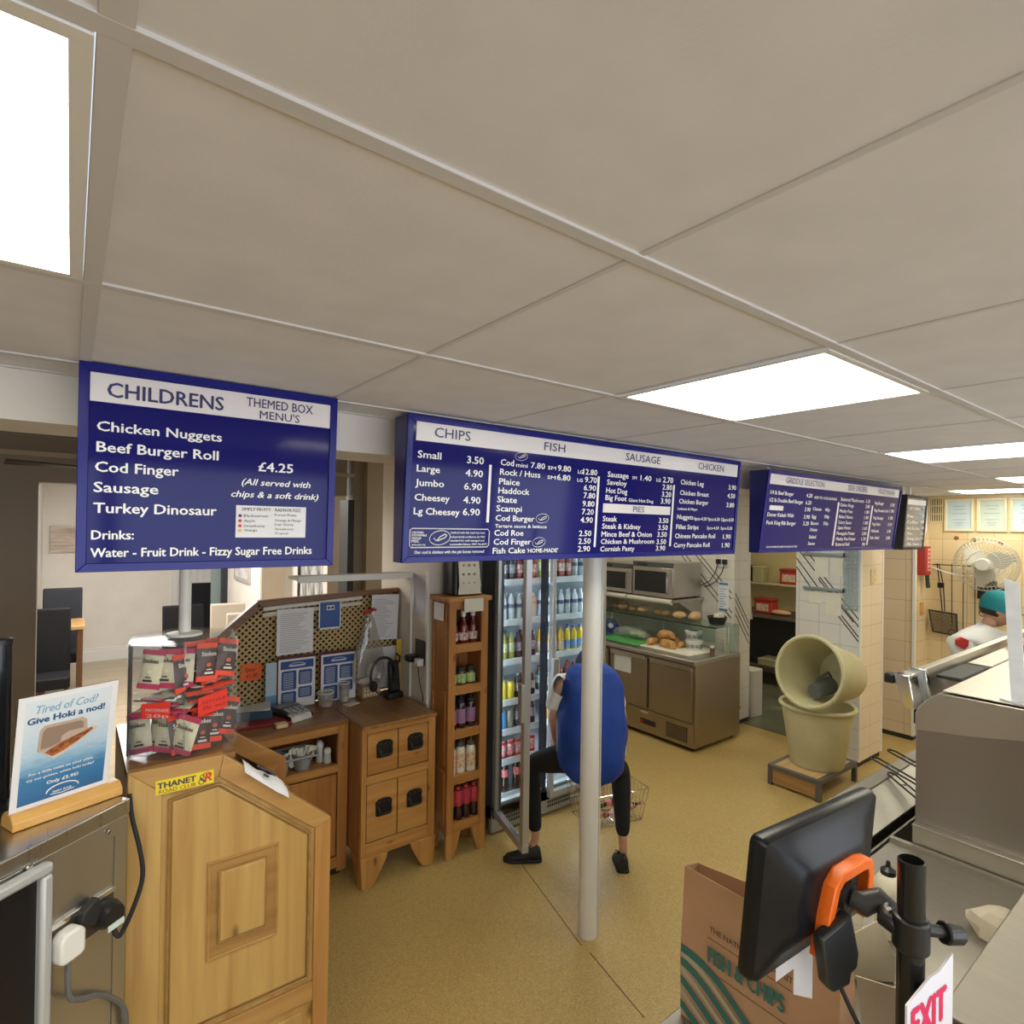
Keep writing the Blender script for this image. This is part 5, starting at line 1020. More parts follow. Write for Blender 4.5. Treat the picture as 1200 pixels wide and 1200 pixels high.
# plastic bag with red knot
t = thing('hanging_bag', 'clear plastic bag of cutlery packs hanging from a red tie on the lattice', 'bag', (1.56, 3.53, .98))
rings = []; rb = random.Random(9)
for k, (z, w) in enumerate(((1.44, .012), (1.40, .03), (1.32, .055), (1.22, .085), (1.12, .105), (1.04, .11), (.99, .09), (.975, .04))):
    rings.append([(1.545+w*cos(a)*(1+.1*rb.uniform(-1, 1)), 3.535+.045*w/.11*sin(a)*(1+.15*rb.uniform(-1, 1)), z+.006*rb.uniform(-1, 1)) for a in [2*pi*i/14 for i in range(14)]])
MB().loft(rings).build('bag', glass('bag_film', (.86, .85, .82), .7, .13), t)
MB().ell((1.53, 3.53, 1.0), (.06, .03, .022), 10, 6).ell((1.57, 3.535, 1.05), (.035, .025, .06), 10, 6).build('contents', papery_m, t)
MB().tube([(1.50, 3.53, 1.438), (1.535, 3.525, 1.45), (1.55, 3.525, 1.445), (1.565, 3.528, 1.458), (1.59, 3.53, 1.452)], [.008, .014, .01, .012, .006], 8).build('red_tie', M('red_tape', (.55, .03, .03), .5), t)
# things on the desk
t = thing('card_terminal', 'black and grey card payment terminal lying on the order desk', 'terminal', (1.03, 3.42, .893), radians(18))
mx = wm(t); MB(mx).prism([(-.1, 0), (.1, 0), (.1, .055), (.02, .05), (-.1, .028)], 'x', -.075, .075).build('base', black_m, t, bevel=.008)
MB(mx).box(-.065, .065, .02, .095, .052, .058).build('screen', M('terminal_grey', (.16, .17, .18), .3), t, bevel=.003)
b = MB(mx)
for i in range(4):
    for j in range(4): b.box(-.055+.03*i, -.033+.03*i, -.085+.024*j, -.068+.024*j, .034+.0045*j, .042+.0045*j)
b.build('keys', grey_m, t)
MB(mx).prism([(-.11, .0), (-.1, .03), (-.06, .04), (-.05, .0)], 'x', -.07, .06).build('receipt_roll', lgrey_m, t, bevel=.004)
t = thing('ring_binder', 'white and navy folder lying on the red folder at the left of the desk', 'folder', (.83, 3.5, .91), radians(-15)); mx = wm(t)
MB(mx).box(-.12, .1, -.07, .09, .002, .02).build('pages', paper_m, t); MB(mx).prism([(-.12, .022), (.1, .022), (.1, .055), (-.12, .022)], 'y', -.07, .09).build('cover', M('folder_white_blue', (.62, .66, .7), .5), t)
MB(mx).box(-.13, .11, -.08, -.065, 0, .045).build('spine', M('navy_spine', (.02, .06, .12), .5), t)
t = thing('red_folder', 'dark red folder lying on the left of the order desk', 'folder', (.85, 3.45, .893), radians(-12)); mx = wm(t)
MB(mx).box(-.17, .17, -.13, .13, 0, .016).build('cover', M('dark_red_cover', (.22, .015, .02), .5), t, bevel=.002)
o = MB().cbox((.93, 3.27, .905), (.06, .05, .022)).build('wooden_block', M('pale_block', (.7, .55, .3), .5), bevel=.003); tag(o, 'small pale wooden block at the front left edge of the desk', 'block')
clearcup = glass('frosted_plastic', (.88, .88, .86), .6, .14)
for k, (x, y, r, h, mm, lab) in enumerate(((1.255, 3.5, .05, .085, clearcup, 'clear plastic tub on the desk in front of the menu cards'), (1.38, 3.52, .034, .12, clearcup, 'taller clear plastic cup on the desk right of the clear tub'))):
    t = thing('plastic_cup', lab, 'cup', (x, y, .893))
    MB().lathe([(r*.8, 0), (r, h), (r*.95, h), (r*.77, .004)], (x, y, .893), 24).build('cup', mm, t); MB().tube([(x+r*cos(2*pi*q/24), y+r*sin(2*pi*q/24), .893+h) for q in range(24)], .003, 6, closed=True).build('rim', wplas_m, t)
    MB().lathe([(r*.76, .005), (r*.82, h*.3)], (x, y, .893), 20).build('contents', papery_m if k else M('pinkish_contents', (.5, .32, .26), .6, noise=.3, nscale=60), t)
o = MB(frm((1.37, 3.41, .893), (.93, .35, 0))).box(0, .085, 0, .055, 0, .004).build('paper_card', papery_m); tag(o, 'blank cream card lying flat on the desk beside the cup', 'card')
t = thing('tissue_box', 'brown patterned cardboard box standing on the desk', 'box', (1.555, 3.55, .893))
MB().box(1.50, 1.62, 3.52, 3.6, .893, 1.0).build('box', M('kraft_card', (.42, .28, .16), .7), t, bevel=.002)
b = MB(); 
for i in range(5):
    for j in range(2): b.ell((1.517+.021*i, 3.519, .912+.03*j), (.0085, .002, .012), 8, 5)
b.box(1.50, 1.62, 3.5195, 3.52, .955, .96); b.build('pattern', M('pale_pattern', (.72, .58, .38), .6), t)
t = thing('headset_dock', 'black telephone charging dock standing on the cabinet beside the wall', 'dock', (1.69, 3.45, .893))
MB().rbox(1.625, 1.735, 3.40, 3.51, .893, .93, .02).build('base', black_m, t, bevel=.006); MB().prism([(3.43, .93), (3.49, .93), (3.495, 1.12), (3.46, 1.125)], 'x', 1.655, 1.725).build('handset', black_m, t, bevel=.01)
MB().tube([(1.72, 3.45, 1.11), (1.72, 3.44, 1.15), (1.69, 3.44, 1.175)], .006, 8).build('aerial', black_m, t)
t = thing('headset', 'black over ear headset hanging on the charging dock', 'headset', (1.6, 3.44, .95))
MB().tube([(1.60+.085*cos(a), 3.43, 1.05+.11*sin(a)) for a in [radians(v) for v in range(-5, 216, 12)]], .009, 8).build('headband', black_m, t)
MB().ell((1.535, 3.43, .985), (.026, .03, .034), 12, 8).ell((1.68, 3.43, 1.03), (.02, .03, .034), 12, 8).build('earpad', M('foam_black', (.02, .02, .02), .8), t)
MB().tube([(1.535, 3.41, .97), (1.56, 3.40, .935), (1.60, 3.40, .93)], .004, 6).build('microphone', black_m, t)
o = MB().prism([(1.80-.0, .893), (1.83, .893), (1.835, 1.24), (1.80, 1.24)], 'y', 3.55, 3.56).build('yellow_folder', M('yellow_card', (.72, .52, .08), .5)); o.location.x -= .05; tag(o, 'yellow folder upright beside the white wall end behind the dock', 'folder')
t = thing('wall_socket', 'dark double wall socket on the white wall end beside the sauce shelf', 'socket', (1.79, 3.29, 1.12)); mx = frm((1.795, 3.36, 1.12), (0, -1, 0))
MB(mx).box(0, .145, -.01, 0, 0, .155).build('plate', M('dark_plate', (.05, .045, .045), .35), t, bevel=.003)
t2 = thing('black_plug', 'black plug pushed in the dark wall socket above the cabinet', 'plug', (1.76, 3.33, 1.14)); MB(mx).box(-.02, .05, -.075, -.011, .015, .055).build('body', black_m, t2, bevel=.006)
t2 = thing('white_plug', 'white plug adapter in the dark wall socket above the cabinet', 'plug', (1.76, 3.26, 1.14)); MB(mx).rbox(.07, .125, -.055, -.011, .0, .045, .01).build('body', wplas_m, t2, bevel=.006)
MB(mx).tube([(.1, -.04, 0), (.105, -.03, -.1), (.12, -.012, -.2), (.115, -.012, -.226)], .003, 6).build('cable', rubber_m, t2)
o = MB(frm((1.795, 3.40, 1.42), (0, -1, 0))).box(0, .16, -.003, 0, 0, .27).build('wall_paper', M('blue_white_paper', (.52, .54, .62), .6)); tag(o, 'blueish white paper pinned high on the white wall end', 'paper')
t = thing('wall_shelf', 'white edged wall shelf above the order desk under the menu boards', 'shelf', (1.42, 3.5, 1.68))
MB().box(1.05, 1.79, 3.42, 3.6, 1.672, 1.69).build('board', M('dusty_glass_board', (.42, .39, .34), .4), t); MB().box(1.05, 1.79, 3.405, 3.42, 1.66, 1.70).build('front_edge', wplas_m, t, bevel=.004)
b = MB()
for k in range(7): b.box(1.08+.1*k, 1.145+.1*k, 3.43, 3.45, 1.6901, 1.694)
b.build('slots', blackm_m, t)
MB().tube([(1.78, 3.41, .893), (1.78, 3.41, 1.66)], .008, 8).build('post', wplas_m, t)
# cutlery caddy on the open shelf
t = thing('grey_caddy', 'grey two compartment plastic caddy on the open desk shelf', 'caddy', (1.0, 3.3, .632))
for cx in (.93, 1.05):
    rings = [[(cx+(.042+.014*u)*cos(a), 3.30+(.07+.012*u)*sin(a), .634+.09*u) for a in [2*pi*i/20 for i in range(20)]] for u in (0, .3, 1)]
    rings += [[(cx+(.038+.014*u)*cos(a), 3.30+(.066+.012*u)*sin(a), .636+.09*u) for a in [2*pi*i/20 for i in range(20)]] for u in (1, .05)]
    MB().loft(rings).build('compartment', M('caddy_grey', (.27, .29, .32), .45), t)
MB().tube([(.865, 3.208, .722), (1.115, 3.208, .722), (1.115, 3.392, .722), (.865, 3.392, .722)], .007, 6, closed=True).build('rim', M('caddy_rim', (.3, .32, .35), .45), t, bevel=.002)
def mk_sugar():
    o = MB().box(-.018, .018, -.0025, .0025, 0, .085).build('sauce_sachet', papery_m, bevel=.0015); return tag(o, '', 'sachet')
SW = ['furthest left of', 'second from left among', 'third from left among', 'fourth from left among', 'fourth from right among', 'third from right among', 'second from right among', 'furthest right of']
for k in range(8):
    inst('sugar', mk_sugar, (1.005+.0125*k, 3.285+.015*((k*5) % 3), .655+.006*((k*3) % 4)), (radians(-8+5*((k*7) % 4)), radians(-26+7.5*k), radians(-12+9*((k*3) % 4))), 'cream paper sachet standing in the grey caddy, %s its row' % SW[k], 'cream sachets in the caddy')
for k, (x, y) in enumerate(((1.165, 3.33), (1.195, 3.29))):
    t = thing('salt_shaker', ['white topped salt shaker beside the grey caddy', 'smaller clear salt shaker at the right end of the open shelf'][k], 'shaker', (x, y, .633)); h = (.12, .085)[k]
    MB().lathe([(.02, 0), (.023, .01), (.019, h*.6), (.021, h*.7)], (x, y, .633), 16).build('body', M('shaker_white_%d' % k, (.62, .62, .6), .3), t); MB().lathe([(.021, h*.7), (.02, h*.88), (.012, h)], (x, y, .633), 16).build('cap', wplas_m, t)
# ---------------------------------------------------------------- pine end counter in front
t = thing('pine_counter', 'pale pine end counter with peaked front panel and square moulded block', 'counter', (.43, 2.22, 0))
GX0, GXA, GX1, GZ0, GZ1, GZ2, GY, GYR = .139, .385, .725, 0, 1.29, 1.0, 1.95, 2.5
dkp_h = wood('dark_edge_pine', (.42, .235, .07), (.30, .15, .04), 'x', .4, False)
MB().prism([(GX0, GZ0), (.224, GZ0), (.224, 1.215), (GX0, GZ1)], 'y', GY, GY+.03).build('stile', pinel_v, t, bevel=.003)
MB().prism([(.672, GZ0), (GX1, GZ0), (GX1, GZ2), (.672, .985)], 'y', GY, GY+.03).build('stile', pine_v, t, bevel=.003)
MB().prism([(GX0, GZ1), (.224, 1.212), (.372, 1.225), (GXA, 1.29)], 'y', GY-.002, GY+.03).build('top_rail', pinel_h, t, bevel=.003)
MB().prism([(GXA, 1.29), (.372, 1.225), (.672, .975), (GX1, GZ2)], 'y', GY-.002, GY+.03).build('sloping_rail', pinel_h, t, bevel=.003)
MB().prism([(.224, .40), (.672, .40), (.672, .462), (.224, .462)], 'y', GY, GY+.03).build('mid_rail', pinel_h, t, bevel=.003)
MB().box(.224, .672, GY, GY+.03, 0, .08).build('bottom_rail', pinel_h, t, bevel=.003)
pn = MB().prism([(.224, .462), (.672, .462), (.672, .98), (.372, 1.226), (.224, 1.214)], 'y', GY+.012, GY+.03).build('upper_panel', pinel_v, t)
fld = [(.25, .49), (.648, .49), (.648, .96), (.374, 1.192), (.25, 1.18)]
MB().prism(fld, 'y', GY+.004, GY+.013).build('raised_field', pinel_v, pn, bevel=.004)
ring = [(x, GY+.006, z) for x, z in [(.243, .482), (.655, .482), (.655, .965), (.375, 1.20), (.243, 1.187)]]
MB().tube(ring, .005, 6, closed=True).build('moulding', dkp_h, pn)
lowp = MB().box(.224, .672, GY+.012, GY+.03, .08, .40).build('lower_panel', pinel_v, t)
MB().box(.26, .636, GY+.006, GY+.013, .11, .37).build('raised_field', pinel_v, lowp, bevel=.004)
MB().prism([(.352, .676), (.547, .676), (.547, .963), (.352, .963)], 'y', GY+.0015, GY+.005).build('block_surround', dkp_h, pn, bevel=.002)
MB().tube([(.35, GY+.002, .674), (.549, GY+.002, .674), (.549, GY+.002, .965), (.35, GY+.002, .965)], .006, 6, closed=True).build('block_moulding', pinel_h, pn)
MB().prism([(.38, .718), (.513, .718), (.513, .932), (.38, .932)], 'y', GY-.007, GY+.003).build('raised_block', pinel_v, pn, bevel=.005)
MB().tube([(.378, GY-.003, .716), (.515, GY-.003, .716), (.515, GY-.003, .934), (.378, GY-.003, .934)], .0035, 6, closed=True).build('block_bead', dkp_h, pn)
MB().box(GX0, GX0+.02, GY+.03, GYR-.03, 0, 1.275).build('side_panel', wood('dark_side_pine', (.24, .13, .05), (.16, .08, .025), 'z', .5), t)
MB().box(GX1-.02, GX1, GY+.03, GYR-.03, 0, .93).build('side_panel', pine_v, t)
MB().box(GX0, .425, GY+.03, GYR-.03, 1.262, 1.282).build('top_board', pined_h, t)
MB().box(GX0+.02, GX1-.02, GY+.03, GYR-.03, .80, .82).build('inner_shelf', pined_h, t)
for q, pts in (('rear_stile', [(GX0, 0), (.2, 0), (.2, 1.2), (GX0, 1.27)]), ('rear_stile', [(.675, 0), (GX1, 0), (GX1, 1.03), (.675, 1.0)]), ('rear_rail', [(GX0, 1.27), (.2, 1.2), (.39, 1.21), (.40, 1.27)]), ('rear_sloping_rail', [(.40, 1.27), (.39, 1.2), (.675, .985), (GX1, 1.03)])):
    MB().prism(pts, 'y', GYR-.03, GYR).build(q, pine_v if 'stile' in q else pine_h, t, bevel=.003)
MB().prism([(.2, .02), (.675, .02), (.675, .88), (.2, .88)], 'y', GYR-.02, GYR-.01).build('rear_panel', pinem_v, t)
st = thing('club_sticker', 'yellow road club sticker on the top rail of the pale pine counter', 'sticker', (.28, GY, 1.21)); mx = frm((.206, GY-.0035, 1.212), (1, 0, 0))
MB(mx).box(0, .152, -.001, 0, 0, .041).build('sheet', M('sticker_yellow', (.85, .66, .03), .4), st)
MB(mx).text('THANET', .005, .0175, .0165, .098, -.0015, bold=.03).build('lettering', ink_m, st, smooth=False); MB(mx).text('ROAD CLUB', .008, .003, .0105, .095, -.0015, bold=.012).build('small_lettering', M('sticker_brown', (.28, .10, .02), .5), st, smooth=False)
em = MB(mx); em.tube([(.118+.007*cos(2*pi*k/14), -.0018, .011+.007*sin(2*pi*k/14)) for k in range(14)], .0012, 4, closed=True); em.tube([(.120+.005*cos(2*pi*k/14), -.0018, .026+.005*sin(2*pi*k/14)) for k in range(14)], .0012, 4, closed=True); em.tube([(.114, -.0018, .022), (.122, -.0018, .014), (.13, -.0018, .008)], .0018, 4); em.build('black_emblem', ink_m, st)
em = MB(mx); em.text('R', .126, .010, .022, .02, -.0016, bold=.03, shear=.2); em.tube([(.122, -.0018, .033), (.136, -.0018, .036), (.146, -.0018, .03)], .0016, 4); em.build('red_emblem', M('sticker_red', (.65, .06, .03), .5), st, smooth=False)
# crumpled paper on the sloping edge
t = thing('paper_packet', 'crumpled white printed paper packet lying on the sloping edge of the pine counter', 'paper', (.52, 1.97, 1.13))
rp = random.Random(4); rings = []
for k in range(8):
    u = k/7; c = Vector((.445+.135*u, 1.965, 1.252-.115*u)); wv = .03+.012*sin(pi*u)
    rings.append([c+Vector((rp.uniform(-.004, .004), -wv+2*wv*q/4, .008*sin(q*1.3+k)+rp.uniform(0, .006)-.012*abs(q-2))) for q in range(5)]+[c+Vector((0, wv-2*wv*q/4, -.004-.012*abs(q-2))) for q in range(5)])
MB().loft(rings).build('wrapper', paper_m, t, ang=80)
b = MB(); b.tube([(.48, 1.937, 1.238), (.50, 1.935, 1.222), (.52, 1.934, 1.21), (.535, 1.935, 1.193)], .003, 5); b.tube([(.50, 1.936, 1.205), (.515, 1.935, 1.195)], .004, 5); b.build('print', ink_m, t)
# ---------------------------------------------------------------- acrylic sachet stand
HC = Vector((.302, 2.155, 0)); HR = .172; HZ0, HZ1 = 1.284, 1.632
HV = [HC+Vector((HR*cos(radians(a)), HR*sin(radians(a)), 0)) for a in (-97, -37, 23, 83, 143, 203)]
t = thing('sachet_stand', 'six sided clear acrylic display stand full of sauce sachets on the pine counter', 'display stand', (HC.x, HC.y, HZ0))
def hexa(R, z0, z1): return [[HC+Vector((R*cos(radians(a)), R*sin(radians(a)), z)) for a in (-97, -37, 23, 83, 143, 203)] for z in (z0, z1)]
MB().loft(hexa(HR, HZ0, HZ0+.008)).build('base_plate', acryl_m, t); MB().loft(hexa(HR, HZ1-.006, HZ1)).build('top_plate', acryl_m, t)
for k in range(6):
    a, b_ = HV[k], HV[(k+1) % 6]; mx = frm((a.x, a.y, 0), b_-a); w = (b_-a).length
    if k in (0, 5): 
        for za, zb in ((HZ0+.008, HZ0+.11), (HZ0+.16, HZ0+.2), (HZ1-.05, HZ1-.006)): MB(mx).box(.003, w-.003, 0, .004, za, zb).build('front_pane', acryl_m, t)
    else: MB(mx).box(.003, w-.003, 0, .004, HZ0+.008, HZ1-.006).build('side_pane', acryl_m if k != 4 else M('black_pane', (.012, .012, .014), .3), t)
    MB().box(a.x-.003, a.x+.003, a.y-.003, a.y+.003, HZ0+.008, HZ1-.006).build('edge_strip', acryl_m, t)
for k in range(3):
    d = Vector((cos(radians(-97+60*k)), sin(radians(-97+60*k)), 0)); n = Vector((-d.y, d.x, 0))*.002
    a, b_ = HC-d*HR*.96, HC+d*HR*.96
    MB().loft([[p+n, p-n, p-n+Vector((0, 0, HZ1-HZ0-.016)), p+n+Vector((0, 0, HZ1-HZ0-.016))] for p in (a+Vector((0, 0, HZ0+.009)), b_+Vector((0, 0, HZ0+.009)))]).build('divider', acryl_m, t)
MB().loft([[v+Vector((0, 0, z)) for v in (HV[0]*.9+HC*.1, HV[1]*.9+HC*.1, HC)] for z in (HZ0+.17, HZ0+.174)]).build('tray', acryl_m, t); MB().loft([[v+Vector((0, 0, z)) for v in (HV[5]*.9+HC*.1, HV[0]*.9+HC*.1, HC)] for z in (HZ0+.17, HZ0+.174)]).build('tray', acryl_m, t)
tp = thing('white_post', 'white post with round flange rising from the sachet stand to the ceiling', 'post', (HC.x, HC.y, HZ1))
MB().cyl((HC.x, HC.y, HZ1+.008), (HC.x, HC.y, CZ-.012), .018, None, 16).build('shaft', wplas_m, tp); MB().lathe([(.052, 0), (.052, .008), (.02, .012)], (HC.x, HC.y, HZ1+.001), 28).build('flange', wplas_m, tp)
# sachets
creamp = M('sachet_cream', (.70, .66, .50), .4, bump=.3, bscale=40); pinkp = M('sachet_pink', (.52, .06, .14), .4); brownp = M('sachet_brown', (.085, .055, .055), .35, bump=.3, bscale=40); redp = M('sachet_red', (.80, .07, .035), .38)
def mk_sachet(body, ends, letter, spot):
    def f():
        t = thing('sauce_sachet', '', 'sachet'); w, h, L = .066, .118, .016
        rings = []
        for z, th in ((0, .001), (.014, .003), (.035, .009), (.07, .011), (.1, .004), (.118, .001)): rings.append([(-w/2, 0, z), (-w/4, -th*.8, z), (0, -th, z), (w/4, -th*.8, z), (w/2, 0, z), (w/4, th*.5, z), (0, th*.6, z), (-w/4, th*.5, z)])
        MB().loft(rings).build('pouch', body, t, ang=70)
        MB().box(-w/2-.001, w/2+.001, -.004, .002, 0, L).build('end_strip', ends, t); MB().box(-w/2-.001, w/2+.001, -.004, .002, h-L, h).build('end_strip', ends, t)
        b = MB(); b.text('Stokes', -.024, .078, .013, .048, -.0122, bold=.015); b.build('lettering', letter, t, smooth=False)
        b = MB(); b.box(-.014, .014, -.0132, -.0125, .022, .028); b.box(-.008, .008, -.0132, -.0125, .034, .037); b.build('small_print', letter, t)
        MB().ell((0, -.0125, .05), (.009, .0015, .007), 8, 5).build('picture', spot, t)
        return t
    return f
mkC = mk_sachet(creamp, pinkp, M('sachet_ink', (.04, .03, .03), .5), creamp); mkB = mk_sachet(brownp, redp, M('sachet_white_ink', (.75, .7, .66), .5), M('sachet_tomato', (.55, .12, .07), .5))
def place_sachet(kind, face, u, z, out, lean, roll, label):
    a, b_ = HV[face], HV[(face+1) % 6]; d = (b_-a).normalized(); mx = frm(a+(b_-a)*u, d)
    m = Matrix.Translation((0, 0, 0)) @ mx @ Matrix.Translation((0, out, z)) @ Matrix.Rotation(lean, 4, 'X') @ Matrix.Rotation(roll, 4, 'Y')
    o = inst('sachet'+kind, mkC if kind == 'C' else mkB, (0, 0, 0), 0, label, {'C': 'cream sauce sachets in the stand', 'B': 'brown sauce sachets in the stand'}[kind]); o.matrix_basis = m
UP = ['left', 'middle', 'right', 'far right']
for k, u in enumerate((.25, .52, .78)): place_sachet('C', 5, u, HZ0+.205, .03+.012*k, radians(-10), radians(4-3*k), 'cream sachet with pink ends standing in the upper tier of the stand, %s' % UP[k])
for k, u in enumerate((.2, .56, .85)): place_sachet('C', 5, u, HZ0+.012, .022+.008*(k % 2), radians(-8+3*k), radians((-12, 5, 16)[k]), 'cream sachet with pink ends upright in the lower tier of the stand, %s' % UP[k])
for k in range(5): place_sachet('C', 5, .36+.27*(k % 2), HZ0+.122+.0125*k, .012+.004*(k % 3), radians(-84), radians((-6, 4, 2, -3, 7)[k]), 'cream sachet lying flat in the middle pile, %s' % ['at the bottom', 'second from the bottom', 'in the middle', 'second from the top', 'on top'][k])
for k, (u, zz, oo) in enumerate(((.2, .19, .05), (.47, .218, .02), (.82, .222, .02), (.66, .2, .045))): place_sachet('B', 0, u, HZ0+zz, oo, radians(-9), radians((0, 6, 14, -3)[k]), 'brown sachet with orange ends in the upper tier of the stand, %s' % ['far left', 'front middle', 'right', 'behind the middle one'][k])
for k, (u, zz, oo) in enumerate(((.36, .01, .02), (.62, .018, .03), (.86, .03, .03), (.14, .01, .045))): place_sachet('B', 0, u, HZ0+zz, oo, radians(-9), radians((9, 12, 18, -4)[k]), 'brown sachet with orange ends in the lower tier of the stand, %s' % ['front left', 'middle', 'right', 'far left'][k])
for k in range(7): place_sachet('B', 0, .36+.3*(k % 2), HZ0+.112+.0122*k, .010+.004*(k % 3), radians(-84), radians((8, 12, 5, 10, 14, 7, 11)[k]), 'brown sachet lying flat in the middle pile of the right face, %s' % ['lowest', 'second lowest', 'third lowest', 'in the middle', 'third highest', 'second highest', 'topmost'][k])
for k, u in enumerate((.38, .66)): place_sachet('C', 5, u, HZ0+.012, .05, radians(-8), radians((3, -7)[k]), 'cream sachet behind the front ones in the lower tier, %s' % ('on the left', 'on the right')[k])
for k, u in enumerate((.2, .55, .8)): place_sachet('C', 5, u, HZ0+.128+.006*k, .006+.003*k, radians(-76), radians((5, -8, 3)[k]), 'cream sachet sticking out between the tiers of the left face, %s' % UP[k])
for k, u in enumerate((.3, .6, .84)): place_sachet('B', 0, u, HZ0+.185+.004*k, .012+.003*k, radians(-74), radians((6, 12, 9)[k]), 'brown sachet sticking out below the upper tier of the right face, %s' % UP[k])
for k, u in enumerate((.42, .76)): place_sachet('B', 0, u, HZ0+.222, .06, radians(-8), radians((2, 8)[k]), 'brown sachet at the back of the upper tier, %s' % ('on the left', 'on the right')[k])
for k, u in enumerate((.26, .5, .74)): place_sachet('B', 0, u, HZ0+.012, .06, radians(-8), radians((4, 8, 12)[k]), 'brown sachet at the back of the lower tier, %s' % UP[k])
def price_card(face, u0, u1, z0, z1, label, words):
    a, b_ = HV[face], HV[(face+1) % 6]; w = (b_-a).length; mx = frm((a.x, a.y, 0), b_-a); t = thing('price_card', label, 'card', tuple(a+(b_-a)*u0+Vector((0, 0, z0))))
    MB(mx).prism([(w*u0, z0), (w*u1, z0+.006), (w*u1, z1+.01), (w*u0, z1)], 'y', -.0035, -.0015).build('card', M('red_card', (.78, .045, .03), .5), t)
    b = MB(mx)
    for k, s in enumerate(words): b.text(s, w*(u0+.08), z1-.022-.017*k, .010, w*(u1-u0)*.8, -.004, bold=.005)
    b.build('lettering', M('dark_red_ink', (.25, .02, .02), .6) if face == 0 else M('pink_ink', (.8, .5, .5), .6), t, smooth=False)
price_card(5, .26, .76, HZ0+.124, HZ0+.168, 'small red price card on the cream sachet side of the stand', ['MAYONNAISE', '20p'])
price_card(0, .24, .80, HZ0+.12, HZ0+.176, 'larger orange red price card on the brown sachet side of the stand', ['KETCHUP', '20p  each'])
t = thing('acrylic_cup', 'clear acrylic holder attached beside the sachet stand', 'holder', (.50, 2.2, 1.30))
MB().loft([[(.485+r_*cos(a), 2.21+r_*sin(a), z) for a in [2*pi*i/16 for i in range(16)]] for r_, z in ((.03, 1.283), (.042, 1.37), (.04, 1.37), (.028, 1.288))]).build('cup', acryl_m, t)
# ---------------------------------------------------------------- steel till counter, left foreground
LO = Vector((-.109, 1.643, 0)); LD = Vector((.78847, .61507, 0)); ml = frm(LO, LD)
t = thing('steel_counter', 'stainless steel counter at the left foreground carrying the table sign', 'counter', tuple(ml @ Vector((-.3, .25, 0))))
sc_m = steel('counter_steel', (.60, .58, .56), .36, (90, 90, 2)); sct = steel('counter_steel_top', (.58, .56, .53), .3, (60, 3, 3))
MB(ml).box(-1.2, .306, 0, .5, .1, 1.23).build('body', sc_m, t, bevel=.003)
MB(ml).box(-1.2, .309, -.004, .5, 1.23, 1.27).build('top', sct, t, bevel=.004)
MB(ml).box(.266, .268, -.0015, .0, .1, 1.19).build('panel_seam', M('seam_dark', (.1, .09, .08), .5), t)
MB(ml).box(-1.18, .29, .03, .48, 0, .1).build('plinth', blackm_m, t)
b = MB(ml)
for x, z in ((.251, 1.208), (.057, 1.225), (-.02, 1.222)): b.lathe([(.008, 0), (.007, .003), (.003, .004)], (x, -.004, z), 12, axis=Matrix.Rotation(radians(90), 4, 'X'))
b.build('screw_head', chrome_m, t)
t = thing('steel_socket', 'steel double socket plate on the front of the left steel counter', 'socket', tuple(ml @ Vector((.18, 0, .97))))
MB(ml).box(.098, .265, -.006, 0, .975, 1.06).build('plate', M('socket_brown_steel', (.16, .13, .11), .35, .7), t, bevel=.002); MB(ml).box(.098, .265, -.009, -.002, 1.052, 1.062).build('bright_edge', chrome_m, t)
t = thing('white_plug', 'white mains plug with grey cable in the steel double socket', 'plug', tuple(ml @ Vector((.13, -.03, 1.0))))
mp_ = ml @ Matrix.Translation((.133, -.006, 1.01)) @ Matrix.Rotation(radians(90), 4, 'X')
MB(mp_).prism([(-.03, -.028), (-.022, -.036), (.022, -.036), (.03, -.028), (.03, .02), (.018, .034), (-.018, .034), (-.03, .02)], 'z', 0, .036).build('body', wplas_m, t, bevel=.006)
MB().tube(sm_path([ml @ Vector(v) for v in [(.133, -.025, .976), (.130, -.028, .93), (.138, -.026, .88), (.17, -.022, .85), (.22, -.015, .82), (.268, -.012, .77), (.30, -.012, .70), (.30, -.014, .5)]]), .0065, 8).build('cable', M('grey_cable', (.13, .13, .125), .5), t)
t = thing('black_plug', 'black mains plug with torn tape in the steel double socket', 'plug', tuple(ml @ Vector((.235, -.03, 1.0))))
mp_ = ml @ Matrix.Translation((.233, -.006, 1.015)) @ Matrix.Rotation(radians(90), 4, 'X')
MB(mp_).lathe([(.033, 0), (.034, .02), (.026, .042)], seg=20).build('body', black_m, t)
MB(ml).box(.213, .256, -.05, -.047, .985, 1.0).build('paper_tag', M('mint_tag', (.6, .72, .68), .5), t)
MB(ml).prism([(.16, 1.035), (.195, 1.01), (.215, 1.04), (.205, 1.075), (.185, 1.07), (.165, 1.06)], 'y', -.03, -.006).build('tape', blackm_m, t, bevel=.004)
MB().tube(sm_path([ml @ Vector((.235, -.04, .98)), ml @ Vector((.25, -.045, .955)), (.155, 1.86, .97), (.172, 1.875, 1.03), (.165, 1.885, 1.10), (.148, 1.90, 1.18), (.142, 1.93, 1.24)]), .006, 8).build('cable', rubber_m, t)
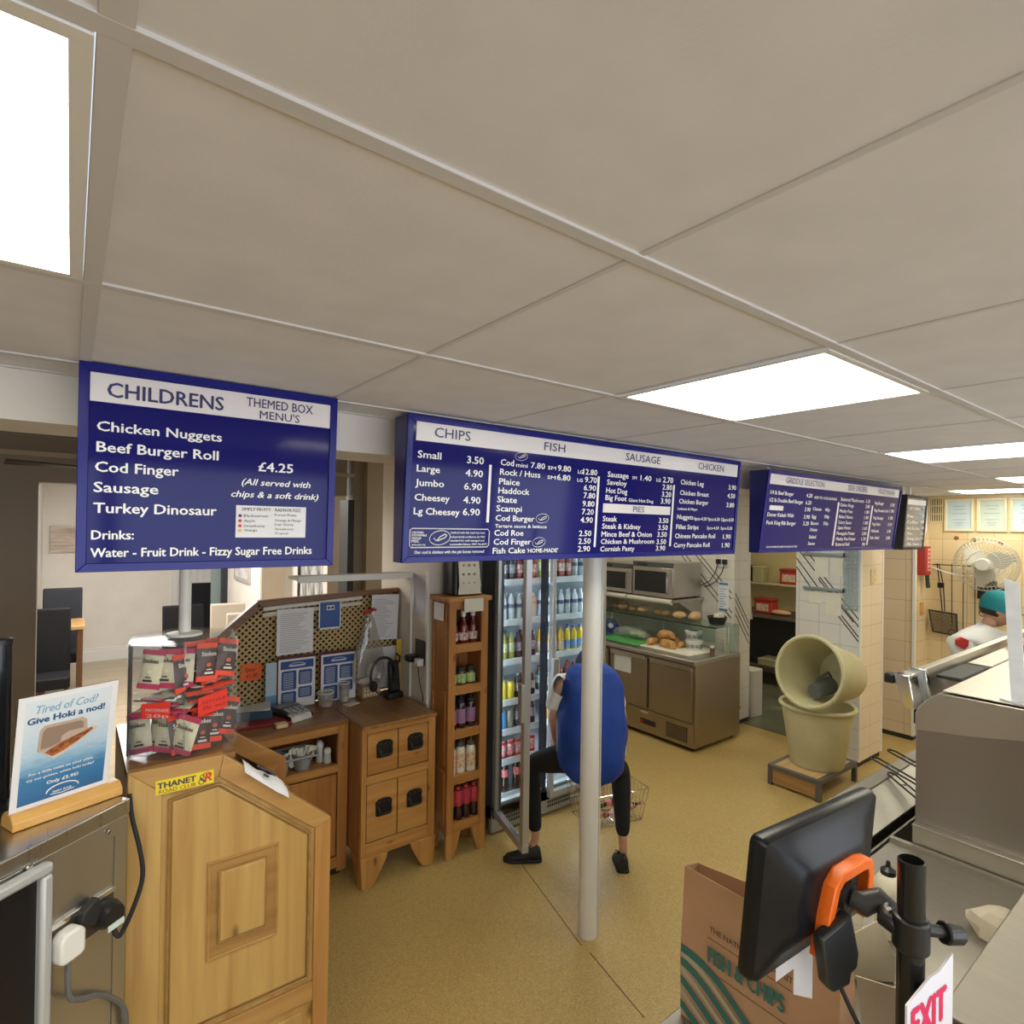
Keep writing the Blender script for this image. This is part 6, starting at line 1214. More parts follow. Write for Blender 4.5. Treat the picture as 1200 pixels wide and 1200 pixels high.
# table sign
sw, sh_ = .21, .297; sa = .381
sm = Matrix.Translation((0, 1.814, 1.439)) @ Matrix.Rotation(sa, 4, 'Z') @ Matrix.Rotation(.165, 4, 'X') @ Matrix.Translation((-sw/2, 0, -sh_/2))
t = thing('table_sign', 'acrylic table sign in a wooden base, standing on the left steel counter', 'sign', (0, 1.84, 1.272))
def grad(name, cols):
    m, tt, b = nmat(name); b.inputs['Roughness'].default_value = .25
    tc = tt.nodes.new('ShaderNodeTexCoord'); sp = tt.nodes.new('ShaderNodeSeparateXYZ'); tt.links.new(tc.outputs['Generated'], sp.inputs[0]); r = tt.nodes.new('ShaderNodeValToRGB')
    mp = tt.nodes.new('ShaderNodeMapping'); mp.inputs['Scale'].default_value = (1.5, 1, 8); tt.links.new(tc.outputs['Generated'], mp.inputs[0])
    n = tt.nodes.new('ShaderNodeTexNoise'); n.inputs['Scale'].default_value = 4; tt.links.new(mp.outputs[0], n.inputs[0])
    ma = tt.nodes.new('ShaderNodeMath'); ma.operation = 'MULTIPLY_ADD'; ma.inputs[1].default_value = .12; tt.links.new(n.outputs[0], ma.inputs[0]); tt.links.new(sp.outputs['Z'], ma.inputs[2])
    tt.links.new(ma.outputs[0], r.inputs[0]); el = r.color_ramp.elements
    el[0].position = cols[0][0]; el[0].color = (*cols[0][1], 1); el[1].position = cols[-1][0]; el[1].color = (*cols[-1][1], 1)
    for p, c in cols[1:-1]: e = el.new(p); e.color = (*c, 1)
    tt.links.new(r.outputs[0], b.inputs['Base Color']); return m
MB(sm).box(0, sw, .0015, .004, 0, sh_).build('acrylic_back', black_m, t); MB(sm).box(0, sw, -.0005, .0015, 0, sh_).build('sheet', paper_m, t)
MB(sm).box(.014, sw-.014, -.001, -.0005, .026, sh_-.012).build('sea_print', grad('sea_poster', [(.05, (.03, .13, .32)), (.30, (.06, .22, .45)), (.42, (.25, .45, .65)), (.55, (.50, .64, .78)), (.9, (.72, .78, .85))]), t)
MB(sm).text('Tired of Cod?', .035, .252, .020, .13, -.0015, bold=.008, shear=.25).build('script_lettering', M('script_blue', (.18, .40, .60), .5), t, smooth=False)
MB(sm).text('Give Hoki a nod!', .020, .228, .0155, .162, -.0015, bold=.028).build('headline', M('headline_blue', (.02, .09, .25), .5), t, smooth=False)
b = MB(sm); b.text('For a little twist on your plate', .032, .098, .0062, .135, -.0016, bold=.012); b.text('try our golden, white hoki today!', .028, .084, .0062, .142, -.0016, bold=.012); b.text('Only £5.95!', .070, .064, .0085, .066, -.0016, bold=.02)
b.tube([(.105+.034*cos(pi*k/12), -.0018, .040+.016*sin(pi*k/12)) for k in range(13)], .0014, 4); b.text('FISH BAR', .085, .036, .005, .04, -.0016, bold=.015); b.tube([(.08, -.0018, .034), (.105, -.0018, .031), (.13, -.0018, .034)], .0009, 4); b.build('white_lettering', wtext_m, t, smooth=False)
MB(sm).prism([(.044, .155), (.046, .208), (.055, .218), (.135, .218), (.145, .21), (.147, .185), (.06, .15)], 'y', -.0018, -.001).build('box_lid_print', M('box_print_edge', (.50, .38, .30), .5), t)
MB(sm).prism([(.050, .160), (.052, .203), (.060, .211), (.130, .211), (.137, .205), (.138, .186), (.07, .160)], 'y', -.0024, -.0018).build('box_lid_inner_print', M('box_print_brown', (.30, .21, .16), .5), t)
MB(sm).prism([(.09, .165), (.092, .182), (.105, .19), (.137, .19), (.138, .186)], 'y', -.0028, -.0024).build('box_corner_print', M('box_print_pink', (.52, .40, .34), .5), t)
MB(sm).prism([(.054, .15), (.16, .19), (.172, .184), (.098, .135), (.078, .128)], 'y', -.0036, -.0028).build('box_tray_print', M('box_print_pale', (.68, .58, .5), .5), t)
MB(sm).prism([(.058, .15), (.09, .165), (.13, .178), (.155, .187), (.160, .182), (.125, .158), (.095, .142), (.075, .136)], 'y', -.0044, -.0036).build('fish_print', M('fried_fish_print', (.50, .17, .05), .5, col2=(.2, .05, .015), nscale=90), t)
mb_ = Matrix.Translation((0, 1.846, 1.271)) @ Matrix.Rotation(sa, 4, 'Z')
MB(mb_).prism([(-.034, 0), (.034, 0), (.034, .02), (.02, .036), (-.02, .036), (-.034, .02)], 'x', -.118, .118).build('wooden_base', beech_m, t, bevel=.003)
# black framed board leaning on the steel counter front, dark post behind
t = thing('framed_board', 'grey framed black display board hanging on the front of the steel counter', 'board', tuple(ml @ Vector((-.2, -.03, .6))))
f = MB(ml); f.frame(-.5, .094, .42, 1.226, .026, -.03, -.004); f.build('frame', M('grey_alu_frame', (.5, .51, .52), .4, .3), t, bevel=.008)
MB(ml).box(-.48, .07, -.012, -.006, .44, 1.205).build('black_panel', M('board_black', (.008, .008, .01), .3), t)
MB(ml).prism([(-.2, .62), (-.02, .855), (-.02, .62)], 'y', -.0135, -.012).build('pale_graphic', M('board_pale', (.55, .56, .58), .5), t)
MB(ml).prism([(-.2, .44), (.0, .44), (.03, .84), (.015, .9), (-.2, .78)], 'y', -.0155, -.0135).build('yellow_graphic', M('board_yellow', (.72, .48, .05), .5), t)
t = thing('black_post', 'thick black post standing on the steel counter at the left photo edge', 'post', (-.125, 1.75, 1.27))
MB().cyl((-.139, 1.96, 1.271), (-.139, 1.96, 1.69), .026, None, 20).build('shaft', M('gloss_black', (.012, .014, .018), .2), t); MB().lathe([(.07, 0), (.07, .01), (.03, .02)], (-.139, 1.96, 1.271), 24).build('foot_plate', black_m, t); MB().lathe([(.0275, 0), (.0275, .012), (.02, .014)], (-.139, 1.96, 1.685), 20).build('cap', black_m, t)
# ---------------------------------------------------------------- frying range and hot cabinet, right foreground
t = thing('frying_range', 'large stainless steel frying range cabinet at the right, rounded top edge', 'range', (3.7, .35, 0))
rg_m = steel('range_end_steel', (.36, .33, .315), .33, (3, 90, 3)); rgt_m = steel('range_top_steel', (.50, .47, .41), .42, (3, 60, 3), .06); rgc_m = steel('range_cap_steel', (.52, .49, .43), .36, (3, 70, 3))
MB().prism([(-.2, .02), (.765, .02), (.765, 1.34), (.60, 1.40), (-.2, 1.43)], 'x', 2.4, 5.2).build('body', rg_m, t, bevel=.003)
prof = [(.765, 1.305), (.765, 1.365), (.755, 1.39), (.735, 1.415), (.712, 1.438), (.69, 1.452), (-.2, 1.458), (-.2, 1.41), (.2, 1.39), (.47, 1.352), (.62, 1.325)]
MB().prism(prof, 'x', 2.392, 5.2).build('top_cap', rgc_m, t, bevel=.003)
MB().box(2.40, 5.2, -.19, .688, 1.4575, 1.4605).build('top_plate', rgt_m, t, bevel=.001)
MB().box(2.372, 2.4, -.2, .763, .9, .975).prism([(-.2, .975), (.763, .975), (.763, .982), (-.2, .982)], 'x', 2.366, 2.4).build('splash_ledge', rgt_m, t, bevel=.002)
t = thing('sneeze_rail', 'long steel guard rail along the back of the frying range', 'rail', (3.7, .8, 1.39))
MB().prism([(.775, 1.385), (.80, 1.385), (.825, 1.475), (.825, 1.487), (.795, 1.487)], 'x', 2.56, 5.1).build('rail', rgc_m, t, bevel=.002)
MB().prism([(.765, 1.375), (.80, 1.375), (.83, 1.475), (.83, 1.492), (.785, 1.492)], 'x', 2.39, 2.47).build('end_cap', chrome_m, t, bevel=.003); MB().prism([(.768, 1.38), (.80, 1.38), (.828, 1.475), (.828, 1.488), (.79, 1.488)], 'x', 2.47, 2.54).build('clear_bracket', M('bluish_bracket', (.35, .38, .40), .25, .4), t)
MB().prism([(.762, 1.37), (.80, 1.37), (.832, 1.475), (.832, 1.494), (.782, 1.494)], 'x', 2.54, 2.565).build('clamp', chrome_m, t, bevel=.002)
MB().box(2.40, 2.44, .835, .87, 1.45, 1.485).build('black_knob', black_m, t, bevel=.006)
for x in (2.5, 3.6, 4.9): MB().box(x-.012, x+.012, .775, .80, 1.30, 1.40).build('support', blackm_m, t)
t = thing('hot_cabinet_contents', 'dark pan and steel trays under the guard rail of the range', 'tray', (2.9, .74, 1.46))
MB().box(2.62, 2.95, .69, .772, 1.456, 1.468).build('dark_pan', blackm_m, t, bevel=.004); MB().box(3.0, 3.7, .69, .772, 1.456, 1.466).build('steel_tray', rgt_m, t, bevel=.004); MB().ell((3.62, .735, 1.485), (.12, .04, .02), 12, 6).build('food', M('pinkish_food', (.5, .2, .12), .5, noise=.3, nscale=30), t)
t = thing('screen_bracket', 'frosted clear upright bracket standing on the range top at the right photo edge', 'bracket', (2.45, .49, 1.461))
pf = M('frosted_acrylic', (.62, .64, .68), .3, noise=.06, nscale=20)
def ring4(a, b_, th): n = Vector((th, 0, 0)); return [a, b_, b_+n, a+n]
MB().loft([ring4(Vector((2.445, .535, 1.858)), Vector((2.445, .496, 1.842)), .006), ring4(Vector((2.435, .515, 1.52)), Vector((2.437, .478, 1.50)), .006), ring4(Vector((2.43, .51, 1.467)), Vector((2.42, .46, 1.466)), .006)]).build('upright', pf, t)
MB().prism([(2.43, .54), (2.60, .50), (2.56, .38), (2.37, .41)], 'z', 1.461, 1.466).build('foot_plate', pf, t)
# ---------------------------------------------------------------- service counter in front
t = thing('service_worktop', 'low stainless steel worktop behind the raised customer counter', 'worktop', (1.6, .57, 0))
MB().box(.97, 2.366, .33, .825, .86, .90).build('top', steelw_m, t, bevel=.004); MB().box(.99, 2.366, .35, .8, .05, .86).build('cupboard', steelv_m, t, bevel=.003)
MB().box(2.345, 2.366, .33, .825, .90, .915).build('upstand', steelw_m, t)
t = thing('raised_counter', 'raised stainless steel customer counter slab at the lower right corner', 'counter', (2.5, .1, 0))
rc_m = steel('raised_counter_steel', (.30, .27, .23), .5, (40, 3, 3))
MB().box(1.10, 2.36, -.12, .315, 1.21, 1.25).build('top', rc_m, t, bevel=.003); MB().box(1.14, 2.36, .0, .29, .0, 1.21).build('front_panel', steelv_m, t)
t = thing('chip_scuttle', 'sloping stainless steel chip tray beyond the worktop, tongs on its rim', 'tray', (2.8, .95, 0))
MB().box(1.97, 3.9, 1.045, 1.105, .80, .90).build('rim', steelw_m, t, bevel=.004); MB().box(2.0, 3.9, .83, 1.10, .1, .80).build('cupboard', steelv_m, t)
MB().prism([(1.045, .885), (1.045, .892), (.905, .862), (.905, .855)], 'x', 2.0, 3.9).build('sloping_plate', steelw_m, t)
MB().box(2.0, 3.9, .855, .905, .79, .802).build('dark_slot', blackm_m, t); MB().prism([(.84, .80), (.862, .80), (.862, .872), (.84, .892)], 'x', 1.99, 3.9).build('inner_lip', rgt_m, t, bevel=.002)
MB().box(1.975, 1.99, .83, 1.105, .1, .885).build('end_panel', steelw_m, t)
for k, (a, b_) in enumerate((((2.968, 1.118, .965), (2.70, .80, .99)), ((3.131, 1.106, .965), (2.86, .80, .99)), ((2.98, 1.05, .912), (2.74, .80, .90)))):
    a, b_ = Vector(a), Vector(b_); d = (b_-a).normalized(); n = Vector((-d.y, d.x, 0))
    t = thing('serving_tongs', ['black wire tongs reaching furthest left over the chip tray rim', 'black wire tongs nearest the range, their tip shining', 'lower black wire tongs lying on the chip tray'][k], 'tongs', tuple(a), 0, 'wire tongs on the chip tray')
    w = .014
    MB().tube([b_+n*w, a+n*w*1.2+d*.02, a+n*.006, a-n*.006, a-n*w*1.2+d*.02, b_-n*w], .0042, 6).build('arms', iron_m, t); MB().tube([a+d*.12+n*w, a+d*.12-n*w], .004, 6).build('cross_wire', chrome_m, t)
# ---------------------------------------------------------------- touch screen on its pole
MC = Vector((1.003, .457, 1.422)); mm_ = Matrix.Translation(MC) @ Matrix.Rotation(-.058, 4, 'Z') @ Matrix.Rotation(.073, 4, 'X') @ Matrix.Rotation(.022, 4, 'Y')
t = thing('touch_screen', 'black till monitor seen from behind, orange bracket on its back', 'monitor', tuple(MC))
def rr(w, h, y, r=.012, n=4, z0=0):
    P = []
    for cx, cz, a0 in ((w/2-r, h/2-r, 0), (-w/2+r, h/2-r, 90), (-w/2+r, -h/2+r, 180), (w/2-r, -h/2+r, 270)):
        for k in range(n+1): a = radians(a0+90*k/n); P.append((cx+r*cos(a), y, cz+r*sin(a)+z0))
    return P
gloss = M('monitor_black', (.007, .0075, .009), .3, spec=.3)
MB(mm_).loft([rr(.35, .22, .022), rr(.354, .224, .016), rr(.354, .224, .004), rr(.346, .216, -.004), rr(.28, .16, -.012, .03), rr(.22, .12, -.026, .03), rr(.2, .10, -.03, .03)]).build('rear_shell', gloss, t, ang=30)
MB(mm_).box(-.165, .165, .0222, .0235, -.1, .1).build('screen_glass', M('screen_glass', (.02, .025, .03), .08), t)
ob = MB(mm_)
path = [(-.054, -.088), (-.048, -.02), (-.038, .022), (-.02, .036), (.045, .037), (.066, .033), (.073, .015), (.074, -.045), (.068, -.06)]
rings = []
for k, (u, v) in enumerate(path):
    a = Vector(path[max(0, k-1)]); b_ = Vector(path[min(len(path)-1, k+1)]); d = (b_-a).normalized(); n = Vector((-d.y, d.x)); wd = .009 if k not in (0,) else .008
    p, q = Vector((u, v))+n*wd, Vector((u, v))-n*wd
    rings.append([(p.x, -.05, p.y), (q.x, -.05, q.y), (q.x, -.026, q.y), (p.x, -.026, p.y)])
ob.loft(rings).build('orange_bracket', orange_m, t, bevel=.002)
MB(mm_).prism([(-.042, -.10), (-.034, .02), (.06, .02), (.063, -.05)], 'y', -.034, -.026).build('mount_plate', blackm_m, t)
PL = Vector((1.0, .322, 0))
arm = thing('monitor_stand', 'black tube stand with clamp arm holding the till monitor', 'stand', (PL.x, PL.y, .9))
pt = MB(); R0, R1 = .018, .0155
pt.loft([[(PL.x+r*cos(2*pi*k/24), PL.y+r*sin(2*pi*k/24), z) for k in range(24)] for r, z in ((R0, .912), (R0, 1.515), (R1, 1.517), (R1, 1.30))]); pt.build('tube', M('stand_gloss_black', (.012, .012, .012), .25), arm, ang=50)
MB().lathe([(.09, .9), (.09, .908), (.03, .914)], (PL.x, PL.y, 0), 28).build('base_plate', black_m, arm)
MB().lathe([(.0185, 1.385), (.024, 1.387), (.024, 1.432), (.0185, 1.434)], (PL.x, PL.y, 0), 24).build('collar', black_m, arm, bevel=.002)
MB().tube([(PL.x+.02, PL.y-.01, 1.412), (PL.x+.05, PL.y-.03, 1.405)], [.01, .008], 10).build('screw', black_m, arm); MB().tube([(PL.x+.044, PL.y-.027, 1.406), (PL.x+.07, PL.y-.042, 1.40)], [.017, .014], 8).build('knob', black_m, arm, bevel=.003)
a0 = mm_ @ Vector((-.002, -.034, .0))
MB().tube([a0, a0+Vector((.0, -.018, -.002))], [.026, .022], 14).build('ball_plate', black_m, arm)
MB().tube([a0+Vector((0, -.015, 0)), a0+Vector((.01, -.035, -.006)), Vector((1.02, .372, 1.425)), Vector((1.02, .352, 1.415))], [.014, .019, .017, .014], 12).build('ball_arm', M('arm_grey_black', (.03, .03, .033), .4), arm, bevel=.002)
MB().tube([Vector((1.02, .36, 1.42)), Vector((.995, .352, 1.413)), Vector((.992, .335, 1.41))], [.013, .014, .012], 12).build('link', black_m, arm); MB().tube([(1.0, .352, 1.425), (1.0, .352, 1.429)], [.006, .005], 12).build('washer', chrome_m, arm)
mxb = frm((.935, .425, 1.305), (.93, -.35, .15))
MB(mxb).prism([(0, 0), (.012, -.014), (.045, -.012), (.05, .004), (.062, .008), (.068, .03), (.062, .095), (.0, .075)], 'y', -.018, .002).build('cable_cover', M('cover_black', (.02, .022, .024), .4), arm, bevel=.004)
MB().tube(sm_path([mm_ @ Vector((-.006, -.03, -.10)), (.955, .40, 1.30), (.965, .37, 1.24), (.99, .355, 1.19), (1.02, .35, 1.1), (1.02, .36, .915)]), .0035, 6).build('cable', rubber_m, arm)
MB().box(1.0, 1.03, .345, .375, 1.15, 1.19).build('cable_clip', black_m, arm, bevel=.004)
for k, (u0, u1, za, zb) in enumerate(((.915, .955, 1.255, 1.34), (.957, 1.0, 1.22, 1.34))):
    o = MB(frm((u0, .482-.008*k, za), (1, -.25, 0))).prism([(0, .02), (u1-u0, 0 if k else .03), (u1-u0, zb-za), (0, zb-za)], 'y', -.001, 0).build('paper_slip', paper_m)
    tag(o, ['short white paper slip hanging below the till monitor', 'longer white paper slip hanging below the till monitor beside the orange bracket'][k], 'paper', 'slips under the till monitor')
t = thing('exit_sign', 'white exit sign with red letters fixed to the black monitor stand', 'sign', (.99, .297, 1.2)); mx = frm((.926, .304, 1.2), (.99, -.13, 0))
MB(mx).prism([(0, 0), (.128, 0), (.128, .178), (.118, .175), (.09, .165), (.062, .166), (.03, .158), (0, .15)], 'y', -.003, 0).build('board', M('sign_white', (.80, .78, .86), .35), t)
MB(mx).text('EXIT', .012, .094, .046, .094, -.0036, bold=.03).build('lettering', M('exit_red', (.72, .03, .12), .45), t, smooth=False)
MB(mx).prism([(.03, .062), (.02, .07), (.03, .078), (.108, .078), (.108, .062)], 'y', -.0042, -.003).build('arrow', M('exit_red_2', (.72, .03, .12), .45), t)
MB(mx).box(.05, .09, 0, .006, .02, .14).build('fixing_strip', black_m, t)
# ---------------------------------------------------------------- carrier bag, bottles and packaging
kraft = M('kraft_paper', (.40, .225, .12), .75, noise=.06, nscale=8, bump=.1, bscale=12)
t = thing('paper_carrier_bag', 'brown paper fish and chips carrier bag with green waves on the worktop', 'bag', (1.2, .64, .9))
BX0, BX1, BY0, BY1, BZ0, BZ1 = 1.12, 1.185, .47, .81, .901, 1.235
sh = MB()
def bag_ring(z, off, x1=None): return [(BX0+off, BY1-off*.2, z), (BX0+off*.6+.004, (BY0+BY1)/2, z), (BX0+off, BY0+off*.2, z), ((x1 or BX1)-off, BY0+off*.2, z-(.01 if z > 1.2 else 0)), (BX1+.01-off, (BY0+BY1)/2, z+(.005 if z > 1.2 else 0)), ((x1 or BX1)-off, BY1-off*.2, z-(.01 if z > 1.2 else 0))]
sh.loft([bag_ring(BZ0, 0), bag_ring(1.03, -.004), bag_ring(1.14, .002), bag_ring(BZ1, .006), bag_ring(BZ1-.0005, .0085), bag_ring(1.12, .008), bag_ring(.906, .006)])
sh.build('paper_sack', kraft, t, ang=30)
for xx in (BX0+.012, BX1-.012):
    MB().tube(sm_path([(xx, .70, 1.20), (xx+.003, .69, 1.27 if xx > 1.2 else 1.16), (xx+.004, .64, 1.30 if xx > 1.2 else 1.12), (xx+.003, .59, 1.27 if xx > 1.2 else 1.16), (xx, .58, 1.20)]), .004, 6).build('handle', kraft, t)
mx = frm((BX0-.0035, BY1, .9), (0, -1, 0))
gm = M('bag_print_green', (.025, .12, .10), .7); tm = M('bag_print_tan', (.34, .30, .2), .7); db = M('bag_print_dark', (.10, .06, .03), .7)
b = MB(mx)
b.text('FISH & CHIPS', .072, .165, .034, .168, -.0016, bold=.018); b.build('green_lettering', gm, t, smooth=False)
b = MB(mx); b.text("THE NATION'S FAVOURITE", .075, .232, .012, .19, -.0016, bold=.012); b.text('Fine', .17, .210, .012, .03, -.0016, shear=.3); b.box(.07, .16, -.0016, -.001, .216, .2175); b.box(.205, .26, -.0016, -.001, .216, .2175); b.box(.07, .26, -.0016, -.001, .146, .1475); b.tube([(.11, -.0016, .125), (.12, -.0016, .118), (.135, -.0016, .122)], .001, 4); b.build('dark_lettering', db, t, smooth=False)
for k in range(7):
    pts = []
    for q in range(17):
        u = q/16; zz = .155-.021*k-.11*u*(1-.06*k)+.016*sin(6.5*u+.5*k); pts.append((.002+.3*u, max(.002, zz)))
    wv = MB(mx); th = .009 if k % 2 == 0 else .006
    wv.loft([[(p[0], -.0012, p[1]-th), (p[0], -.0012, p[1]+th), (p[0], -.0004, p[1]+th), (p[0], -.0004, p[1]-th)] for p in pts]); wv.build('wave_print', gm if k % 2 == 0 else tm, t)
def squeeze(label, x, y, z, h, r, cap):
    t = thing('squeeze_bottle', label, 'bottle', (x, y, z)); m = M('squeeze_cream', (.74, .70, .56), .35)
    MB().lathe([(r*.92, 0), (r, .01), (r, h*.42), (r*.94, h*.5), (r, h*.58), (r*.98, h*.72), (r*.6, h*.82)], (x, y, z), 20).build('body', m, t)
    MB().lathe([(r*.55, h*.80), (r*.55, h*.88), (r*.2, h*.92), (r*.13, h)], (x, y, z), 16).build('cap', cap, t)
squeeze('cream squeeze sauce bottle with black cap behind the black stand', 1.80, .635, .901, .20, .034, black_m); squeeze('smaller cream squeeze bottle behind the monitor clamp arm', 1.70, .69, .901, .15, .03, wplas_m)
cardm = M('cream_card', (.68, .60, .46), .7, noise=.04, nscale=10)
t = thing('food_carton', 'opened cream cardboard food carton on the worktop behind the stand', 'carton', (1.55, .58, .901))
mx = frm((1.50, .66, .902), (.75, -.66, 0)); MB(mx).box(0, .16, 0, .12, 0, .003).build('floor_panel', cardm, t); MB(mx).prism([(0, .003), (.02, .09), (.12, .15), (.16, .06), (.16, .003)], 'y', -.002, 0).build('flap', cardm, t); MB(mx).prism([(0, .003), (0, .07), (.16, .05), (.16, .003)], 'y', .118, .12).build('flap', cardm, t); MB(mx).prism([(0, 0), (.12, 0), (.1, .05), (.02, .06)], 'x', -.002, 0).build('side_flap', cardm, t)
mx = frm((1.36, .52, .902), (.4, -.9, .25)); o = MB(mx).prism([(0, 0), (.09, 0), (.11, .13), (.02, .15)], 'y', -.002, 0).build('paper_wrap', cardm); tag(o, 'folded cream paper sheet lying in front of the food carton', 'paper')
t = thing('green_wave_sheet', 'green and white wave printed wrapper beside the black stand', 'wrapper', (1.42, .5, .901)); mx = frm((1.38, .49, .905), (.6, -.5, .25))
MB(mx).prism([(0, 0), (.12, 0), (.14, .11), (.06, .09)], 'y', -.003, 0).build('sheet', gm, t)
b = MB(mx); b.tube([(.01, -.004, .01), (.05, -.004, .05), (.09, -.004, .075), (.12, -.004, .1)], .004, 4); b.tube([(.04, -.004, .005), (.08, -.004, .04), (.13, -.004, .07)], .003, 4); b.build('white_wave', paper_m, t)
t = thing('crumpled_bag', 'crumpled white paper bag on the worktop beside the raised counter', 'bag', (2.02, .45, .901)); rp = random.Random(2)
MB().loft([[(2.03+w*cos(a)*(1+.2*rp.uniform(-1, 1)), .44+w*1.3*sin(a)*(1+.2*rp.uniform(-1, 1)), z) for a in [2*pi*i/10 for i in range(10)]] for z, w in ((.902, .05), (.93, .06), (.955, .05), (.975, .03), (.985, .01))]).build('bag', cardm, t, ang=20)
# ---------------------------------------------------------------- people
def skin_mesh(name, nodes, edges, m, parent, sub=2, extra=None):
    keys = list(nodes); idx = {k: i for i, k in enumerate(keys)}
    inv = wm(parent).inverted()
    me = bpy.data.meshes.new(name); me.from_pydata([tuple(inv @ Vector(nodes[k][:3])) for k in keys], [(idx[a], idx[b]) for a, b in edges], [])
    o = bpy.data.objects.new(name, me); COL.objects.link(o); o.parent = parent
    sk = o.modifiers.new('skin', 'SKIN'); sk.use_smooth_shade = True; sk.branch_smoothing = .4
    if not me.skin_vertices: me.skin_vertices.new()
    for k in keys:
        r = nodes[k][3]; me.skin_vertices[0].data[idx[k]].radius = (r, r) if not isinstance(r, tuple) else r
        me.skin_vertices[0].data[idx[k]].use_root = (idx[k] == 0)
    ss = o.modifiers.new('smooth', 'SUBSURF'); ss.levels = sub; ss.render_levels = sub
    dg = bpy.context.evaluated_depsgraph_get(); nm = bpy.data.meshes.new_from_object(o.evaluated_get(dg))
    o.modifiers.clear(); o.data = nm; nm.materials.clear(); nm.materials.append(m); nm.name = name
    for p in nm.polygons: p.use_smooth = True
    bpy.data.meshes.remove(me)
    return o
def hand(nodes, edges, wrist, pre, d, n, side, curl=.5, s=1.0):        # d = towards the fingers, n = palm normal, side = towards the thumb
    d, n, side = Vector(d).normalized(), Vector(n).normalized(), Vector(side).normalized(); w = Vector(nodes[wrist][:3])
    pc = w+d*.045*s; nodes[pre+'palm'] = (*pc, .026*s); edges.append((wrist, pre+'palm'))
    for k, (off, L) in enumerate(((.028, .075), (.010, .085), (-.009, .078), (-.027, .06))):
        p = pc+d*.035*s+side*off*s; nodes[pre+'k%d' % k] = (*p, .0105*s); edges.append((pre+'palm', pre+'k%d' % k)); prev = pre+'k%d' % k; ang = 0
        for q, fr_ in enumerate((.45, .32, .23)):
            ang += curl*(.7 if q else .5); p = p+(d*cos(ang)+n*sin(ang))*L*fr_*s; nm = pre+'f%d%d' % (k, q); nodes[nm] = (*p, (.0092-.0009*q)*s); edges.append((prev, nm)); prev = nm
    p = w+d*.022*s+side*.022*s; nodes[pre+'t0'] = (*p, .013*s); edges.append((wrist, pre+'t0'))
    p2 = p+(d*.6+side*.75+n*.3).normalized()*.035*s; nodes[pre+'t1'] = (*p2, .0105*s); edges.append((pre+'t0', pre+'t1'))
    p3 = p2+(d*.85+side*.3+n*.4).normalized()*.03*s; nodes[pre+'t2'] = (*p3, .009*s); edges.append((pre+'t1', pre+'t2'))
def head_part(body, c, fwd, up, s=1.0):                                # skull, jaw, nose, ears joined into the body mesh
    f = Vector(fwd).normalized(); u = (Vector(up)-f*Vector(up).dot(f)).normalized(); r = f.cross(u); mx = Matrix(((r.x, f.x, u.x, c[0]), (r.y, f.y, u.y, c[1]), (r.z, f.z, u.z, c[2]), (0, 0, 0, 1)))
    b = MB(mx @ Matrix.Scale(s, 4)); rings = []
    for k in range(15):
        a = -pi/2+pi*k/14; z = .115*sin(a); q = max(.03, cos(a)); ring = []
        for i in range(20):
            t_ = 2*pi*i/20; x = .074*q*cos(t_); y = .095*q*sin(t_)
            if z < -.02: x *= 1-.25*min(1, (-.02-z)/.09); y = y*(1-.12*min(1, (-.02-z)/.09))+.012*min(1, (-.02-z)/.09)
            if abs(z-.012) < .022 and y > .05 and .012 < abs(x) < .05: y -= .009      # eye sockets
            if y > 0 and z > .02: y *= .96
            ring.append((x, y, z))
        rings.append(ring)
    b.loft(rings)
    b.loft([[(-.008, .083, .016), (.008, .083, .016), (.006, .094, .016), (-.006, .094, .016)], [(-.015, .083, -.022), (.015, .083, -.022), (.009, .114, -.024), (-.009, .114, -.024)], [(-.012, .083, -.034), (.012, .083, -.034), (.006, .096, -.033), (-.006, .096, -.033)]])
    for sx in (-1, 1): b.ell((.074*sx, -.008, -.002), (.009, .019, .03), 10, 7)
    inv = wm(body).inverted(); me = body.data; import bmesh
    bm = bmesh.new(); bm.from_mesh(me); vs = [bm.verts.new(inv @ p) for p in b.v]
    for f_ in b.f:
        try: fc = bm.faces.new([vs[i] for i in f_]); fc.smooth = True
        except ValueError: pass
    bm.to_mesh(me); bm.free(); me.update()
    return mx @ Matrix.Scale(s, 4)
def face_bits(mx, parent):
    for sx in (-1, 1):
        e = MB(mx).ell((.03*sx, .079, .012), (.012, .009, .008), 12, 8).build('eye', M('eye_white', (.7, .68, .65), .2), parent); MB(mx).ell((.03*sx, .0865, .012), (.0055, .003, .0055), 10, 6).build('iris', M('iris_brown', (.05, .03, .02), .2), e)
        MB(mx).tube([(.016*sx, .092, .03), (.03*sx, .091, .034), (.046*sx, .082, .03)], .0035, 6).build('eyebrow', hair_m, parent)
    MB(mx).tube([(-.02, .088, -.056), (-.008, .096, -.054), (.008, .096, -.054), (.02, .088, -.056)], .004, 6).build('mouth', M('lips', (.42, .16, .13), .4), parent)
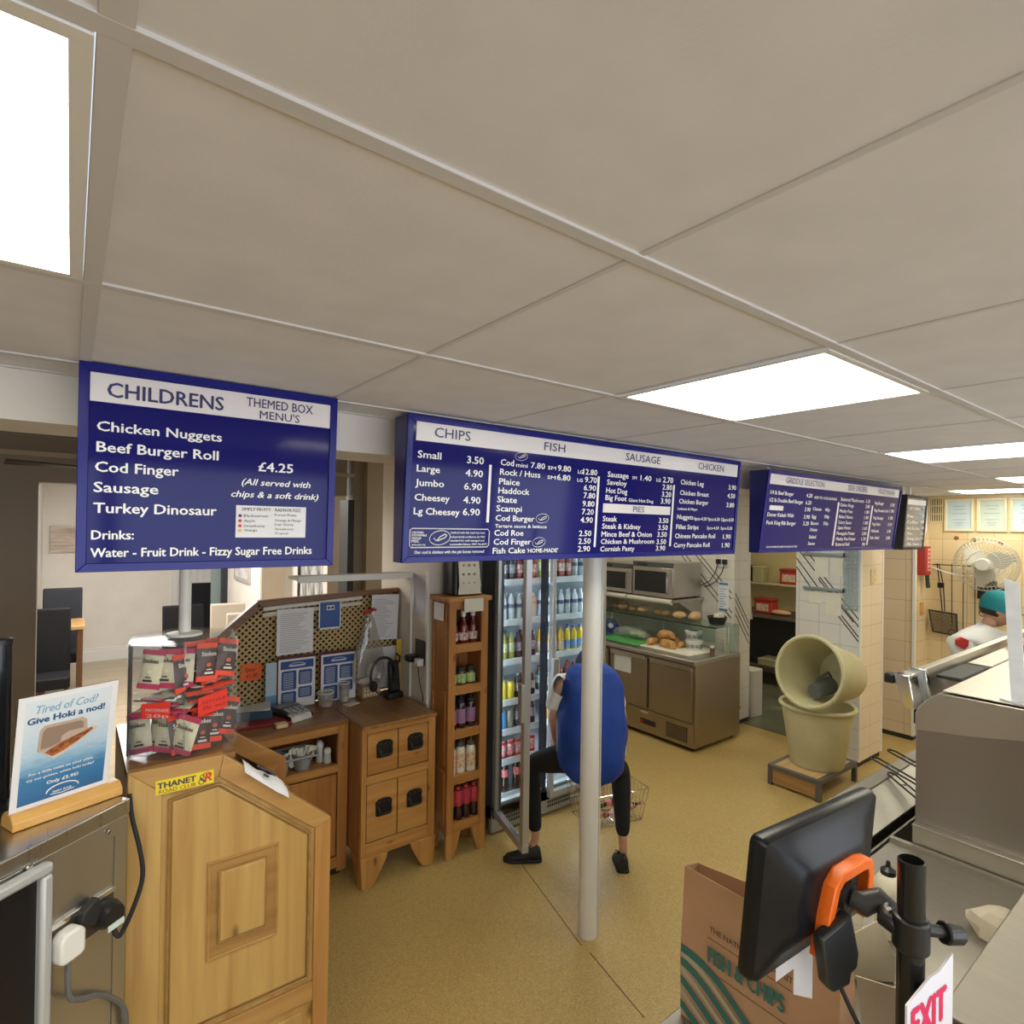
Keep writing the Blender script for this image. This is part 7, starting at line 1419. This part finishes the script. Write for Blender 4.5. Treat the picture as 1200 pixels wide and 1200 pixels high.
def shoe(t, heel, toe, w=.085, h=.085):
    h0, t0 = Vector(heel), Vector(toe); d = (t0-h0); L = d.length; d.normalize(); n = Vector((-d.y, d.x, 0)).normalized()
    def rings(prof): return [[h0+d*L*u+n*w/2*ww*cos(a)+Vector((0, 0, max(0, hh*.5+hh*.5*sin(a)))) for a in [2*pi*i/16 for i in range(16)]] for u, ww, hh in prof]
    u_ = MB().loft(rings([(0, .45, h*.5), (.04, .7, h*.95), (.15, .8, h*1.1), (.35, .85, h*1.05), (.55, .95, h*.72), (.75, 1.0, h*.55), (.92, .8, h*.42), (1.0, .35, h*.25)])).build('shoe', M('black_trainer', (.012, .012, .013), .6), t)
    MB().loft([[h0+d*L*u+n*w/2*ww*s_+Vector((0, 0, z)) for s_, z in ((-1, .0), (1, 0), (1, .018), (-1, .018))] for u, ww in ((-.02, .5), (.05, .85), (.5, 1.0), (.8, 1.05), (1.01, .5))]).build('sole', rubber_m, u_, bevel=.004)
    b = MB()
    for k in range(4): c = h0+d*L*(.38+.08*k)+Vector((0, 0, h*(1.02-.13*k))); b.tube([c-n*.022, c+Vector((0, 0, .008)), c+n*.022], .003, 5)
    b.tube([h0+d*L*.3+n*.01+Vector((0, 0, h*1.05)), h0+d*L*.28+n*.03+Vector((0, 0, h*1.25)), h0+d*L*.4+n*.035+Vector((0, 0, h*1.1))], .003, 5)
    b.build('laces', blackm_m, u_)
# worker bending at the fridge
t = thing('person', 'person in blue tabard and black leggings squatting with legs apart at the open fridge', 'person', (2.45, 2.52, 0))
N = {'pelvis': (2.457, 2.462, .66, .115), 'waist': (2.478, 2.485, .80, .11), 'chest': (2.515, 2.525, .98, .12), 'shoulders': (2.535, 2.55, 1.08, .085), 'neck': (2.585, 2.60, 1.115, .05), 'headbase': (2.63, 2.65, 1.13, .055),
     'shL': (2.405, 2.645, 1.065, .05), 'elL': (2.352, 2.65, .845, .038), 'foreL': (2.42, 2.70, .70, .034), 'wrL': (2.525, 2.735, .53, .026),
     'shR': (2.66, 2.45, 1.07, .05), 'elR': (2.76, 2.48, .83, .038), 'foreR': (2.77, 2.57, .68, .034), 'wrR': (2.735, 2.67, .50, .026),
     'hipL': (2.375, 2.545, .635, .10), 'kneeL': (2.30, 2.80, .53, .068), 'calfL': (2.272, 2.735, .36, .056), 'ankL': (2.262, 2.685, .115, .030), 'ballL': (2.20, 2.73, .045, .03),
     'hipR': (2.535, 2.39, .635, .10), 'kneeR': (2.72, 2.43, .52, .068), 'calfR': (2.672, 2.372, .35, .056), 'ankR': (2.613, 2.305, .13, .030), 'ballR': (2.66, 2.35, .045, .03)}
E_ = [('pelvis', 'waist'), ('waist', 'chest'), ('chest', 'shoulders'), ('shoulders', 'neck'), ('neck', 'headbase'), ('shoulders', 'shL'), ('shL', 'elL'), ('elL', 'foreL'), ('foreL', 'wrL'), ('shoulders', 'shR'), ('shR', 'elR'), ('elR', 'foreR'), ('foreR', 'wrR'),
      ('pelvis', 'hipL'), ('hipL', 'kneeL'), ('kneeL', 'calfL'), ('calfL', 'ankL'), ('ankL', 'ballL'), ('pelvis', 'hipR'), ('hipR', 'kneeR'), ('kneeR', 'calfR'), ('calfR', 'ankR'), ('ankR', 'ballR')]
NB = {k: (*v[:3], v[3]*(.6 if k in ('shL', 'shR', 'shoulders', 'chest', 'waist') else .7 if k[:3] in ('hip', 'kne', 'cal') else .84)) for k, v in N.items()}; EB = list(E_)
hand(NB, EB, 'wrL', 'hl', (.3, .2, -.9), (.5, .6, .1), (.7, -.6, 0), .5); hand(NB, EB, 'wrR', 'hr', (.05, .35, -.9), (-.3, .8, .2), (-.8, .3, 0), .6)
body = skin_mesh('body', NB, EB, skin_m, t)
hmx = head_part(body, (2.69, 2.70, 1.09), (.55, .6, -.62), (.35, .4, .85)); face_bits(hmx, t)
hb = MB(hmx); rings = []
for k in range(9):
    a = -.25+(pi/2+.25)*k/8; q = max(.03, cos(a)); rings.append([(.082*q*cos(2*pi*i/20), .103*q*sin(2*pi*i/20)-.008, .124*sin(a)+.004+(.03 if sin(2*pi*i/20) > .5 and k < 2 else 0)) for i in range(20)])
hb.loft(rings).build('dark_blue_cap', M('navy_cap', (.012, .015, .045), .8), t)
leg = {k: N[k] for k in ('pelvis', 'hipL', 'kneeL', 'calfL', 'hipR', 'kneeR', 'calfR')}; leg['shinL'] = (2.262, 2.69, .16, .042); leg['shinR'] = (2.617, 2.31, .18, .042); leg['top'] = (2.47, 2.475, .76, .11)
skin_mesh('black_leggings', leg, [('pelvis', 'top'), ('pelvis', 'hipL'), ('hipL', 'kneeL'), ('kneeL', 'calfL'), ('calfL', 'shinL'), ('pelvis', 'hipR'), ('hipR', 'kneeR'), ('kneeR', 'calfR'), ('calfR', 'shinR')], tblack_m, t)
shirt = {'hem': (2.43, 2.495, .655, .15), 'waist': (2.45, 2.48, .72, .145), 'waist2': (2.475, 2.485, .80, .125), 'chest': (2.515, 2.525, .98, .13), 'shoulders': (2.53, 2.545, 1.07, .095), 'shL': (2.41, 2.64, 1.065, .075), 'slL': (2.368, 2.65, .92, .062), 'slL2': (2.36, 2.65, .885, .06), 'shR': (2.66, 2.45, 1.07, .062), 'slR': (2.72, 2.468, .92, .06), 'slR2': (2.735, 2.472, .885, .058)}
skin_mesh('white_shirt', shirt, [('hem', 'waist'), ('waist', 'waist2'), ('waist2', 'chest'), ('chest', 'shoulders'), ('shoulders', 'shL'), ('shL', 'slL'), ('slL', 'slL2'), ('shoulders', 'shR'), ('shR', 'slR'), ('slR', 'slR2')], twhite_m, t)
rv = Vector((.794, -.607, 0)); fv = Vector((.607, .794, 0)); rings = []
for c, ww, dd in (((2.535, 2.545, 1.165), .105, .06), ((2.525, 2.535, 1.135), .15, .10), ((2.515, 2.52, 1.06), .178, .135), ((2.50, 2.505, .95), .196, .155), ((2.482, 2.487, .84), .206, .165), ((2.468, 2.472, .74), .206, .172), ((2.46, 2.465, .66), .20, .172), ((2.452, 2.457, .60), .185, .165), ((2.448, 2.452, .555), .14, .15), ((2.447, 2.45, .53), .08, .12)):
    c = Vector(c); rings.append([c+rv*(.028+ww*(abs(cos(a))**.55)*(1 if cos(a) > 0 else -1))+fv*dd*sin(a)*(1 if sin(a) < 0 else .75) for a in [2*pi*i/28 for i in range(28)]])
fine = []
for k in range(len(rings)-1):
    for q in range(4):
        u = q/4; ring = []
        for i in range(28):
            p = rings[k][i]*(1-u)+rings[k+1][i]*u; cc = (rings[k][i]+rings[k][(i+14) % 28])/2; d = (p-cc); d.z = 0; a = 2*pi*i/28; z = p.z
            fold = .0055*sin(4*a+9*z)+.004*sin(7*a-14*z)+.004*sin(26*z+3*a)
            ring.append(p+(d.normalized() if d.length > .001 else d)*fold*min(1, d.length/.08))
        fine.append(ring)
fine.append(rings[-1])
MB().loft(fine).build('blue_tabard', tblue_m, t, ang=75)
MB().tube([rings[2][k]+Vector((0, 0, 0)) for k in (0,)]+[rings[4][0]+rv*.003, rings[6][0]+rv*.003], .004, 5).tube([rings[2][14]-rv*.002, rings[4][14]-rv*.003, rings[6][14]-rv*.003], .004, 5).build('tabard_edge', twhite_m, t)
shoe(t, (2.285, 2.66, 0), (2.10, 2.79, 0)); shoe(t, (2.585, 2.275, 0), (2.70, 2.42, 0))
# shopping basket with bottles
bx = frm((2.60, 2.92, .004), (.62, -.15, 0)); bx = Matrix.Translation((3.0, 2.80, .004)) @ Matrix.Rotation(radians(-14), 4, 'Z')
t = thing('wire_basket', 'chrome wire shopping basket on the floor between the legs of the squatting worker', 'basket', (3.0, 2.80, 0))
b = MB(bx); w0, w1, d0, d1, hh = .20, .235, .13, .16, .22
def rect(w, d, z): return [(-w, -d, z), (w, -d, z), (w, d, z), (-w, d, z)]
b.tube(rect(w0, d0, .004), .004, 6, closed=True); b.tube(rect((w0+w1)/2, (d0+d1)/2, hh/2), .003, 6, closed=True)
for k in range(15):
    u = -1+2*k/14
    for s_ in (-1, 1): b.tube([(u*w1, s_*d1, hh), (u*w0, s_*d0, .004)], .0022, 5)
    b.tube([(u*w0, -d0, .004), (u*w0, d0, .004)], .0022, 5)
for k in range(9):
    u = -1+2*k/8
    for s_ in (-1, 1): b.tube([(s_*w1, u*d1, hh), (s_*w0, u*d0, .004)], .0022, 5)
b.build('wire_mesh', chrome_m, t); MB(bx).tube(rect(w1, d1, hh), .005, 8, closed=True).build('rim', chrome_m, t)
for s_ in (-1, 1): MB(bx).tube(sm_path([(-.09, s_*d1, hh), (-.09, s_*(d1+.05), hh+.02), (.09, s_*(d1+.05), hh+.02), (.09, s_*d1, hh)]), .004, 6).build('handle', chrome_m, t)
BB = [(-.13, -.06, 'cola', 'dark cola bottle lying at the left end of the wire basket'), (-.11, .05, 'greeny', 'green capped bottle lying at the left of the wire basket'), (.0, -.07, 'redmix', 'red drink bottle lying at the front of the wire basket'), (.02, .06, 'cola', 'dark cola bottle lying at the back of the wire basket'), (.13, -.05, 'cola', 'dark cola bottle lying at the right front of the wire basket'), (.14, .06, 'canred', 'red drink can lying at the right end of the wire basket')]
for k, (x, y, key, lab) in enumerate(BB):
    o = inst('d_'+key, drinks[key], (0, 0, 0), 0, lab, 'drinks in the wire basket'); sc_ = o.scale[0] if key != 'cola' else .8
    o.matrix_basis = bx @ Matrix.Translation((x-.07, y, .045)) @ Matrix.Rotation(radians(82), 4, 'Y') @ Matrix.Scale(.62, 4)
# cook behind the range
t = thing('person', 'cook in white jacket and teal cap working behind the frying range', 'person', (4.84, 1.15, 0))
N = {'pelvis': (4.82, 1.2, .90, .125), 'waist': (4.82, 1.19, 1.02, .12), 'chest': (4.81, 1.17, 1.18, .13), 'shoulders': (4.79, 1.18, 1.335, .11), 'neck': (4.825, 1.14, 1.40, .055), 'headbase': (4.865, 1.12, 1.45, .055),
     'shL': (4.63, 1.245, 1.31, .065), 'elL': (4.64, 1.10, 1.05, .045), 'wrL': (4.76, .93, .98, .03), 'shR': (4.95, 1.10, 1.31, .065), 'elR': (5.06, .99, 1.05, .045), 'wrR': (5.02, .90, .98, .03),
     'hipL': (4.72, 1.24, .88, .09), 'kneeL': (4.72, 1.23, .47, .06), 'ankL': (4.72, 1.26, .09, .038), 'ballL': (4.73, 1.14, .04, .035), 'hipR': (4.92, 1.2, .88, .09), 'kneeR': (4.93, 1.19, .47, .06), 'ankR': (4.93, 1.22, .09, .038), 'ballR': (4.95, 1.1, .04, .035)}
NB = {k: (*v[:3], v[3]*(.6 if k in ('shL', 'shR', 'shoulders', 'chest', 'elL', 'elR', 'waist') else .86)) for k, v in N.items()}
EB = [('pelvis', 'waist'), ('waist', 'chest'), ('chest', 'shoulders'), ('shoulders', 'neck'), ('neck', 'headbase'), ('shoulders', 'shL'), ('shL', 'elL'), ('elL', 'wrL'), ('shoulders', 'shR'), ('shR', 'elR'), ('elR', 'wrR'), ('pelvis', 'hipL'), ('hipL', 'kneeL'), ('kneeL', 'ankL'), ('ankL', 'ballL'), ('pelvis', 'hipR'), ('hipR', 'kneeR'), ('kneeR', 'ankR'), ('ankR', 'ballR')]
hand(NB, EB, 'wrL', 'hl', (.6, -.6, -.3), (.2, -.2, -.9), (.6, .6, .3), .4); hand(NB, EB, 'wrR', 'hr', (-.2, -.9, -.3), (0, -.3, -.9), (-.8, .1, .2), .4)
body = skin_mesh('body', NB, EB, skin_m, t)
hmx = head_part(body, (4.885, 1.098, 1.505), (.42, -.87, -.28), (.15, -.2, 1), .95); face_bits(hmx, t)
MB(hmx).loft([[(.0765*q*cos(2*pi*i/20), min(.012, .1*q*sin(2*pi*i/20))-.008, z) for i in range(20)] for z, q in ((-.05, .80), (-.03, .93), (-.015, .98), (.005, 1.0))]).build('hair', hair_m, t)
cap = MB(hmx); cap.loft([[(.086*q*cos(2*pi*i/24), .106*q*sin(2*pi*i/24)-.004, z) for i in range(24)] for z, q in ((-.012, .97), (.03, 1.03), (.07, .99), (.1, .86), (.122, .62), (.134, .35), (.138, .1))])
cp = cap.build('teal_cap', M('teal_cap_cloth', (.012, .22, .24), .8), t); MB(hmx).prism([(-.06, .08), (-.045, .15), (0, .175), (.045, .15), (.06, .08)], 'z', .012, .018).build('peak', M('teal_peak', (.01, .2, .22), .8), cp); MB(hmx).ell((-.086, .0, .062), (.003, .014, .012), 10, 6).build('white_badge', paper_m, cp)
jacket = {k: (*N[k][:3], N[k][3]*1.28) for k in ('pelvis', 'waist', 'chest', 'shoulders', 'shL', 'elL', 'shR', 'elR')}; jacket['cL'] = (4.72, .985, 1.0, .045); jacket['cR'] = (5.035, .93, 1.0, .045); jacket['collar'] = (4.82, 1.143, 1.385, .066)
skin_mesh('white_jacket', jacket, [('pelvis', 'waist'), ('waist', 'chest'), ('chest', 'shoulders'), ('shoulders', 'collar'), ('shoulders', 'shL'), ('shL', 'elL'), ('elL', 'cL'), ('shoulders', 'shR'), ('shR', 'elR'), ('elR', 'cR')], twhite_m, t)
mx = frm((4.555, 1.235, 1.265), (.55, -.83, 0)); MB(mx).prism([(0, .02), (.0, .055), (.03, .075), (.065, .06), (.06, .02), (.04, 0)], 'y', -.022, .02).build('red_patch', M('red_patch', (.55, .03, .03), .6), t, bevel=.004)
trs = {k: (*N[k][:3], N[k][3]*1.1) for k in ('pelvis', 'hipL', 'kneeL', 'hipR', 'kneeR')}; trs['aL'] = (4.72, 1.255, .12, .05); trs['aR'] = (4.93, 1.215, .12, .05)
skin_mesh('black_trousers', trs, [('pelvis', 'hipL'), ('hipL', 'kneeL'), ('kneeL', 'aL'), ('pelvis', 'hipR'), ('hipR', 'kneeR'), ('kneeR', 'aR')], tblack_m, t)
shoe(t, (4.71, 1.31, 0), (4.735, 1.05, 0)); shoe(t, (4.92, 1.27, 0), (4.955, 1.01, 0))
